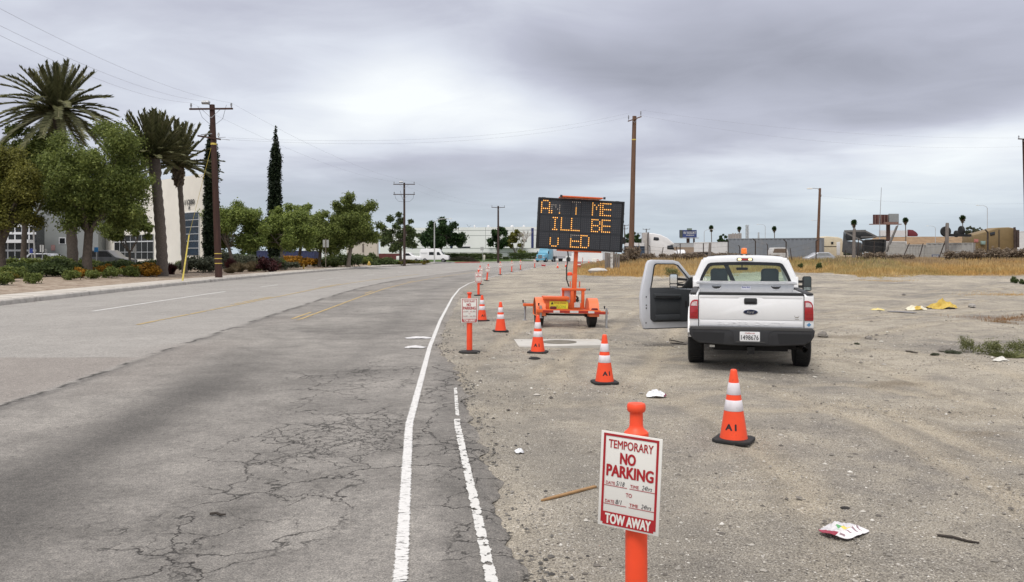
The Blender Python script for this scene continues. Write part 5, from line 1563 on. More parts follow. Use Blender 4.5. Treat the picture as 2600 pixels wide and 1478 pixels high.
q = MB(); q.prism([(1.155, .50), (1.14, .52), (1.125, .50), (1.14, .48)], .025, .034, DM)
for z in (1.03, .86, .80): q.box((1.135, z, .03), (.02, .028, .012), M=DM)
q.build('door_latch', mat('trim_black'), door)
q = MB(); q.prism([(.30, 1.21), (.055, 1.21), (.055, 1.42), (.12, 1.42)], .0, .045, DM); q.build('mirror_sail', black_plastic, door, bevel=.006)
DMI = DM @ Matrix(((-1, 0, 0, 0), (0, 0, 1, 0), (0, -1, 0, 0), (0, 0, 0, 1)))    # x towards hinge, y outwards, z up
lm = mirror(door, DM @ Matrix.Translation((.33, 1.335, -.26)) @ Matrix.Rotation(R(34), 4, 'Y') @ Matrix(((-1, 0, 0, 0), (0, 0, 1, 0), (0, -1, 0, 0), (0, 0, 0, 1))), mir_white, mir_white)
q = MB(); q.bar(DM @ Vector((.08, 1.36, -.05)), DM @ Vector((.27, 1.38, -.25)), .05, .045); q.bar(DM @ Vector((.08, 1.25, -.05)), DM @ Vector((.27, 1.26, -.25)), .05, .045); q.build('mirror_arm', black_plastic, lm)

# ------------------------------------------------------------------ message board trailer
tor = mat('trailer_orange', (.72, .125, .028), .45, var=.10, vs=3, col2=(.55, .10, .03), c2s=4, c2a=(.6, .75))
tor_l = mat('fender_orange', (.82, .20, .075), .42, var=.06, vs=2)
tape_r = mat('red_tape', (.36, .03, .02), .4, var=.15, vs=20)
tape_w = mat('white_tape', (.62, .61, .60), .4, var=.12, vs=20)
q0 = G(1435, 827, 0)
TZ = gzs(q0.x, q0.y)
trl = thing('message_board_trailer', 'orange trailer carrying a black electronic message board on a mast', 'message board', (q0.x, q0.y, TZ - .005), rot=(0, R(1.3), R(4)))
sc_ = 1 / 906.0


def tz(y): return (1000 - y) * sc_


def txx(x): return (x - 1235) * sc_


for sx in (-1, 1): wheel(trl, sx * .68, 0, .335, .20, rim=mat('white_rim', (.62, .62, .63), .4, var=.1), side=sx)
q = MB(); q.box((0, 0, tz(728)), (1.2, .06, .05))
for sx in (-1, 1): q.box((sx * .5, .1, .36), (.05, .6, .05)); q.box((sx * .53, 0, .31), (.06, .12, .12))
q.build('axle', black_metal, trl)
for sx in (-1, 1):
    q = MB(); o = arc(0, .34, .40, -8, 188, 22); i_ = arc(0, .34, .385, -8, 188, 22)
    a, c = (sx * .68 - .125, sx * .68 + .125)
    q.ring(o, i_, a, c, PX); q.prism(o, sx * .68 - sx * .125 - .004, sx * .68 - sx * .125 + .004, PX); q.build('mudguard', tor_l, trl, sm=40)
q = MB()
q.box((.02, -.42, tz(625)), (1.62, .08, .085)); q.box((.42, -.42, tz(640)), (1.02, .075, .07)); q.box((0, .9, .40), (1.5, .08, .08))
for sx in (-1, 1): q.box((sx * .50, .25, .40), (.07, 1.4, .08))
q.bar((-.5, .9, .40), (0, 2.4, .42), .08, .08); q.bar((.5, .9, .40), (0, 2.4, .42), .08, .08)
q.box((-.80, .55, tz(545)), (.50, .07, .075)); q.box((.90, -.30, tz(655)), (.30, .07, .07))
q.build('chassis', tor, trl, bevel=.008)
for x0_, x1_, mt in ((660, 900, tape_r), (900, 1045, tape_w), (1048, 1278, tape_r), (1280, 1475, tape_w), (1478, 1698, tape_r), (1700, 1840, tape_w), (1843, 2078, tape_r)):
    q = MB(); q.box(((txx(x0_) + txx(x1_)) / 2, -.4625, tz(632) if x1_ < 1900 else tz(655)), ((x1_ - x0_) * sc_, .003, .055)); q.build('reflective_tape', mt, trl)
for cx_, cz_ in ((900, 550), (1852, 575)):
    q = MB(); q.prism(rr(.17, .075, .034, 6, txx(cx_), tz(cz_)), .40, .435, XZ); q.build('tail_light', mat('trailer_lamp', (.13, .012, .015), .2, var=.2, coat=.8), trl, bevel=.006)
# jacks
def jack(x, y, top, foot, name_rot=0):
    q = MB(); q.tube([(x, y, foot), (x, y, top)], .028, 12); q.tube([(x, y, foot - .0), (x, y, foot + .012)], [.07, .07], 12)
    q.tube([(x, y, top), (x, y, top + .03)], .02, 8); q.bar((x, y, top + .02), (x - .06, y - .02, top + .02), .015, .015)
    j = q.build('jack', galv, trl, sm=50)
    k = MB(); k.tube([(x - .06, y - .02, top + .02), (x - .06, y - .02, top + .09)], [.012, .024], 8); k.build('crank_knob', black_plastic, j, sm=40)
jack(txx(340), .62, .53, .09); jack(txx(2140), -.36, .47, -.01); jack(txx(620), -.40, .52, .235)
# battery box with its decal
q = MB(); q.box((txx(965), -.10, tz(480)), (.56, .42, .26)); bx = q.build('battery_box', tor, trl, bevel=.008)
q = MB(); q.box((txx(980), -.11, tz(335)), (.66, .50, .075)); q.build('box_lid', tor, bx, bevel=.012)
q = MB(); q.box((txx(1038), -.313, tz(490)), (.47, .004, .19)); dc = q.build('decal', mat('decal_yellow', (.72, .62, .04), .5, var=.12, vs=8), bx)
MQ = lambda x, z, y=-.3162: Matrix.Translation((txx(x), y, tz(z))) @ Matrix.Rotation(R(90), 4, 'X')
q = MB(); q.text('Drop Zone', .30, .060, MQ(1060, 448), .02); q.build('decal_words', mat('decal_red', (.42, .09, .02), .5, var=0), dc, recalc=False, sm=False)
q = MB(); q.text('95-CONE', .25, .060, MQ(1095, 530), .02); q.build('decal_number', mat('decal_green', (.22, .40, .03), .5, var=0), dc, recalc=False, sm=False)
q = MB(); q.add([(-.035, -.03, 0), (.035, -.03, 0), (0, .04, 0)], [(0, 1, 2)], MQ(885, 452)); q.build('decal_triangle', ink, dc, recalc=False)
# upright frame, control cabinet, mast
q = MB()
for x in (1385, 1640): q.box((txx(x), .05, tz(355)), (.085 if x < 1500 else .075, .10, .52))
q.box((txx(1420), .06, tz(140)), (.62, .14, .06)); q.box((txx(1480), .03, tz(520)), (.40, .05, .15)); q.box((txx(1180), .12, tz(300)), (.06, .10, .42))
q.build('upright_frame', tor, trl, bevel=.008)
q = MB(); q.box((txx(1240), .16, tz(290)), (.24, .16, .38)); q.build('control_cabinet', mat('cabinet_white', (.62, .60, .62), .5, var=.06), trl, bevel=.008)
q = MB(); q.box((txx(1505), .0, tz(500)), (.15, .005, .12)); q.build('notice_plate', mat('notice_white', (.60, .61, .60), .5, var=.12, vs=20), trl)
q = MB(); q.tube([(txx(1520), .10, tz(420)), (txx(1535), .08, tz(330)), (txx(1500), .10, tz(290)), (txx(1540), .1, tz(400))], .02, 8); q.tube([(txx(1515), .06, tz(395)), (txx(1515), .16, tz(395))], .045, 12); q.build('hand_winch', black_metal, trl, sm=50)
q = MB(); q.bar((txx(1600), .02, tz(140)), (txx(1780), -.02, tz(140)), .015, .015); q.box((txx(1780), -.02, tz(135)), (.02, .02, .05)); q.build('mast_crank', black_metal, trl)
mx_ = txx(1430)
mast_top = 2.05
q = MB(); q.bar((mx_, .12, tz(560)), (mx_ + .045, .12, mast_top), .10, .10); q.bar((mx_, .12, tz(420)), (mx_ + .02, .12, 1.35), .115, .115); q.box((mx_ + .05, .05, mast_top - .02), (.95, .08, .05))
for sx in (-1, 1): q.box((mx_ + .03 + sx * .12, .12, 1.08), (.012, .14, .16))
q.build('mast', tor, trl, bevel=.006)
q = MB(); q.tube([(mx_ - .20, .06, 2.02), (mx_ - .17, .03, 1.8), (mx_ - .21, .02, 1.5), (mx_ - .20, .03, 1.2), (mx_ - .13, .06, 1.02)], .017, 8); q.build('power_cable', black_plastic, trl, sm=60)
# the board itself, rolled a little further than the chassis
bw, bh = 2.23, 1.31
BM = Matrix.Translation((.335, -.02, 2.612)) @ Matrix.Rotation(R(1.55), 4, 'Y') @ Matrix.Rotation(R(90), 4, 'X')      # x right, y up, z to the viewer
q = MB(); q.box((0, 0, -.07), (bw, bh, .14), M=BM); board = q.build('message_board', mat('board_black', (.016, .017, .019), .5, var=.15), trl, bevel=.012)
q = MB(); o = [(-bw / 2, -bh / 2), (bw / 2, -bh / 2), (bw / 2, bh / 2), (-bw / 2, bh / 2)]
q.ring([(x * 1.0, y * 1.0) for x, y in o], [(x * .955, y * .925) for x, y in o], .0, .022, BM)
for (x, y, sx_, sy_) in ((-.98, bh / 2, .10, .014), (.93, bh / 2, .10, .014), (-bw / 2, .25, .02, .06), (-bw / 2, .03, .02, .05), (bw / 2, .14, .025, .06), (bw / 2, .34, .02, .03)): q.box((x, y, -.02), (sx_, sy_, .05), M=BM)
q.build('board_frame', mat('board_frame', (.010, .010, .011), .45, var=.1), board, bevel=.004)
mod_m = mat('module_face', (.030, .032, .037), .35, var=.12)
dot_off = mat('led_off', (.075, .072, .078), .4, var=.3, vs=40)
led_on = mat('led_on', (.9, .5, .1), .4, var=0, emit=(1.0, .60, .16), es=1.05)
led_halo = mat('led_glow', (.6, .2, .02), .4, var=0, emit=(1.0, .30, .03), es=.22)
led_dim = mat('led_dim', (.5, .45, .4), .4, var=0, emit=(.8, .62, .45), es=.22)
G57 = {'A': ["01110", "10001", "10001", "10001", "11111", "10001", "10001"], 'n': ["00000", "00000", "ddd0d", "d0d0d", "d00dd", "1000d", "10001"],
       'T': ["ddddd", "00d00", "00d00", "00100", "00100", "00100", "00100"], 'M': ["10001", "11011", "10101", "10101", "10001", "10001", "10001"],
       'E': ["11111", "10000", "10000", "11111", "10000", "10000", "11111"], 'I': ["01110", "00100", "00100", "00100", "00100", "00100", "01110"],
       'L': ["10000", "10000", "10000", "10000", "10000", "10000", "11111"], 'B': ["11110", "10001", "10001", "11110", "10001", "10001", "11110"],
       'u': ["00000", "00000", "10001", "10001", "10001", "10001", "01110"], 'e': ["ddddd", "d0000", "10000", "11111", "10000", "10000", "11111"],
       'D': ["11110", "10001", "10001", "10001", "10001", "10001", "11110"], ' ': ["00000"] * 7}
rows = ["An T ME ", " ILL BE ", " u eD   "]
pitch, rpitch, dp = .2635, .425, .0515
off_mb = MB()
for r_, txt in enumerate(rows):
    lit, hot, dim = MB(), MB(), MB()
    for c_, ch in enumerate(txt):
        mx0 = -.925 + c_ * pitch; my0 = .425 - r_ * rpitch
        q = MB(); q.box((mx0, my0, .002), (pitch - .012, rpitch - .012, .008), M=BM); q.build('led_module', mod_m, board)
        for i_ in range(7):
            for k_ in range(5):
                s = G57[ch][i_][k_]
                x, y = mx0 + (k_ - 2) * .0505, my0 + (3 - i_) * .0505
                if s == '1':
                    lit.mat(0).prism([(x + .0112 * math.cos(a), y + .0112 * math.sin(a)) for a in [2 * math.pi * j / 8 for j in range(8)]], .006, .0125, BM)
                    lit.mat(1).prism([(x + .0185 * math.cos(a), y + .0185 * math.sin(a)) for a in [2 * math.pi * j / 8 for j in range(8)]], .006, .0095, BM)  # wider emissive disc imitating the glow round the lit dot
                else:
                    (dim if s == 'd' else off_mb).prism([(x + .011 * math.cos(a), y + .011 * math.sin(a)) for a in [2 * math.pi * j / 6 for j in range(6)]], .006, .010, BM)
    for mb_, mt, nm in ((lit, [led_on, led_halo], 'lit_lettering_glow'), (dim, led_dim, 'dim_lettering')):
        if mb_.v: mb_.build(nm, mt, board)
oo = off_mb.build('unlit_dots', dot_off, board); oo['kind'] = 'stuff'
# solar panel lying over the board
q = MB(); q.box((-.02, bh / 2 + .042, -.10), (1.06, .036, .62), M=BM); q.build('solar_panel_frame', tor, board, bevel=.006)
q = MB()
for x in (-.56, .55): q.box((x, bh / 2 + .045, .20), (.05, .055, .06), M=BM)
q.build('panel_bracket', black_plastic, board)
q = MB(); q.box((0, -bh / 2 - .02, -.05), (1.15, .04, .10), M=BM); q.build('board_cradle', tor, board)

# ------------------------------------------------------------------ utility poles and wires
wood_p = mat('creosote_wood', (.050, .022, .016), .85, var=.3, vs=2, bump=.4, bs=14, stretch=(3, 3, .35))
wood_b = mat('weathered_pole', (.145, .082, .052), .9, var=.25, vs=2, bump=.4, bs=14, stretch=(3, 3, .35))
wood_d = mat('dark_pole', (.055, .036, .03), .9, var=.25, vs=2, stretch=(3, 3, .35))
insul = mat('insulator', (.22, .23, .25), .4, var=.1)
yellow_m = mat('yellow_marker', (.62, .48, .10), .6, var=.1)
steel_pole = mat('lamp_steel', (.45, .46, .45), .6, .3, var=.08)


def insulator(mb, p, h=.32):
    p = Vector(p); mb.lathe([(.03, 0), (.03, h * .3), (.075, h * .35), (.05, h * .5), (.08, h * .6), (.05, h * .75), (.06, h * .9), (.02, h)], 10, p)


def utility_pole(label, x, yb, Y, yt, r, arms, m, lean=0.0, z=None, bands=(), extra=None, insul_h=.34):
    foot = on_ground(x, yb, Y)
    if z is not None: foot.z = z
    h = H - (yt - HY) * Y / F - foot.z
    root = thing('utility_pole', label, 'utility pole', foot, group='wooden utility poles')
    q = MB(); q.tube([(0, 0, -.3), (lean * h * .5, 0, h * .5), (lean * h, 0, h)], [r * 1.15, r * .97, r * .82], 14); q.build('pole', m, root, sm=60)
    for (zz, hw, tilt, rot) in arms:
        c = Vector((lean * (h - zz), -r * .95, h - zz)); d = Vector((math.cos(rot), math.sin(rot), tilt)).normalized()
        q = MB(); q.bar(c - d * hw, c + d * hw, .11, .13); arm = q.build('crossarm', m, root)
        q = MB()
        for s in (-.93, .93): insulator(q, c + d * hw * s + Vector((0, 0, .06)), insul_h)
        q.build('insulators', insul, arm, sm=50)
        q = MB()
        for s in (-1, 1): q.bar(c + d * hw * .45 * s, c + Vector((0, 0, -hw * .42)), .03, .012)
        q.build('arm_brace', galv, arm)
    for zz, hh_, col in bands:
        q = MB(); t_ = zz / h; rr_ = r * 1.15 - (r * .33) * t_
        q.lathe([(rr_ + .002, zz), (rr_ + .012, zz + .005), (rr_ + .012, zz + hh_), (rr_ + .002, zz + hh_ + .005)], 14, (lean * zz, 0, 0)); q.build('marker_band', col, root, sm=40)
    if extra: extra(root, foot, h, lean)
    return foot, h


def extra1(root, foot, h, lean):
    q = MB(); c = Vector((lean * h - .35, -.2, h + .12)); q.lathe([(.05, -.3), (.13, -.26), (.14, .2), (.06, .28)], 14, c, axis='X'); q.bar(c, (lean * h, 0, h - .1), .06, .06); q.build('cutout_fuse', galv, root, sm=40)
    q = MB(); z1 = h - 2.35
    q.bar((lean * z1 - 1.15, .25, z1 + .25), (lean * z1 + .62, -.42, z1 - .08), .11, .13); a = q.build('crossarm', wood_p, root)
    q = MB(); q.bar((lean * z1 - .9, .1, z1 + .3), (lean * z1 + .0, -.33, z1 + .32), .05, .05); q.bar((lean * z1 + .55, -.42, z1 - .05), (lean * z1 + 1.3, -.5, z1 - .15), .03, .03); q.bar((lean * z1 + .5, -.3, z1 + .05), (lean * z1 + .95, -.3, z1 + .08), .03, .03); insulator(q, (lean * z1 + .5, -.42, z1 + .02), .36); q.build('dead_end_hardware', galv, a, sm=50)
    q = MB()
    q.tube([(lean * h + 1.05, -.2, h - .05), (lean * h + .8, -.2, h - 1.0), (lean * h + .35, -.2, h - 1.35), (lean * h + .1, -.2, h - 1.3)], .012, 5)
    q.tube([(lean * h - .9, -.2, h - .15), (lean * h - .6, -.2, h - .9), (lean * h - .1, -.2, h - 1.35)], .012, 5); q.build('jumper_wire', black_metal, root)


p1, h1 = utility_pole('big dark reddish utility pole on the sidewalk with yellow rungs near its foot', 556, 705, 57.3, 266, .215, [(.32, 1.48, .01, 0)], wood_p, lean=-.040, z=.2,
             bands=[(.95, .05, yellow_m), (1.28, .05, yellow_m), (1.62, .05, yellow_m), (9.1, .13, yellow_m)], extra=extra1)


def extra3(root, foot, h, lean):
    z1 = h - 1.55
    q = MB(); q.tube([(-1.45, -.2, z1 + .1), (-1.3, -.2, z1 - .8), (-.8, -.2, z1 - 1.25), (0, -.3, z1 - 1.3), (.8, -.2, z1 - 1.25), (1.3, -.2, z1 - .8), (1.45, -.2, z1 + .1)], .018, 5); q.tube([(-.6, -.2, z1 + .3), (-.3, -.2, z1 - .8), (0, -.2, z1 - 1.3)], .018, 5); q.build('jumper_wire', black_metal, root)
    q = MB(); q.lathe([(.05, -.3), (.12, -.25), (.12, .25), (.05, .3)], 10, (-.5, 0, h + .1), axis='X'); q.build('cutout_fuse', galv, root, sm=40)


p3, h3 = utility_pole('dark utility pole with two crossarms and looping jumper wires beyond the hydrant', 1027, 675, 124, 464, .17, [(.25, 1.6, .0, 0), (1.75, 1.6, 0, 0)], wood_d, lean=-.003, z=.2, extra=extra3)
p4, h4 = utility_pole('thin dark utility pole with one crossarm in front of the white warehouse', 1265, 666, 168, 523, .20, [(.3, 1.35, 0, 0)], wood_d, z=.2)
p2, h2_ = utility_pole('tall bare brown utility pole in the weeds behind the message board', 1602, 652, 92, 295, .27, [(.35, .95, .36, .5)], wood_b, lean=.024, bands=[(13.5, .12, yellow_m)], insul_h=.6)
# lamp pole on the right
def lamp_pole():
    foot = on_ground(2075, 650, 108); h = H - (478 - HY) * 108 / F - foot.z
    root = thing('street_lamp', 'brown wooden pole with a white lamp arm at the yard fence', 'street lamp', foot)
    q = MB(); q.tube([(0, 0, -.3), (.35, 0, h)], [.2, .15], 12); q.build('pole', wood_b, root, sm=60)
    q = MB(); q.tube([(.3, 0, h - .3), (.1, 0, h - .05), (-.4, 0, h), (-.7, 0, h - .02)], .04, 8); q.build('lamp_arm', galv, root, sm=50)
    q = MB(); q.loft([[(x, y * w, h - .06 + z * w) for y, z in ((-.14, 0), (-.1, .1), (.1, .1), (.14, 0), (.1, -.06), (-.1, -.06))] for x, w in ((-.6, .5), (-.8, 1), (-1.15, 1), (-1.35, .4))]); q.build('lamp_head', sign_white, root, sm=40)
    q = MB(); insulator(q, (.5, 0, h - 1.1), .3); q.bar((.3, 0, h - 1.05), (.5, 0, h - 1.05), .03, .03); q.build('wire_bracket', galv, root)
    return foot, h
pl_, hl_ = lamp_pole()
# pole cut by the right edge
utility_pole('reddish wooden pole cut by the right edge of the photo', 2609, 650, 98, 352, .21, [(.1, 1.0, 0, .3)], wood_p, lean=-.03)
# distant poles behind the blue truck bed
for x, yt, Y, lab, two in ((1586, 571, 230, 'distant pole with two crossarms right of the message board', 1), (1641, 581, 250, 'distant pole with one crossarm above the white lorry roof', 0), (1620, 591, 300, 'faint distant pole between two others', 1)):
    utility_pole(lab, x, 646, Y, yt, .16, [(.15, 1.1, 0, 0)] + ([(1.1, .9, 0, 0)] if two else []), wood_d, z=.9)


wire_m = mat('power_line', (.22, .22, .24), .6, var=0)


def wire(label, a, b, sag, r=.0045):
    a, b = Vector(a), Vector(b); n = 24
    pts = [a.lerp(b, i / n) - Vector((0, 0, sag * 4 * (i / n) * (1 - i / n))) for i in range(n + 1)]
    q = MB(); q.tube(pts, r, 5); return tag(q.build('power_line', wire_m, sm=60), label, 'power line', 'overhead power lines')


t1 = p1 + Vector((-.04 * h1, -.2, h1))
t2 = p2 + Vector((.024 * h2_, -.3, h2_)); t3 = p3 + Vector((0, -.2, h3)); t4 = p4 + Vector((0, -.2, h4))
wire('power line from the right arm tip of the big pole out over the upper left', t1 + Vector((1.35, 0, .1)), P(-60, -10, 24), .5)
wire('power line from the left arm tip of the big pole towards the left edge', t1 + Vector((-1.38, 0, .1)), P(-60, 60, 24), .5)
wire('power line from the fuse of the big pole towards the left edge', t1 + Vector((-.35, 0, .2)), P(-70, 30, 24), .5)
for k, dx_ in enumerate((-1.38, 1.38)):
    wire(('left' if k == 0 else 'right') + ' power line from the big pole to the second pole', t1 + Vector((dx_, 0, .1)), t3 + Vector((dx_, 0, .1)), .9)
    wire(('left' if k == 0 else 'right') + ' power line from the second pole to the thin fourth pole', t3 + Vector((dx_, 0, .1)), t4 + Vector((dx_ * .9, 0, .1)), .9)
wire('upper power line crossing the road from the big pole to the tall bare pole', t1 + Vector((1.2, 0, -2.3)), t2 + Vector((-.6, 0, .3)), 1.2)
wire('lower power line crossing the road from the big pole to the tall bare pole', t1 + Vector((.9, 0, -2.4)), t2 + Vector((-.7, 0, -.1)), 1.3)
wire('upper power line from the tall bare pole to the right edge pole', t2 + Vector((.8, 0, .6)), P(2600, 350, 98), .9)
wire('lower power line from the tall bare pole to the right edge pole', t2 + Vector((.3, 0, .1)), P(2600, 372, 98), 1.3)
wire('power line from the lamp pole to the right edge pole', pl_ + Vector((.5, 0, hl_ - 1.0)), P(2600, 517, 98), .4)

# street lamps
def cobra(label, foot, h, reach, dirx, r=.09, head=1.0, m=steel_pole):
    root = thing('street_lamp', label, 'street lamp', foot)
    q = MB(); q.tube([(0, 0, -.1), (0, 0, h - reach * .28)], [r, r * .75], 12); q.build('pole', m, root, sm=60)
    q = MB(); q.tube([(0, 0, h - reach * .30), (dirx * reach * .12, 0, h - reach * .12), (dirx * reach * .45, 0, h), (dirx * reach, 0, h + .02)], [r * .6, r * .5, r * .42, r * .36], 8); q.build('lamp_arm', m, root, sm=60)
    q = MB(); s = head
    q.loft([[(dirx * (reach - .15 * s + x * s), y * w * s, h + .02 + z * w * s) for y, z in ((-.17, 0), (-.13, .10), (0, .14), (.13, .10), (.17, 0), (.12, -.06), (-.12, -.06))] for x, w in ((0, .35), (.2, .85), (.55, 1.0), (.8, .8), (.9, .35))])
    q.tube([(dirx * (reach + .25 * s), 0, h + .12 * s), (dirx * (reach + .25 * s), 0, h + .24 * s)], .04 * s, 8); q.build('lamp_head', mat('lamp_head_grey', (.60, .62, .61), .45, var=.05), root, sm=40)
    return root
cobra('white street lamp head reaching in at the left edge before the tallest palm', Vector((-22.6, 32.0, .2)), 7.85, 2.2, 1, head=.95)
fl_ = on_ground(1103, 668, 150); fl_.z = .2
cobra('grey street lamp with a curved arm beside the white van', fl_, H - (556 - HY) * 150 / F - .2, 2.6, 1, .13, .8)
for x, yt, Y, d, lab in ((1788, 583, 230, 1, 'short distant lamp post right of the blue billboard'), (1943, 570, 280, -1, 'faint distant street lamp left of a fan palm'), (2507, 522, 210, -1, 'faint tall street lamp above the tan truck'), (2375, 574, 260, -1, 'faint distant street lamp above the grey container'), (2080, 560, 300, -1, 'faint distant street lamp left of the lamp pole')):
    cobra(lab, Vector(((x - CX) * Y / F, Y, .9)), H - (yt - HY) * Y / F - .9, 2.2, d, .10, .9, mat('far_steel', (.42, .44, .46), .6, var=0))
# whip antenna
q = MB(); A = Vector(((2233 - CX) * 120 / F, 120, .9)); q.tube([A, P(2234, 560, 120), P(2238, 476, 120)], [.06, .045, .03], 6)
tag(q.build('antenna_mast', mat('mast_grey', (.35, .35, .36), .6, var=0), sm=60), 'thin tall grey antenna mast in front of the brown billboard', 'antenna')
# yellow guy wire guard
q = MB(); a = on_ground(462, 692, 50); q.tube([a, P(480, 597, 57)], [.055, .045], 10); q.tube([P(480, 597, 57), t1 + Vector((0, 0, -3))], .012, 5)
tag(q.build('guy_guard', mat('guy_yellow', (.50, .40, .07), .6, var=.2), sm=60), 'yellow sleeved guy wire leaning left of the big utility pole', 'guy wire')
# hydrants
def hydrant(label, x, yb, Y, hpx):
    f_ = on_ground(x, yb, Y); s = hpx * Y / F / .75
    root = thing('fire_hydrant', label, 'fire hydrant', f_)
    q = MB(); q.lathe([(.15, 0), (.15, .05), (.10, .06), (.10, .42), (.14, .44), (.14, .48), (.115, .5), (.11, .6), (.06, .68), (.03, .70), (.03, .75)], 16); q.tube([(-.2, 0, .36), (.2, 0, .36)], .06, 10); q.tube([(0, 0, .33), (0, -.2, .33)], .075, 12)
    o = q.build('body', mat('hydrant_yellow', (.55, .38, .08), .5, var=.15), root, sm=40); root.scale = (s, s, s)
hydrant('yellow fire hydrant on the far sidewalk edge', 937, 676, bedY(937, 677), 17)
hydrant('tan weathered standpipe beside the orange hedge', 771, 683, bedY(771, 683), 13)
# signs on posts
def post_sign(label, x, yb, Y, panels, postm, name='road_sign', lean=0.0, ytop=None, cat='sign'):
    f_ = on_ground(x, yb, Y); k = Y / F
    root = thing(name, label, cat, f_)
    zt = H - (ytop - HY) * k - f_.z
    q = MB(); q.tube([(0, 0, -.1), (lean * zt, 0, zt)], .04, 8); q.build('post', postm, root, sm=60)
    for (px0, px1, py0, py1, m) in panels:
        q = MB(); zc = H - ((py0 + py1) / 2 - HY) * k - f_.z
        q.box((((px0 + px1) / 2 - x) * k, -.05, zc), ((px1 - px0) * k, .012, (py1 - py0) * k)); q.build('sign_panel', m, root)
    return root
back = mat('sign_back', (.40, .41, .40), .6, .3, var=.1)
dullw = mat('dull_white_sign', (.55, .56, .55), .6, var=.1)
woodpost = mat('grey_wood_post', (.20, .17, .14), .9, var=.3)
post_sign('pair of grey sign backs on one wooden post behind the far sidewalk', 827, 681, bedY(827, 681), [(820, 826, 609, 628, back), (829, 835, 609, 628, back)], woodpost, ytop=606)
post_sign('grey square sign on a leaning post on the far lawn', 1226, 665, 172, [(1220, 1228, 627, 636, back)], steel_pole, ytop=627, lean=-.03)
post_sign('pair of white sign backs in front of the grey wall', 108, 668, 66, [(102, 106, 622, 640, dullw), (108, 112, 622, 640, dullw)], steel_pole, ytop=622)
post_sign('tilted white sign on a post before the black window wall', 345, 665, 68, [(338, 342, 626, 640, dullw), (342, 347, 625, 642, dullw)], steel_pole, ytop=625, lean=-.05)
post_sign('small blue sign on a post before the glazed entrance', 81, 672, 70, [(76, 84, 631, 643, mat('sign_blue', (.03, .06, .32), .5, var=.1))], steel_pole, ytop=630)
post_sign('small bright blue sign beside the big forked trunk', 245, 660, 70, [(240, 250, 628, 640, mat('sign_azure', (.02, .20, .50), .5, var=.1))], steel_pole, ytop=628)
q = MB(); a = on_ground(90, 675, 70); q.tube([a, P(85, 582, 70)], .07, 10); tag(q.build('flag_pole', dullw, sm=60), 'thin white pole before the glazed entrance', 'pole')
q = MB(); a = Vector(((1229.5 - CX) * 176 / F, 176, .42)); q.box(a + Vector((0, 0, .55)), (.42, .42, 1.2)); tag(q.build('utility_box', mat('box_cream', (.55, .53, .45), .7, var=.1), bevel=.05), 'small cream utility box on the far lawn beside the leaning sign', 'utility box')

# ------------------------------------------------------------------ buildings
cream = mat('cream_render', (.84, .81, .73), .9, var=.05, vs=.5, bump=.1, bs=10)
greyr = mat('grey_render', (.27, .29, .29), .9, var=.06, vs=.5)
white_b = mat('white_warehouse', (.80, .81, .80), .85, var=.045, vs=.25)
beige_b = mat('beige_wall', (.52, .48, .41), .9, var=.04, vs=.4)
mull = mat('white_mullion', (.62, .64, .66), .5, var=0)
black_win = mat('black_window', (.010, .012, .014), .25, var=.3, vs=.5)


def vwall(mb, a, b, z0, z1, th=.3):
    """wall from a to b (x, y), its outer face on the line, thickness behind it"""
    a = Vector((a[0], a[1], 0)); b = Vector((b[0], b[1], 0)); d = (b - a).normalized(); n = Vector((-d.y, d.x, 0))
    vs = [a, b, b + n * th, a + n * th]
    mb.add([(*v[:2], z0) for v in vs] + [(*v[:2], z1) for v in vs], [(0, 1, 2, 3), (4, 7, 6, 5), (0, 4, 5, 1), (1, 5, 6, 2), (2, 6, 7, 3), (3, 7, 4, 0)])


def on_wall(a, b, s, z, out=.0):
    a = Vector((a[0], a[1], 0)); b = Vector((b[0], b[1], 0)); d = (b - a).normalized(); n = Vector((d.y, -d.x, 0))
    return a + d * s + n * out + Vector((0, 0, z)), d, n


def wall_s(a, b, px):
    """distance along wall a-b where photo column px meets it"""
    u = (px - CX) / F; ax, ay = a; ex, ey = b[0] - a[0], b[1] - a[1]
    t = (u * ay - ax) / (ex - u * ey)
    return t * math.hypot(ex, ey)


def row_z(p, py): return H - (py - HY) * p.y / F


def wall_box(mb, a, b, s0, s1, z0, z1, out0, out1):
    p, d, n = on_wall(a, b, (s0 + s1) / 2, (z0 + z1) / 2, (out0 + out1) / 2)
    M = Matrix(((d.x, n.x, 0, p.x), (d.y, n.y, 0, p.y), (0, 0, 1, p.z), (0, 0, 0, 1)))
    mb.box((0, 0, 0), (s1 - s0, abs(out1 - out0), z1 - z0), M=M)


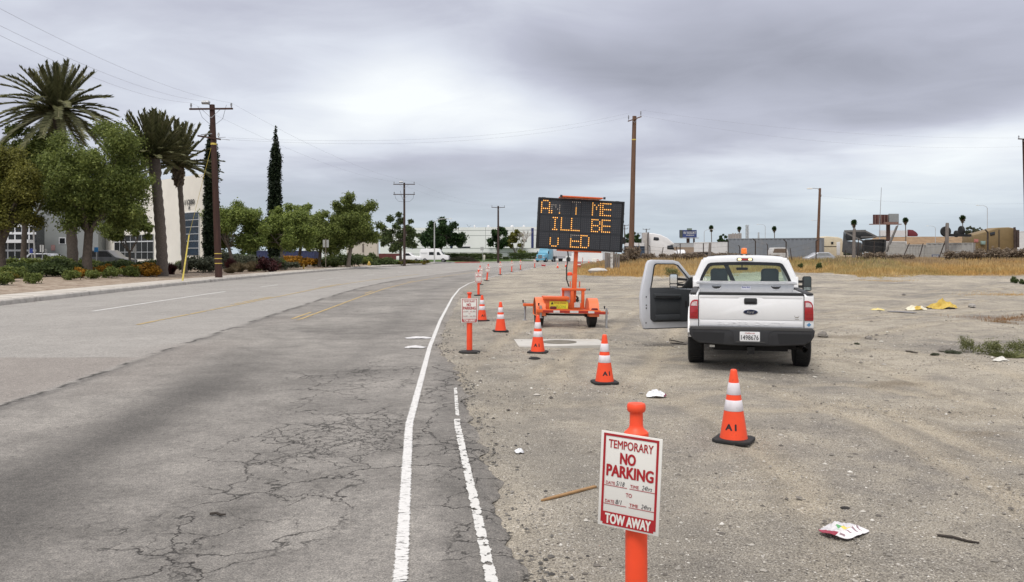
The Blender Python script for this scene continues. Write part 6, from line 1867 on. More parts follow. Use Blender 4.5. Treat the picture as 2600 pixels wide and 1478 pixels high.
def office():
    root = thing('office_building', 'cream office building numbered 11280 A with dark glazing behind the palms', 'building', (0, 0, 0))
    # main wall, running back and left from its right-hand corner
    c0 = P(524, 0, 78); c0 = (c0.x, c0.y); c1 = (((262 - CX) * 96 / F), 96.0)
    A, B = c1, c0      # left to right as seen
    ztop = H - (452 - HY) * 78 / F
    L_ = math.hypot(B[0] - A[0], B[1] - A[1]); zg = .4
    q = MB()
    vwall(q, A, B, zg - .3, ztop, .4)
    nd = Vector((B[0] - A[0], B[1] - A[1], 0)).normalized(); nn = Vector((-nd.y, nd.x, 0))
    rayd = Vector((B[0], B[1], 0)).normalized(); rayd = (rayd + Vector((-.12, .05, 0))).normalized()
    e0 = Vector((*B, 0)) + rayd * 30; f0 = Vector((*A, 0)) + rayd * 30
    vwall(q, B, (e0.x, e0.y), zg - .3, ztop - .003, .4)
    q.add([(A[0], A[1], ztop - .5), (B[0], B[1], ztop - .5), (e0.x, e0.y, ztop - .5), (f0.x, f0.y, ztop - .5)], [(0, 1, 2, 3)])
    # the projecting tall bay and its joint
    sb = wall_s(A, B, 412)
    wall_box(q, A, B, sb, L_ - .003, zg - .3, ztop + .35, .0, .35)
    q.build('wall', cream, root)
    # vertical window strip under the number
    s0, s1 = wall_s(A, B, 470), wall_s(A, B, 516)
    pm, _, _ = on_wall(A, B, (s0 + s1) / 2, 0)
    z1, z0 = row_z(pm, 541), row_z(pm, 648)
    w = MB(); wall_box(w, A, B, s0, s1, z0, z1, .36, .40); win = w.build('window', blue_glass, root)
    w = MB()
    for k in range(1, 6):
        zz = z0 + (z1 - z0) * k / 6; wall_box(w, A, B, s0, s1, zz - .025, zz + .025, .40, .43)
    wall_box(w, A, B, s0 - .06, s0, z0, z1, .36, .46); wall_box(w, A, B, s1, s1 + .06, z0, z1, .36, .46); wall_box(w, A, B, s0, s1, z1, z1 + .07, .36, .46)
    w.build('frame', mull, win)
    # number
    for txt, px, py, wp, hp in (('11280', 492, 513, 39, 12), ('A', 491, 527, 9, 10)):
        s = wall_s(A, B, px); p, d, n = on_wall(A, B, s, 0, .362); p.z = row_z(p, py)
        k = p.y / F / abs(d.x) if txt != 'A' else p.y / F
        M = Matrix(((d.x, 0, n.x, p.x), (d.y, 0, n.y, p.y), (0, 1, 0, p.z), (0, 0, 0, 1)))
        t = MB(); v, f = text_geo(txt, 0.0); e = v[:, :2].max(0) - v[:, :2].min(0)
        v2 = [(x * wp * k / e[0], y * hp * p.y / F / e[1], .06) for x, y, _ in v]; [t.add([(x + ax, y + ay, zz + i_ * .002) for x, y, zz in v2], f, M) for i_, (ax, ay) in enumerate(((0, 0), (.035, 0), (-.035, 0), (0, .03), (0, -.03)))]
        t.build('wall_number', mat('number_grey', (.10, .10, .095), .6, var=0), root, recalc=False, sm=False)
    # long black window at ground level
    s0, s1 = wall_s(A, B, 292), wall_s(A, B, 391)
    pm, _, _ = on_wall(A, B, (s0 + s1) / 2, 0); z1, z0 = row_z(pm, 597), row_z(pm, 657)
    w = MB(); wall_box(w, A, B, s0, s1, z0, z1, .01, .05); win = w.build('window', black_win, root)
    w = MB()
    for k in range(0, 8): wall_box(w, A, B, s0 + (s1 - s0) * k / 7 - .022, s0 + (s1 - s0) * k / 7 + .022, z0, z1, .05, .08)
    for t_, hh_ in ((.28, .022), (.72, .06)):
        zz = z0 + (z1 - z0) * t_; wall_box(w, A, B, s0, s1, zz - hh_, zz + hh_, .055, .11)
    w.build('frame', mull, win)
    # grey wing to the left
    gA = (((88 - CX) * 92 / F), 92.0); gB = (((238 - CX) * 92 / F), 93.0)
    zt2 = row_z(Vector((0, 92, 0)), 470)
    q = MB(); vwall(q, gA, gB, zg - .3, zt2, 4.0); q.build('grey_wing', greyr, root)
    for px0, px1, py0, py1, mt, nm in ((152, 165, 605, 618, black_win, 'window'), (105, 120, 632, 656, dullw, 'door'), (175, 184, 620, 632, dullw, 'meter_box'), (130, 140, 622, 636, mat('notice_pink', (.42, .25, .24), .7, var=.2, vs=6), 'notice')):
        s0, s1 = wall_s(gA, gB, px0), wall_s(gA, gB, px1)
        w = MB(); wall_box(w, gA, gB, s0, s1, row_z(Vector((0, 92.5, 0)), py1), row_z(Vector((0, 92.5, 0)), py0), .0, .06); o = w.build(nm, mt, root)
        if nm == 'window':
            w = MB(); wall_box(w, gA, gB, s0 - .1, s1 + .1, row_z(Vector((0, 92.5, 0)), py1) - .1, row_z(Vector((0, 92.5, 0)), py0) + .1, .0, .03); w.build('frame', mull, o)
    # glazed entrance at the far left with white canopy bands
    eA = (((-160 - CX) * 84 / F), 86.0); eB = (((92 - CX) * 88 / F), 88.0)
    q = MB(); vwall(q, eA, eB, zg - .3, row_z(Vector((0, 87, 0)), 545), 3.0); en = q.build('entrance_glazing', black_win, root)
    w = MB(); Ls = math.hypot(eB[0] - eA[0], eB[1] - eA[1])
    for py, hh_ in ((592, .12), (636, .10), (659, .10), (572, .16)): wall_box(w, eA, eB, 0, Ls, row_z(Vector((0, 87, 0)), py) - hh_, row_z(Vector((0, 87, 0)), py) + hh_, .0, .12)
    for k in range(1, 12): wall_box(w, eA, eB, Ls * k / 12 - .05, Ls * k / 12 + .05, zg, row_z(Vector((0, 87, 0)), 550), .0, .08)
    w.build('frame', mull, en)
    w = MB(); wall_box(w, eA, eB, Ls * .55, Ls * .98, row_z(Vector((0, 87, 0)), 617), row_z(Vector((0, 87, 0)), 609), .1, 2.2); w.build('canopy', mat('canopy_white', (.7, .71, .72), .6, var=.03), root)
office()


def warehouse():
    root = thing('warehouse', 'long white warehouse with grey joint lines across the far side of the road', 'building', (0, 0, 0))
    A = (((965 - CX) * 238 / F), 238.0); B = (((1520 - CX) * 222 / F), 222.0)
    zt = row_z(Vector((0, 230, 0)), 577)
    q = MB(); vwall(q, A, B, 0, zt, 30); q.build('wall', white_b, root)
    Ls = math.hypot(B[0] - A[0], B[1] - A[1])
    ln = mat('joint_grey', (.33, .34, .34), .9, var=0)
    w = MB()
    for py in (585, 598): wall_box(w, A, B, 0, Ls, row_z(Vector((0, 230, 0)), py) - .06, row_z(Vector((0, 230, 0)), py) + .06, .0, .02)
    for k in range(1, 8): wall_box(w, A, B, Ls * k / 8 - .05, Ls * k / 8 + .05, 0, zt, .0, .018)
    w.build('joint_lines', ln, root)
    w = MB()
    for px in (1352, 1146): s = wall_s(A, B, px); wall_box(w, A, B, s - .33, s + .33, 1.0, row_z(Vector((0, 230, 0)), 580), .0, .12)
    w.build('blue_panel', mat('blue_panel', (.03, .04, .14), .5, var=.1), root)
    w = MB(); s0, s1 = wall_s(A, B, 1165), wall_s(A, B, 1194); wall_box(w, A, B, s0, s1, row_z(Vector((0, 230, 0)), 632), row_z(Vector((0, 230, 0)), 626), .0, .5)
    s0, s1 = wall_s(A, B, 1331), wall_s(A, B, 1337); wall_box(w, A, B, s0, s1, row_z(Vector((0, 230, 0)), 614), row_z(Vector((0, 230, 0)), 608), .0, .1)
    w.build('vent_opening', black_win, root)
    w = MB()
    for px, ww in ((1240, 8), (1300, 10), (1330, 7), (1205, 5)):
        p = P(px, 577, 236); w.lathe([(ww * .05, -.1), (ww * .05, .25), (ww * .035, .5), (.05, .6)], 12, p)
    w.build('roof_vent', mat('vent_white', (.62, .63, .64), .6, var=.1), root)
    w = MB(); a = P(1190, 577, 232); w.tube([a, a + Vector((-.5, 0, .8))], .03, 5); w.tube([a, a + Vector((.6, 0, .5))], .03, 5); w.build('roof_aerial', black_metal, root)
warehouse()


def dock_wall():
    root = thing('screen_wall', 'low white screen wall in front of the white warehouse', 'wall', (0, 0, 0))
    A = (((1000 - CX) * 214 / F), 214.0); B = (((1530 - CX) * 207 / F), 207.0)
    q = MB(); z1 = row_z(Vector((0, 210, 0)), 631); vwall(q, A, B, 0, z1, .4); q.build('wall', white_b, root)
    w = MB(); Ls = math.hypot(B[0] - A[0], B[1] - A[1])
    zz = row_z(Vector((0, 210, 0)), 641); wall_box(w, A, B, Ls * .22, Ls, zz - .06, zz + .06, 0, .02); zz2 = row_z(Vector((0, 210, 0)), 645); wall_box(w, A, B, 0, Ls * .2, zz2 - .06, zz2 + .06, 0, .02); wall_box(w, A, B, Ls * .2, Ls * .22, zz2 - .06, zz + .06, 0, .02)
    wall_box(w, A, B, 0, Ls, z1, z1 + .12, -.4, .03)
    w.build('joint_lines', mat('joint_grey'), root)
dock_wall()


def beige():
    root = thing('beige_building', 'plain beige building with a slanting shaded edge behind the many-trunked tree', 'building', (0, 0, 0))
    A = P(880, 0, 150); B = P(960, 0, 146); B.y = A.y; B.x = (957 - CX) * A.y / F; q = MB(); vwall(q, (A.x, A.y), (B.x, B.y), 0, H - (607 - HY) * 150 / F, 2); q.build('wall', beige_b, root)
    w = MB(); s = wall_s((A.x, A.y), (B.x, B.y), 922); wall_box(w, (A.x, A.y), (B.x, B.y), s - .1, s + .1, 2.1, 3.6, 0, .15); w.build('downpipe', mat('pipe_brown', (.10, .08, .07), .7, var=0), root)
    return root
beige()
q = MB(); A = P(770, 0, 190); B = P(905, 0, 190); vwall(q, (A.x, A.y), (B.x, B.y), 0, H - (622 - HY) * 190 / F, 10)
tag(q.build('white_shed', white_b), 'white shed wall glimpsed between tree trunks left of the beige building', 'building')
# shipping containers and trailers
def container(label, a, b, z0, z1, m, depth=2.4, name='shipping_container', group=None, ribs=True, roofm=None, cat='container', doors=None):
    root = thing(name, label, cat, (0, 0, 0), group=group)
    q = MB(); a_ = Vector((a[0], a[1], 0)); b_ = Vector((b[0], b[1], 0)); d = (b_ - a_); L_ = d.length; d.normalize(); n = Vector((-d.y, d.x, 0))
    N = max(8, int(L_ / .14)) if ribs else 1
    if ribs:
        front_ = []
        for i in range(N + 1):
            off = .05 if (i // 2) % 2 else 0.0
            front_.append(a_ + d * (L_ * i / N) + n * off)
        vs = [(*p[:2], z0 + .12) for p in front_] + [(*p[:2], z1 - .10) for p in front_]
        q.add(vs, [(i, i + 1, i + N + 2, i + N + 1) for i in range(N)])
        vwall(q, (a_ + n * .06)[:2], (b_ + n * .06)[:2], z0, z1 - .002, depth - .1)
    else:
        vwall(q, a_[:2], b_[:2], z0, z1, depth)
    q.build('body', m, root)
    w = MB()
    for zz in (z0 + .06, z1 - .05): wall_box(w, a_[:2], b_[:2], 0, L_, zz - .06, zz + .06, -.04, .02)
    for s in (0.06, L_ - .06): wall_box(w, a_[:2], b_[:2], s - .06, s + .06, z0, z1, -.04, .025)
    w.build('corner_frame', roofm or m, root)
    return root, a_, d, n, L_


def pw(x, Y): return ((x - CX) * Y / F, float(Y))


blue_c = mat('container_blue', (.20, .225, .255), .7, var=.1, vs=.5, col2=(.24, .25, .26), c2s=.3, c2a=(.48, .66))
grey_c = mat('container_grey', (.36, .36, .345), .75, var=.1, vs=.6, col2=(.30, .265, .22), c2s=.5, c2a=(.55, .7))
navy = mat('container_navy', (.028, .036, .095), .6, var=.12)
white_t = mat('trailer_white', (.62, .63, .64), .6, var=.06)
zr = lambda Y, py: H - (py - HY) * Y / F
container('long blue grey shipping container across the yard behind the pickup', pw(1848, 118), pw(2086, 112), .9, zr(115, 605), blue_c)
container('pair of white box trailers left of the long blue container', pw(1762, 126), pw(1846, 123), .9, zr(124, 615), white_t, ribs=False, name='box_trailer', cat='trailer')
container('navy container behind the maroon bush left of the orange hedge', pw(652, 120), pw(798, 118), .5, zr(119, 637), navy)
q = MB(); M_ = Matrix.Translation(P(676, 644, 118.6)) @ Matrix.Rotation(R(90), 4, 'X'); q.box((0, 0, -.5), (.85, .36, .01), M=M_)
# grey corrugated container with faded blue mark
r_, a_, d_, n_v, L_ = container('grey corrugated container below the tyres at the old wooden post', pw(2352, 104), pw(2470, 101), .95, zr(103, 617), grey_c)
w = MB(); wall_box(w, a_[:2], (a_ + d_ * L_)[:2], .6, 1.5, 1.35, 1.75, 0, .035); mk = w.build('faded_mark', mat('faded_blue', (.16, .18, .24), .7, var=.2, vs=8), r_)
w = MB(); p_, dd, nn_ = on_wall(a_[:2], (a_ + d_ * L_)[:2], 1.05, 1.5, .045); w.text('PM', .5, .22, Matrix(((dd.x, 0, nn_.x, p_.x), (dd.y, 0, nn_.y, p_.y), (0, 1, 0, p_.z), (0, 0, 0, 1))), .03); w.build('faded_lettering', dullw, mk, recalc=False, sm=False)
container('ribbed end of a grey container left of the old wooden post', pw(2300, 102), pw(2352, 104), .95, zr(103, 621), mat('container_pale', (.42, .42, .40), .75, var=.1))
container('white van trailer far right behind the tan truck', pw(2575, 125), pw(2680, 122), 1.0, zr(124, 587), white_t, ribs=False, name='box_trailer', cat='trailer')
container('grey and white stored trailer behind the dump trailer tailgate', pw(2240, 118), pw(2302, 118), 1.0, zr(118, 613), mat('trailer_grey', (.38, .38, .37), .7, var=.1), ribs=False, name='box_trailer', cat='trailer', roofm=white_t)
container('long grey wall of trailers beyond the white lorry', pw(1690, 175), pw(1790, 172), 1.0, zr(174, 617), mat('trailer_pale', (.36, .37, .38), .75, var=.06), ribs=False, name='box_trailer', cat='trailer')
container('brown block wall below the long grey trailers', pw(1690, 150), pw(1780, 149), .8, zr(150, 628), mat('block_brown', (.30, .235, .18), .9, var=.08), ribs=False, name='block_wall', cat='wall')
q = MB(); A = P(1585, 0, 112); B = P(1636, 0, 111); vwall(q, A[:2], B[:2], 1.0, zr(112, 625), 3)
tb_ = tag(q.build('blue_skip', mat('skip_blue', (.035, .065, .115), .6, var=.25, vs=2)), 'dark blue truck body behind the tall bare pole', 'truck body')
w = MB(); wall_box(w, A[:2], B[:2], 0, 2.7, zr(112, 625), zr(112, 617), -1.5, .03); w.build('white_top', white_t, tb_)
w = MB()
for py in (628, 634): wall_box(w, A[:2], B[:2], 0, 2.7, zr(112, py) - .03, zr(112, py) + .03, 0, .04)
w.build('rail', black_metal, tb_)


def tyre_obj(label, c, r, w_, ax='Y', rim=True, group=None, tilt=0.0):
    root = thing('tyre', label, 'tyre', c, group=group, rot=(tilt, 0, 0))
    q = MB(); q.lathe([(r * .55, -w_ / 2), (r * .9, -w_ / 2), (r, -w_ * .3), (r, w_ * .3), (r * .9, w_ / 2), (r * .55, w_ / 2)], 24, axis=ax); q.build('rubber', tyre_m, root, sm=40)
    if rim:
        q = MB(); q.lathe([(r * .2, -w_ * .5), (r * .5, -w_ * .46), (r * .56, -w_ * .4), (r * .56, w_ * .4), (r * .2, w_ * .4)], 20, axis=ax); rm = q.build('rim', mat('rim_white', (.6, .61, .62), .45, .2, var=.1), root, sm=40)
        q = MB(); q.lathe([(.02, -w_ * .56), (r * .2, -w_ * .55), (r * .2, -w_ * .3)], 12, axis=ax); q.build('hub', black_metal, rm)
tyre_obj('black tyre with white rim standing on the blue truck body beside the board', P(1581, 611, 112) , .48, .3)
# white sleeper lorry
def sleeper(label, prof, Y, depth, m, winm, name='semi_truck', extra=None, glass_poly=None, win_poly=None, yaw=0.0, grille=None):
    """side view outline in photo pixels, given depth in metres"""
    root = thing(name, label, 'lorry', (0, 0, 0))
    k = lambda x, y: P(x, y, Y)
    q = MB(); n = len(prof); fr_ = [k(x, y) for x, y in prof]; bk_ = [p + Vector((p.x / Y * depth * .0, depth, 0)) for p in fr_]
    q.add([tuple(p) for p in fr_ + bk_], [tuple(range(n - 1, -1, -1)), tuple(range(n, 2 * n))] + [(i, (i + 1) % n, (i + 1) % n + n, i + n) for i in range(n)])
    q.build('cab', m, root, bevel=.12, seg=3)
    for nm, poly, mt, o in (win_poly or []):
        q = MB(); pp = [k(x, y) for x, y in poly]; nn2 = len(pp)
        q.add([(p.x, p.y - o, p.z) for p in pp] + [(p.x, p.y + .05, p.z) for p in pp], [tuple(range(nn2)), tuple(range(nn2, 2 * nn2))] + [(i, (i + 1) % nn2, (i + 1) % nn2 + nn2, i + nn2) for i in range(nn2)])
        q.build(nm, mt, root, bevel=.02)
    return root
wt = mat('lorry_white', (.74, .75, .76), .4, var=.03, coat=.3)
sl = sleeper('white sleeper cab lorry facing right beyond the fence', [(1645, 592), (1658, 592), (1678, 596), (1695, 604), (1708, 615), (1714, 621), (1704, 622), (1712, 636), (1735, 640), (1745, 648), (1745, 664), (1645, 664)], 112, 2.5, wt, dark_glass,
        win_poly=[('window', [(1660, 602), (1672, 603), (1674, 609), (1670, 611), (1659, 610)], dark_glass, .03), ('side_window', [(1694, 624), (1708, 622), (1712, 634), (1694, 633)], dark_glass, .03)])
q = MB(); q.tube([P(1644, 664, 111.6), P(1646, 590, 111.6)], .13, 10); q.build('exhaust_stack', mat('stack_grey', (.28, .26, .25), .5, .5, var=.2), sl, sm=60)
q = MB(); q.box(P(1636, 625, 112), (.5, 1.6, 3.6)); q.build('cab_fairing', mat('fairing_grey', (.40, .38, .36), .7, var=.2), sl, bevel=.04)
for x in (1730, 1662): wheel_c = P(x, 660, 111.9); tq = MB(); tq.lathe([(.2, -.14), (.45, -.14), (.5, -.08), (.5, .08), (.45, .14), (.2, .14)], 20, wheel_c, axis='Y'); tq.build('wheel', tyre_m, sl, sm=40)
s2_ = sleeper('second white lorry cab half hidden behind the box trailers', [(1768, 626), (1776, 620), (1788, 616), (1812, 615), (1812, 656), (1796, 656), (1792, 628)], 132, 2.3, wt, dark_glass, win_poly=[('window', [(1788, 619), (1794, 620), (1796, 626), (1792, 625)], dark_glass, .03)])
tn = mat('lorry_tan', (.205, .145, .065), .6, var=.12, vs=1.5)
tnk = sleeper('tan sleeper cab lorry at the far right behind the fence', [(2472, 596), (2510, 586), (2535, 578), (2562, 577), (2580, 580), (2584, 590), (2584, 640), (2472, 642), (2468, 615)], 106, 2.5, tn, dark_glass,
        win_poly=[('side_window', [(2513, 591), (2526, 588), (2526, 597), (2514, 599)], dark_glass, .04), ('headlamp', [(2473, 607), (2484, 608), (2484, 616), (2473, 616)], mat('lamp_red_white', (.42, .16, .14), .4, var=.5, vs=12), .05), ('side_mirror', [(2489, 612), (2499, 612), (2499, 621), (2489, 621)], mat('mirror_green', (.25, .36, .33), .3, var=.1), .3), ('door_seam', [(2535, 583), (2538, 583), (2538, 636), (2535, 636)], mat('seam_dark', (.06, .045, .03), .8, var=0), .03)])
q = MB(); q.tube([P(2577, 642, 105.6), P(2576, 577, 105.6)], .13, 10); q.box(P(2583, 606, 106), (.35, .3, 2.2)); q.build('exhaust_stack', mat('stack_rust', (.07, .05, .045), .7, .3, var=.3), tnk, sm=60)
cm = mat('coach_cream', (.60, .53, .39), .7, var=.08)
cr_ = sleeper('cream recreational truck behind the lamp pole', [(2085, 602), (2100, 600), (2128, 602), (2140, 606), (2142, 652), (2085, 656)], 116, 2.5, cm, dark_glass,
        win_poly=[('side_window', [(2110, 614), (2116, 614), (2116, 620), (2110, 620)], dark_glass, .06), ('window', [(2125, 620), (2129, 620), (2129, 631), (2125, 631)], dark_glass, .03), ('stripe', [(2085, 625), (2124, 625), (2124, 627), (2085, 627)], mat('seam_dark'), .02), ('door', [(2124, 615), (2133, 614), (2133, 648), (2124, 648)], white_t, .04)])
# blue lorry with white trailer coming round the bend
def blue_lorry():
    base = Vector((6.1, 181.0, 0))
    root = thing('semi_truck', 'light blue lorry with white trailer coming round the far bend under the board', 'lorry', base, R(-24))
    bl_ = mat('lorry_blue', (.12, .36, .50), .4, var=.05, coat=.4)
    q = MB(); q.loft([[(x * w, y, z) for x, z in ((-1.0, .45), (1.0, .45), (1.05, .9), (1.0, t), (.6, t + .12), (-.6, t + .12), (-1.0, t), (-1.05, .9))] for y, w, t in ((0, .86, 1.5), (.3, 1.0, 1.6), (1.6, 1.05, 1.72))]); q.build('bonnet', bl_, root, bevel=.05)
    q = MB(); q.loft([[(x, y, z) for x, z in ((-1.15, .5), (1.15, .5), (1.18, 2.0), (1.05, t), (-1.05, t), (-1.18, 2.0))] for y, t in ((1.55, 2.0), (2.15, 2.75), (2.9, 3.4), (4.6, 4.0))]); q.build('cab', bl_, root, bevel=.05)
    q = MB(); q.prism(rr(.9, .85, .1, 4, 0, 1.15), .0, .05, XZ); q.build('radiator_grille', chrome, root)
    q = MB()
    for k in range(6): q.box((-.35 + k * .14, -.052, 1.15), (.05, .01, .75))
    q.build('grille_slats', black_metal, root)
    q = MB(); q.add([(-1.0, 1.56, 1.95), (1.0, 1.56, 1.95), (.98, 2.12, 2.72), (-.98, 2.12, 2.72)], [(0, 1, 2, 3)]); q.build('windscreen', dark_glass, root)
    q = MB(); q.box((0, -.1, .55), (2.2, .25, .35)); q.build('bumper', bl_, root, bevel=.05)
    for sx in (-1, 1):
        q = MB(); q.box((sx * .85, -.02, 1.0), (.28, .1, .22)); q.build('headlight', lens_clear, root)
        q = MB(); q.box((sx * 1.3, 1.7, 2.1), (.12, .2, .6)); q.build('door_mirror', black_plastic, root)
        for y in (.9, 5.0, 6.2, 14.5, 15.7):
            q = MB(); q.lathe([(.2, -.15), (.46, -.15), (.5, -.1), (.5, .1), (.46, .15), (.2, .15)], 18, (sx * .98, y, .5), axis='X'); wl = q.build('wheel', tyre_m, root, sm=40)
            q = MB(); q.lathe([(.05, sx * .14), (.25, sx * .16), (.28, sx * .10)], 14, (sx * .98, y, .5), axis='X'); q.build('rim', steel_rim, wl)
    q = MB(); q.box((0, 10.8, 2.65), (2.5, 11.5, 2.7)); q.build('trailer_box', mat('trailer_bright', (.76, .77, .79), .5, var=.03), root, bevel=.03)
    q = MB(); q.box((0, 10.0, 1.0), (2.3, 5.5, .5)); q.build('trailer_skirt', mat('skirt_grey', (.5, .51, .53), .5, var=.05), root)
blue_lorry()
# white lorry and trailer up on the motorway bank
q = MB(); q.add([P(2150, 640, 500), P(2520, 640, 500), P(2480, 601, 535), P(2225, 601, 535), P(2225, 601, 560), P(2480, 601, 560)], [(0, 1, 2, 3), (3, 2, 5, 4)])
tag(q.build('embankment', mat('bank_brown', (.24, .16, .09), .95, var=.25, vs=.3)), kind='structure')
mt_ = thing('semi_truck', 'white trailer with dark red cab driving along the motorway bank', 'lorry', (0, 0, 0))
q = MB(); q.add([tuple(P(x, y, 545) + Vector((0, dd, 0))) for dd in (0, 2.6) for x, y in ((2236, 599), (2304, 599), (2304, 585), (2236, 585))], [(0, 1, 2, 3), (7, 6, 5, 4), (0, 4, 5, 1), (1, 5, 6, 2), (2, 6, 7, 3), (3, 7, 4, 0)])
for x in (2242, 2250, 2300): q.tube([P(x, 600, 545.5), P(x, 600, 546.5)], .5, 10)
q.build('trailer_box', white_t, mt_)
rd_ = mat('lorry_red', (.14, .018, .026), .5, var=.1)
q = MB(); pr = [(2307, 600), (2330, 600), (2331, 595), (2326, 589), (2318, 584), (2308, 583)]
q.add([tuple(P(x, y, 545)) for x, y in pr] + [tuple(P(x, y, 545) + Vector((0, 2.4, 0))) for x, y in pr], [tuple(range(5, -1, -1)), tuple(range(6, 12))] + [(i, (i + 1) % 6, (i + 1) % 6 + 6, i + 6) for i in range(6)]); q.build('cab', rd_, mt_, bevel=.1)
# dark dump trailer
def dump_trailer():
    root = thing('dump_trailer', 'black steel dump trailer with a raised frame behind the fence', 'trailer', (0, 0, 0))
    st_ = mat('dump_black', (.028, .030, .032), .7, var=.3, vs=2); st2 = mat('dump_grey', (.085, .09, .095), .75, var=.2, vs=2); bar_ = mat('dump_rail', (.16, .155, .15), .7, var=.2)
    def slab(nm, pts, Y, d, m):
        q = MB(); n = len(pts); q.add([tuple(P(x, y, Y)) for x, y in pts] + [tuple(P(x, y, Y) + Vector((0, d, 0))) for x, y in pts], [tuple(range(n - 1, -1, -1)), tuple(range(n, 2 * n))] + [(i, (i + 1) % n, (i + 1) % n + n, i + n) for i in range(n)]); return q.build(nm, m, root, bevel=.02)
    slab('side_panel', [(2144, 588), (2150, 612), (2188, 616), (2190, 652), (2140, 640)], 107, .3, st2)
    slab('inner_wall', [(2146, 586), (2198, 586), (2224, 600), (2224, 604), (2150, 612)], 108.5, .2, st_)
    slab('tailgate', [(2192, 610), (2247, 609), (2248, 640), (2232, 646), (2192, 638)], 106, .25, st_)
    q = MB()
    q.bar(P(2144, 587, 106.8), P(2198, 586, 106.8), .25, .16); q.bar(P(2146, 590, 106.7), P(2190, 612, 106), .2, .14); q.bar(P(2198, 587, 108), P(2226, 601, 106.5), .18, .12); q.bar(P(2186, 602, 105.8), P(2250, 601, 105.8), .14, .12)
    q.build('top_rail', bar_, root)
    q = MB(); q.tube([P(2196, 610, 105.7), P(2244, 609, 105.7)], .1, 8); q.bar(P(2192, 610, 105.8), P(2192, 642, 105.8), .3, .2); q.bar(P(2247, 608, 105.8), P(2245, 648, 105.8), .25, .2); q.build('tailgate_frame', st_, root)
dump_trailer()
# billboards
def billboard(label, quad, Y, m, posts, back=None, text=None, depth=.6):
    root = thing('billboard', label, 'billboard', (0, 0, 0))
    x0, x1, y0, y1 = quad
    q = MB(); c = P((x0 + x1) / 2, (y0 + y1) / 2, Y); k = Y / F
    q.box(c + Vector((0, depth / 2, 0)), ((x1 - x0) * k, depth, (y1 - y0) * k)); q.build('panel', m, root)
    q = MB()
    for (px, yb, r) in posts: a = P(px, y1, Y + depth * .5); q.tube([Vector((a.x, a.y, .5)), a], r, 12)
    q.build('post', mat('billboard_post', (.09, .055, .05), .8, .2, var=.15), root, sm=60)
    for t, px, py, wp, hp, tm in text or []:
        w = MB(); p = P(px, py, Y) - Vector((0, .03, 0)); w.text(t, wp * k, hp * k, Matrix.Translation(p) @ Matrix.Rotation(R(90), 4, 'X'), .03); w.build('lettering', tm, root, recalc=False, sm=False)
    return root
bb = billboard('blue billboard reading RV RESORT beyond the yard', (1726, 1769, 584, 603), 210, mat('board_blue', (.035, .055, .17), .5, var=.15, vs=.5), [(1747, 620, .4), (1762, 620, .22)],
          text=[('RV RESORT', 1751.5, 591, 31, 6, dullw), ('WILLINGDON', 1752, 597.5, 20, 3, dullw)])
q = MB(); k = 210 / F; q.box(P(1729.5, 594, 209.9), (7 * k, .1, 19 * k)); q.build('dark_panel', mat('panel_olive', (.07, .08, .07), .7, var=.1), bb)
q = MB(); q.box(P(1750.5, 582, 210), (12 * k, .4, 4.5 * k)); q.build('header_sign', mat('header_green', (.16, .21, .18), .7, var=.1), bb)
q = MB(); q.box(P(1750, 604.5, 209.5), (46 * k, 1.0, .18)); q.build('catwalk', galv, bb)
bb2 = billboard('brown backed billboard on a single dark post above the yard', (2219, 2258, 545, 570), 165, mat('board_back', (.075, .025, .022), .8, var=.3, vs=1.5), [(2255, 620, .38)], depth=.5)
k = 165 / F
q = MB(); q.box(P(2269, 556, 164.5), (24 * k, .4, 26 * k)); q.build('grey_panel', mat('panel_grey', (.24, .26, .265), .7, var=.08), bb2)
q = MB(); q.box(P(2248, 569.5, 164.2), (76 * k, 1.2, .15)); q.box(P(2262, 567, 164.0), (36 * k, .3, .5)); q.build('catwalk', mat('catwalk_rust', (.20, .12, .10), .8, var=.2), bb2)
q = MB()
for i_ in range(5): q.bar(P(2222 + i_ * 8, 546, 164.3), P(2222 + i_ * 8, 569, 164.3), .12, .1)
q.build('back_frame', mat('back_frame', (.20, .13, .11), .8, var=.1), bb2)
# ruin and pylons
q = MB(); a = pw(1857, 200); b = pw(1883, 200); vwall(q, a, b, .5, zr(200, 594), 3)
for i_ in range(4): wall_box(q, a, b, .2 + i_ * .62, .5 + i_ * .62, .5, zr(200, 592), 0, .15)
tag(q.build('square_tower', mat('tower_grey', (.33, .31, .30), .9, var=.12, vs=1)), 'square grey concrete tower behind the long blue container', 'tower')


def pylon(label, x, yt, Y, w0, w1):
    root = thing('pylon', label, 'pylon', (0, 0, 0)); k = Y / F
    q = MB(); b = Vector(((x - CX) * k, Y, 0)); h = H - (yt - HY) * k
    for sx in (-1, 1):
        for sy in (-1, 1): q.bar(b + Vector((sx * w0 * k / 2, sy * w0 * k / 2, 0)), b + Vector((sx * w1 * k / 2, sy * w1 * k / 2, h)), .45, .45)
    N = 9
    for i in range(N):
        z0, z1 = h * i / N, h * (i + 1) / N; a0 = (w0 + (w1 - w0) * i / N) * k / 2; a1 = (w0 + (w1 - w0) * (i + 1) / N) * k / 2
        for sy in (-1, 1):
            q.bar(b + Vector((-a0, sy * a0, z0)), b + Vector((a1, sy * a1, z1)), .25, .25); q.bar(b + Vector((a0, sy * a0, z0)), b + Vector((-a1, sy * a1, z1)), .25, .25)
    for t in (.74, .86, .97): q.bar(b + Vector((-w1 * k * 1.3, 0, h * t)), b + Vector((w1 * k * 1.3, 0, h * t)), .35, .35)
    q.build('lattice', mat('pylon_hazed', (.44, .47, .50), .7, var=0), root)  # pale bluish colour stands in for distance haze
pylon('pale lattice tower on the skyline right of the square tower', 1897, 571, 600, 6, 4)
pylon('smaller pale lattice pylon left of a fan palm', 1926, 590, 700, 5, 1.5)
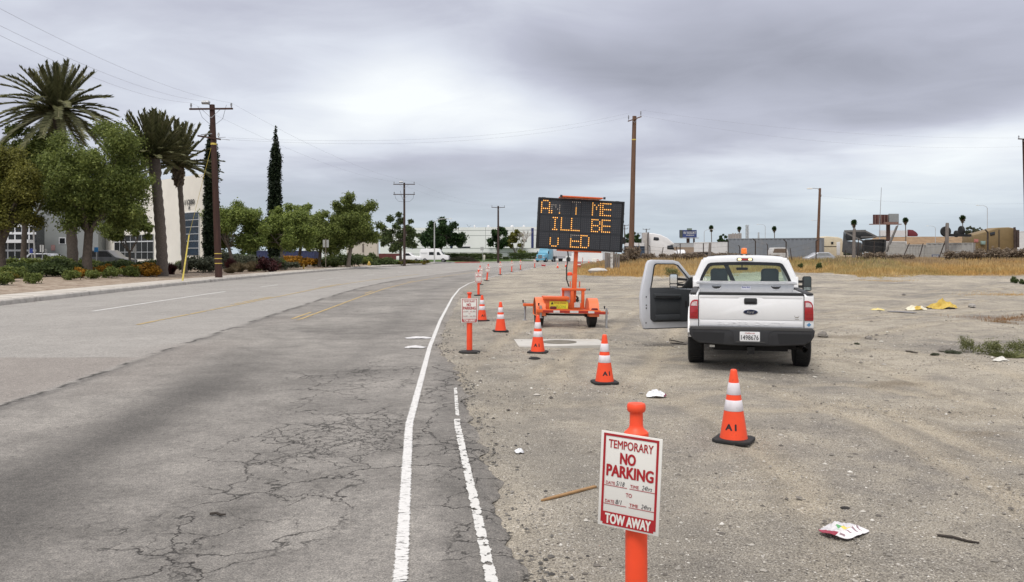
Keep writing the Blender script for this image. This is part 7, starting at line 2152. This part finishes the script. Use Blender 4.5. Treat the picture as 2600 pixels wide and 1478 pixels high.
# distant tree line closing the horizon
lv, lf = leaf_quads([(x, 420 + rng.uniform(-40, 60), 1.2) for x in np.arange(-330, 340, 7)], [rng.uniform(2.2, 4.4) for _ in np.arange(-330, 340, 7)], 15000, 1.0, rng)
tag(link('tree_line', np_mesh('tree_line', lv, lf, LM['grey'])), 'low grey green tree line along the horizon', kind='stuff')

# ------------------------------------------------------------------ yard fence
def fence(label, posts, name='yard_fence', wire_rows=(.35, .9, 1.5)):
    root = thing(name, label, 'fence', (0, 0, 0))
    dk = mat('fence_post', (.055, .042, .036), .85, var=.3)
    tops = []
    for (x, yt, Y, lean, arm, r) in posts:
        f_ = on_ground(x, 0, Y); zt = H - (yt - HY) * Y / F
        q = MB(); tp = Vector((f_.x + lean * Y / F, Y, zt)); q.tube([f_ - Vector((0, 0, .2)), tp], r, 8)
        if arm: q.tube([tp, tp + Vector((arm * Y / F, -.2, abs(arm) * .75 * Y / F))], r * .8, 6)
        q.build('post', dk, root, sm=60); tops.append((f_, tp))
    q = MB()
    for (a, at), (b, bt) in zip(tops[:-1], tops[1:]):
        for t in (.4, .72, .97): q.tube([a.lerp(at, t), b.lerp(bt, t)], .012, 4)
    q.build('fence_wire', mat('fence_wire', (.16, .15, .14), .7, .3, var=0), root)
    return root
fence('chain link yard fence of leaning dark posts with barbed arms behind the pickup', [(1622, 616, 96, 0, 0, .035), (1652, 625, 98, -2, -5, .04), (1676, 628, 99, 8, 0, .05), (1725, 626, 99, -8, 0, .045), (1727, 618, 100, 0, 0, .06), (1786, 617, 101, 0, 0, .06),
        (1849, 611, 102, 0, -4, .05), (1878, 626, 102, 0, -4, .05), (1918, 612, 102, 0, -8, .07), (1949, 622, 102, 0, -4, .05), (1996, 614, 102, 0, -8, .07), (2012, 630, 102, -6, 0, .05), (2072, 612, 102, 0, 5, .07)])
fence('broken dark fence with leaning posts in front of the dump trailer and tan truck', [(2148, 634, 100, -2, 0, .05), (2176, 606, 100, 4, 0, .06), (2218, 612, 100, 2, 0, .05), (2287, 618, 99, 22, 0, .06), (2330, 618, 99, 14, 0, .06), (2380, 612, 99, 20, 0, .07), (2508, 590, 98, 0, -9, .10)])
q = MB(); q.bar(P(2248, 640, 104), P(2277, 574, 104), .16, .12); q.bar(P(2252, 640, 104.3), P(2280, 572, 104.3), .12, .1)
for i_ in range(9): q.bar(P(2249 + i_ * 3.2, 636 - i_ * 7.3, 104), P(2253 + i_ * 3.2, 636 - i_ * 7.3, 104.3), .06, .06)
tag(q.build('leaning_ladder', mat('ladder_grey', (.20, .19, .18), .8, var=.2)), 'grey ladder leaning up right of the dump trailer', 'ladder')


def old_post(label, x, yt, Y, r, m, name='wooden_post', h2=None):
    f_ = on_ground(x, 0, Y); zt = H - (yt - HY) * Y / F
    q = MB(); q.tube([f_ - Vector((0, 0, .2)), f_.lerp(Vector((f_.x, Y, zt)), .5), Vector((f_.x + .05, Y, zt - .2)), Vector((f_.x + .06, Y, zt))], [r * 1.15, r, r * .95, r * .8], 10)
    tag(q.build(name, m, sm=50), label, 'wooden post')
gw = mat('grey_old_wood', (.20, .18, .165), .95, var=.3, vs=3, bump=.5, bs=10, stretch=(3, 3, .4))
old_post('thick old grey wooden post before the tyres at the right', 2404, 566, 97, .20, gw)
old_post('old grey wooden post before the dump trailer', 2168, 580, 99, .19, gw)
old_post('old wooden post at the white box trailers', 1802, 616, 98, .17, gw)
tyre_obj('old black tyre leaning behind the thick wooden post', P(2401, 588, 100), .62, .3, 'Y', False, 'old tyres on the grey container')
tyre_obj('old black tyre on the grey container left of the tan truck', P(2441, 586, 103), .60, .35, 'X', False, 'old tyres on the grey container')
tyre_obj('smaller black tyre lying on the grey container', P(2428, 594, 103), .42, .3, 'X', False, 'old tyres on the grey container')
q = MB(); q.bar(P(2406, 597, 101.5), P(2465, 598, 101.5), .32, .3); tag(q.build('steel_beam', black_metal), 'dark steel beam lying along the grey container top', 'beam')
# old wooden bulkhead at the end of the weeds
def bulkhead():
    root = thing('wooden_bulkhead', 'low wall of upright grey boards with a white post below the message board', 'wall', (0, 0, 0))
    rd = random.Random(3)
    for i_, x in enumerate((1538, 1543, 1548, 1559, 1565, 1571)):
        f_ = on_ground(x, 0, 78); q = MB(); zt = H - (642 + rd.uniform(-1.5, 2) - HY) * 78 / F; q.box((f_.x, 78 + rd.uniform(-.05, .05), (zt + f_.z - .3) / 2), (.17, .1, zt - f_.z + .3)); q.build('board', gw, root)
    f_ = on_ground(1553, 0, 77.6); zt = H - (641 - HY) * 78 / F; q = MB(); q.box((f_.x, 77.6, (zt + f_.z) / 2), (.22, .15, zt - f_.z)); q.build('white_post', mat('flaky_white', (.6, .6, .58), .9, var=.2, vs=8, col2=(.25, .23, .2), c2s=5, c2a=(.5, .6)), root)
bulkhead()
q = MB(); c_ = on_ground(1518, 0, 75); q.lathe([(.05, -.05), (.8, -.02), (.9, .25), (.6, .42), (.1, .48)], 14, c_); o_ = q.build('pale_boulder', mat('boulder_pale', (.50, .49, .46), .9, var=.15, vs=2, bump=.5, bs=4), sm=60); tag(o_, 'pale boulder at the edge of the weeds below the board', 'boulder')


# ------------------------------------------------------------------ parked vehicles far off
def car_body(root, L_, W_, m, prof, wins, wheels, r=.33):
    q = MB(); n = len(prof)
    q.prism(prof, -W_ / 2, W_ / 2, Matrix(((1, 0, 0, 0), (0, 0, 1, 0), (0, 1, 0, 0), (0, 0, 0, 1)))); q.build('body', m, root, bevel=.06, seg=3)
    for nm, poly, mt in wins:
        q = MB()
        q.prism(poly, -W_ / 2 - .012, W_ / 2 + .012, Matrix(((1, 0, 0, 0), (0, 0, 1, 0), (0, 1, 0, 0), (0, 0, 0, 1)))); q.build(nm, mt, root)
    for x in wheels:
        for sy in (-1, 1):
            q = MB(); q.lathe([(r * .6, -.11), (r * .95, -.11), (r, -.05), (r, .05), (r * .95, .11), (r * .6, .11)], 20, (x, sy * (W_ / 2 - .10), r), axis='Y'); wl = q.build('wheel', tyre_m, root, sm=40)
            q = MB(); q.lathe([(.04, sy * .09), (r * .55, sy * .12), (r * .62, sy * .05)], 16, (x, sy * (W_ / 2 - .10), r), axis='Y'); q.build('rim', steel_rim, wl)


vn = thing('van', 'white high-roof van with a lettered side parked in the far driveway', 'van', (-14.8, 160, .22), R(-4))
car_body(vn, 5.6, 2.0, white_car, [(-2.75, .45), (-2.75, 1.9), (-2.68, 2.0), (-2.5, 2.55), (.75, 2.58), (1.05, 2.45), (1.35, 2.0), (1.75, 1.45), (2.65, 1.25), (2.8, .95), (2.8, .45)],
         [('side_window', [(-.95, 1.35), (.2, 1.35), (.2, 1.93), (-.95, 1.93)], dark_glass), ('door_window', [(.55, 1.35), (1.35, 1.35), (1.0, 1.92), (.55, 1.92)], dark_glass)], (-1.75, 1.75), .38)
q = MB(); q.box((-1.9, -1.012, 1.75), (1.4, .004, .10)); q.box((-1.9, -1.012, 1.58), (1.1, .004, .06)); q.build('side_stripe', mat('stripe_grey', (.42, .43, .44), .6, var=.2, vs=9), vn)
q = MB(); q.add([(1.34, -.85, 2.02), (1.34, .85, 2.02), (1.78, .9, 1.47), (1.78, -.9, 1.47)], [(0, 1, 2, 3)]); q.v = [(x + .03, y, z + .03) for x, y, z in q.v]; q.build('windscreen', mat('screen_grey', (.25, .28, .29), .1, var=.2), vn)
q = MB(); q.box((2.82, 0, .5), (.12, 1.9, .22)); q.build('front_bumper', black_plastic, vn, bevel=.03)
for sy in (-1, 1): q = MB(); q.box((2.78, sy * .75, .98), (.1, .3, .2)); q.build('headlight', lens_clear, vn)
q = MB(); q.box((2.8, 0, .98), (.06, 1.0, .2)); q.build('radiator_grille', black_plastic, vn)
ut = thing('car', 'white utility pickup parked left of the high-roof van behind the pole', 'car', (-19.6, 160, .25), R(-8))
car_body(ut, 5.0, 1.9, white_car, [(-2.4, .4), (-2.4, 1.1), (-1.6, 1.15), (-1.2, 1.75), (.1, 1.78), (.75, 1.2), (2.2, 1.02), (2.4, .8), (2.4, .4)], [('side_window', [(-1.1, 1.2), (.55, 1.2), (.05, 1.66), (-.95, 1.66)], dark_glass)], (-1.5, 1.5))
sv = thing('car', 'dark grey car with open-looking black windows behind the forked tree', 'car', (pw(276, 72)[0], 72, .5), R(-4))
car_body(sv, 4.4, 1.8, mat('car_olive', (.10, .105, .10), .35, var=.1, coat=.5), [(-2.1, .3), (-2.1, .95), (-1.9, 1.1), (-1.5, 1.62), (.35, 1.64), (1.1, 1.05), (2.1, .85), (2.15, .35)], [('side_window', [(-1.4, 1.08), (-.5, 1.08), (-.5, 1.54), (-1.25, 1.54)], black_win), ('door_window', [(-.4, 1.08), (.85, 1.08), (.3, 1.54), (-.4, 1.54)], black_win)], (-1.35, 1.35))
sc2 = thing('car', 'silver car roof showing over the left shrubs', 'car', (pw(112, 72)[0], 72, .45), R(3))
car_body(sc2, 4.4, 1.8, mat('car_silver', (.48, .50, .52), .3, .4, var=.05, coat=.5), [(-2.1, .3), (-2.1, .9), (-1.3, 1.0), (-.8, 1.42), (.7, 1.42), (1.4, .95), (2.1, .8), (2.15, .3)], [('side_window', [(-1.0, 1.0), (1.1, 1.0), (.6, 1.34), (-.7, 1.34)], black_win)], (-1.35, 1.35))
ys_ = thing('car', 'abandoned white pickup cab with a brown window in the yard weeds', 'car', (pw(1975, 106)[0], 106, .75), R(0))
car_body(ys_, 2.6, 1.8, mat('rusty_white', (.55, .55, .54), .6, var=.12, vs=3), [(-1.15, .3), (-1.1, 1.2), (-.8, 1.85), (.85, 1.87), (1.05, 1.2), (1.1, .3)], [('side_window', [(-.9, 1.2), (.85, 1.2), (.75, 1.72), (-.72, 1.72)], mat('brown_window', (.16, .12, .09), .5, var=.2))], (-.7, .7))
yc = thing('car', 'pale silver car nose hidden in the yard weeds below the lamp pole', 'car', (pw(2080, 106)[0], 106, .65), R(4))
car_body(yc, 3.8, 1.7, mat('car_silver'), [(-1.9, .3), (-1.85, .7), (-1.2, .95), (-.5, 1.35), (.9, 1.38), (1.6, .9), (1.8, .7), (1.85, .3)], [('side_window', [(-.9, .95), (1.2, .95), (.8, 1.28), (-.4, 1.28)], mat('pale_window', (.3, .32, .33), .2, var=.1))], (-1.2, 1.1), .3)
wk = thing('wreck', 'white wrecked fibreglass bonnet standing in the brush left of the pickup', 'wreck', (pw(1732, 103)[0], 103, 1.0))
q = MB(); q.loft([[(x * w, y, z * hgt) for x, z in ((-.7, 0), (.7, 0), (.75, .7), (.5, 1.0), (-.5, 1.0), (-.75, .7))] for y, w, hgt in ((0, .6, .9), (.5, .8, 1.3), (1.2, .9, 1.35))]); q.build('shell', wt, wk, bevel=.06)
dm = thing('wreck', 'rusty dark car wreck in the brush below the old wooden post', 'wreck', (pw(1782, 104)[0], 104, .85))
car_body(dm, 3.4, 1.7, mat('rusty_dark', (.13, .105, .085), .9, var=.3, vs=2), [(-1.6, .2), (-1.6, .9), (-1.1, 1.2), (1.0, 1.25), (1.6, .95), (1.65, .2)], [('side_window', [(-1.0, .85), (1.0, .85), (.8, 1.1), (-.9, 1.1)], black_win)], (-1.0, 1.0), .3)
q = MB(); A_w = pw(960, 172); B_w = pw(1045, 168); vwall(q, A_w, B_w, .2, zr(170, 644), .5); tag(q.build('maroon_wall', mat('maroon_paint', (.12, .03, .03), .8, var=.2)), 'dark maroon low wall behind the second utility pole', 'wall')

# ------------------------------------------------------------------ road works bits round the bend
def barrier(label, x, yb, w, h, m, Y=None):
    q = ground_at(x, yb); k = q.y / F
    root = thing('road_barrier', label, 'barrier', q)
    b = MB(); ww, hh_ = w * k, h * k; b.box((0, 0, hh_ * .5), (ww, .25, hh_)); b.box((0, 0, hh_ * .08), (ww * 1.1, .5, hh_ * .16)); b.build('panel', m, root, bevel=.03)
    s = MB(); s.box((0, -.128, hh_ * .72), (ww * .9, .004, hh_ * .18)); s.build('stripe', sign_white, root)
red_b = mat('barrier_red', (.38, .035, .04), .6, var=.15)
barrier('dark red road barrier behind the mast of the message board', 1469, 686, 12, 20, red_b)
barrier('low red barrier foot right of the blue lorry', 1380, 676, 10, 6, red_b)
barrier('white and red barrier far right under the board', 1509, 668, 12, 12, sign_white)
barrier('small red barrier beside the white one under the board', 1517, 668, 6, 9, red_b)
for x, yb, lab in ((1416, 681, 'tiny traffic cone on the far dirt below the board, left one'), (1437, 678, 'tiny traffic cone on the far dirt below the board, right one'), (1495, 668, 'tiny traffic cone near the white and red barrier')):
    make_cone(lab, ground_at(x, yb), 0, False)
q = MB(); c_ = ground_at(1447, 700); q.lathe([(.22, 0), (.24, .05), (.2, .25), (.1, .3)], 14, c_); tag(q.build('orange_bucket', orange_pl, sm=50), 'orange tub on the dirt behind the trailer mast', 'tub')

# ------------------------------------------------------------------ slab, litter, debris
sl_ = MB(); c = [ground_at(x, y) for x, y in ((1305, 865), (1518, 866), (1548, 883), (1318, 883))]
sl_.add([(p.x, p.y, .012) for p in c] + [(p.x, p.y, -.1) for p in c], [(0, 1, 2, 3), (0, 4, 5, 1), (1, 5, 6, 2), (2, 6, 7, 3), (3, 7, 4, 0)])
slab_zmax = max(p.z for p in c) + .02
for i_ in range(4): sl_.v[i_] = (*sl_.v[i_][:2], slab_zmax)
root_ = thing('manhole_slab', 'pale concrete slab with a round dirty manhole cover in the dirt', 'manhole', (0, 0, 0))
sl_.build('slab', mat('slab_concrete', (.50, .49, .455), .9, var=.12, vs=2, bump=.3, bs=20, col2=(.44, .41, .36), c2s=1.5, c2a=(.52, .7)), root_)
m_ = ground_at(1420, 873); q = MB(); q.lathe([(.36, slab_zmax + .002), (.36, slab_zmax + .008), (.34, slab_zmax + .010), (.02, slab_zmax + .010)], 32, (m_.x, m_.y, 0)); q.build('manhole_cover', mat('cover_dirty', (.17, .155, .125), .95, var=.25, vs=6, bump=.4, bs=30), root_)


def crumple(name, label, cat, x, y, w, d, h, m, seed, fold=1.0, rz=0.0, extra=None, n=14, shape=None, top=None):
    """a sheet of paper, film or cloth crushed on the ground"""
    q = ground_at(x, y); rd = random.Random(seed)
    g = np.linspace(-1, 1, n); X, Y_ = np.meshgrid(g, g)
    edge = 1 + .35 * fbm(X * 1.5 + seed, Y_ * 1.5, seed)
    Z = (1 - np.abs(fbm(X * 1.1 + seed * 3.1, Y_ * 1.5, seed, 2)) * 4) * .6 * fold + np.abs(fbm(X * 3 + seed * 1.7, Y_ * 3, seed + 3, 3)) * 1.5 * fold
    dome = np.clip(1 - (X ** 2 + Y_ ** 2) * .75, 0, 1) if shape is None else shape(X, Y_)
    Z = np.clip(Z, 0, 2) * dome
    r = np.sqrt(X ** 2 + Y_ ** 2); sq = np.where(r > 0, np.maximum(np.abs(X), np.abs(Y_)) / np.maximum(r, 1e-6), 1) ** .55
    vx = X * sq * edge * w / 2; vy = Y_ * sq * edge * d / 2
    vz = Z * h + .008
    a = rz; v = np.stack([vx * math.cos(a) - vy * math.sin(a) + q.x, vx * math.sin(a) + vy * math.cos(a) + q.y, vz + q.z], -1).reshape(-1, 3)
    if q.x > float(xp(q.y)): v[:, 2] = v[:, 2] - q.z + gz(v[:, 0], v[:, 1]) + .006
    idx_ = np.arange(n * n).reshape(n, n)
    f = np.stack([idx_[:-1, :-1].ravel(), idx_[:-1, 1:].ravel(), idx_[1:, 1:].ravel(), idx_[1:, :-1].ravel()], 1)
    cx_ = (f % n)[:, 0] / (n - 1); cy_ = (f // n)[:, 0] / (n - 1)
    mi = np.zeros(len(f), int) if extra is None else extra(cx_, cy_)
    o = link(name, np_mesh(name, v, f, m, smooth_=False, mi=mi))
    s = o.modifiers.new('thickness', 'SOLIDIFY'); s.thickness = .003
    return tag(o, label, cat)


paper_w = mat('litter_white', (.74, .76, .78), .6, var=.06, vs=8)
crumple('paper_bag', 'white flattened paper bag with a dark red printed end on the gravel', 'litter', 1667, 1007, .27, .20, .11, [paper_w, mat('litter_maroon', (.16, .02, .05), .6, var=.2)], 3, 1.0, -.15, lambda a, b: ((a > .86) & (b < .6)).astype(int))
crumple('plastic_bag', 'clear and white printed plastic bag lying in the gravel at lower right', 'litter', 2142, 1352, .30, .24, .05, [mat('film_pale', (.62, .61, .62), .3, var=.12, vs=14, coat=.4), mat('litter_maroon2', (.30, .03, .06), .5, var=.2), mat('litter_yellow', (.68, .55, .12), .6, var=.1), mat('litter_green', (.12, .34, .15), .6, var=.1), mat('film_white', (.76, .74, .76), .5, var=.05), mat('litter_mauve', (.26, .18, .20), .6, var=.2)], 6, 1.2, .62,
        lambda a, b: np.where((a < .09) & (b > .3), 1, np.where((a > .40) & (a < .56) & (b > .3) & (b < .5), 2, np.where((a > .3) & (a < .45) & (b > .52) & (b < .68), 3, np.where((a > .58) & (a < .7) & (b > .25) & (b < .42), 5, np.where(b < .26, np.where(((a * 17).astype(int) % 4 == 1) & (b > .1), 5, 4), 0))))), n=18)
crumple('paper_scrap', 'small white crumpled paper scrap beside the dirt edge', 'litter', 1318, 1151, .085, .10, .05, [paper_w, mat('scrap_grey', (.42, .42, .44), .7, var=.1)], 9, 1.0, .2, lambda a, b: (a > .75).astype(int), n=9)
crumple('plastic_sheet', 'grey white plastic scrap on the road left of the edge line, farther one', 'litter', 1062, 859, .58, .28, .05, mat('sheet_grey', (.60, .60, .60), .5, var=.15, vs=9), 12, 1, .05, n=12)
crumple('plastic_sheet', 'grey white plastic scrap on the road left of the edge line, nearer one', 'litter', 1055, 883, .42, .24, .05, mat('sheet_grey'), 13, 1, -.1, n=12)
yel = mat('cloth_yellow', (.54, .39, .085), .8, var=.15, vs=6)
crumple('yellow_cloth', 'largest heap of yellow cloth in the dirt right of the pickup', 'litter', 2392, 778, 1.05, .7, .36, yel, 25, 1.0, .1, n=30)
crumple('yellow_cloth', 'white and yellow torn packaging left of the yellow heap', 'litter', 2325, 787, .7, .4, .2, [mat('litter_cream', (.70, .66, .52), .7, var=.1), yel], 23, 1.1, 0, lambda a, b: ((a > .3) & (a < .7) & (b < .5)).astype(int), n=12)
crumple('yellow_cloth', 'small pale yellow scrap farthest left of the yellow heap', 'litter', 2228, 788, .45, .25, .09, mat('cloth_pale_yellow', (.68, .58, .25), .8, var=.1), 24, 1, 0, n=10)
dk_ = mat('damp_grey', (.20, .195, .20), .8, var=.15)
crumple('grey_sheet', 'flat grey sheet under the yellow scraps', 'litter', 2290, 793, .9, .35, .03, dk_, 26, .6, 0, n=10)
crumple('grey_sheet', 'flat grey sheet right of the yellow heap', 'litter', 2455, 762, .9, .3, .03, dk_, 27, .6, 0, n=10)
crumple('white_rag', 'white rag below the big green weed at the right', 'litter', 2541, 917, .27, .16, .09, mat('rag_white', (.68, .67, .62), .8, var=.08), 28, 1, .2, n=12)
for i_, (x, y, s, lab) in enumerate(((2467, 781, .24, 'pale rock right of the yellow heap'), (2295, 750, .16, 'small dark rock up left of the yellow heap'), (2088, 856, .22, 'dark rock just right of the pickup bumper'), (2398, 893, .2, 'dark flat rock left of the wispy weed'), (2205, 862, .14, 'small brown rock between pickup and weeds'))):
    q = ground_at(x, y); b = MB(); rd = random.Random(i_); b.lathe([(s * .3, 0), (s * .55, s * .1), (s * .5, s * .35), (s * .25, s * .55), (.01, s * .6)], 9, q); b.v = [(vx + rd.uniform(-.1, .1) * s, vy + rd.uniform(-.1, .1) * s, vz + rd.uniform(-.06, .06) * s) for vx, vy, vz in b.v]
    tag(b.build('rock', mat('rock_grey', (.22, .205, .185), .95, var=.2, vs=6) if i_ else mat('rock_pale', (.33, .315, .29), .95, var=.15, vs=6)), lab, 'rock')
# wood lath, stick, stubs
a, b = ground_at(1374, 1274), ground_at(1512, 1238)
q = MB(); d = (b - a); q.loft([[p + Vector((-d.y, d.x, 0)).normalized() * s * w + Vector((0, 0, z)) for s, z in ((-1, .004), (1, .004), (1, .016), (-1, .016))] for p, w in ((a, .004), (a.lerp(b, .12), .014), (a.lerp(b, .55), .017), (b, .015))])
tag(q.build('wood_lath', mat('lath_wood', (.32, .19, .085), .85, var=.25, vs=6, stretch=(1, 4, 1))), 'thin splintered wooden lath in the gravel left of the near sign', 'wood')
for x0_, y0_, x1_, y1_, r, lab in ((2380, 1362, 2487, 1382, .009, 'dark stick in the gravel at lower right'), (1700, 722 + 2, 1742, 716, .03, 'stick lying in the dirt seen through the door window'), (1700, 865, 1735, 871, .012, 'thin twig on the dirt left of the rear tyre, upper one'), (1702, 872, 1742, 876, .010, 'thin twig on the dirt left of the rear tyre, lower one'), (2300, 893, 2330, 897, .012, 'dark twig left of the flat rock'), (533, 1308, 573, 1310, .010, 'short dark stick on the cracked asphalt')):
    a, b = ground_at(x0_, y0_), ground_at(x1_, y1_); q = MB(); q.tube([a + Vector((0, 0, r)), a.lerp(b, .4) + Vector((.0, .01, r * 1.4)), a.lerp(b, .7) + Vector((0, -.01, r)), b + Vector((0, 0, r))], [r, r * 1.1, r, r * .7], 6)
    tag(q.build('stick', mat('stick_dark', (.05, .042, .035), .9, var=.3), sm=60), lab, 'stick')
for x, y, s, lab in ((1357, 911, .10, 'black rubber scrap below the slab cone'), (2147, 1291, .035, 'dark clod above the printed plastic bag')):
    q = ground_at(x, y); b = MB(); b.lathe([(s, 0), (s * 1.1, s * .12), (s * .6, s * .3), (.01, s * .3)], 9, q); tag(b.build('dark_scrap', mat('scrap_black', (.02, .018, .017), .9, var=.2), sm=50), lab, 'scrap')
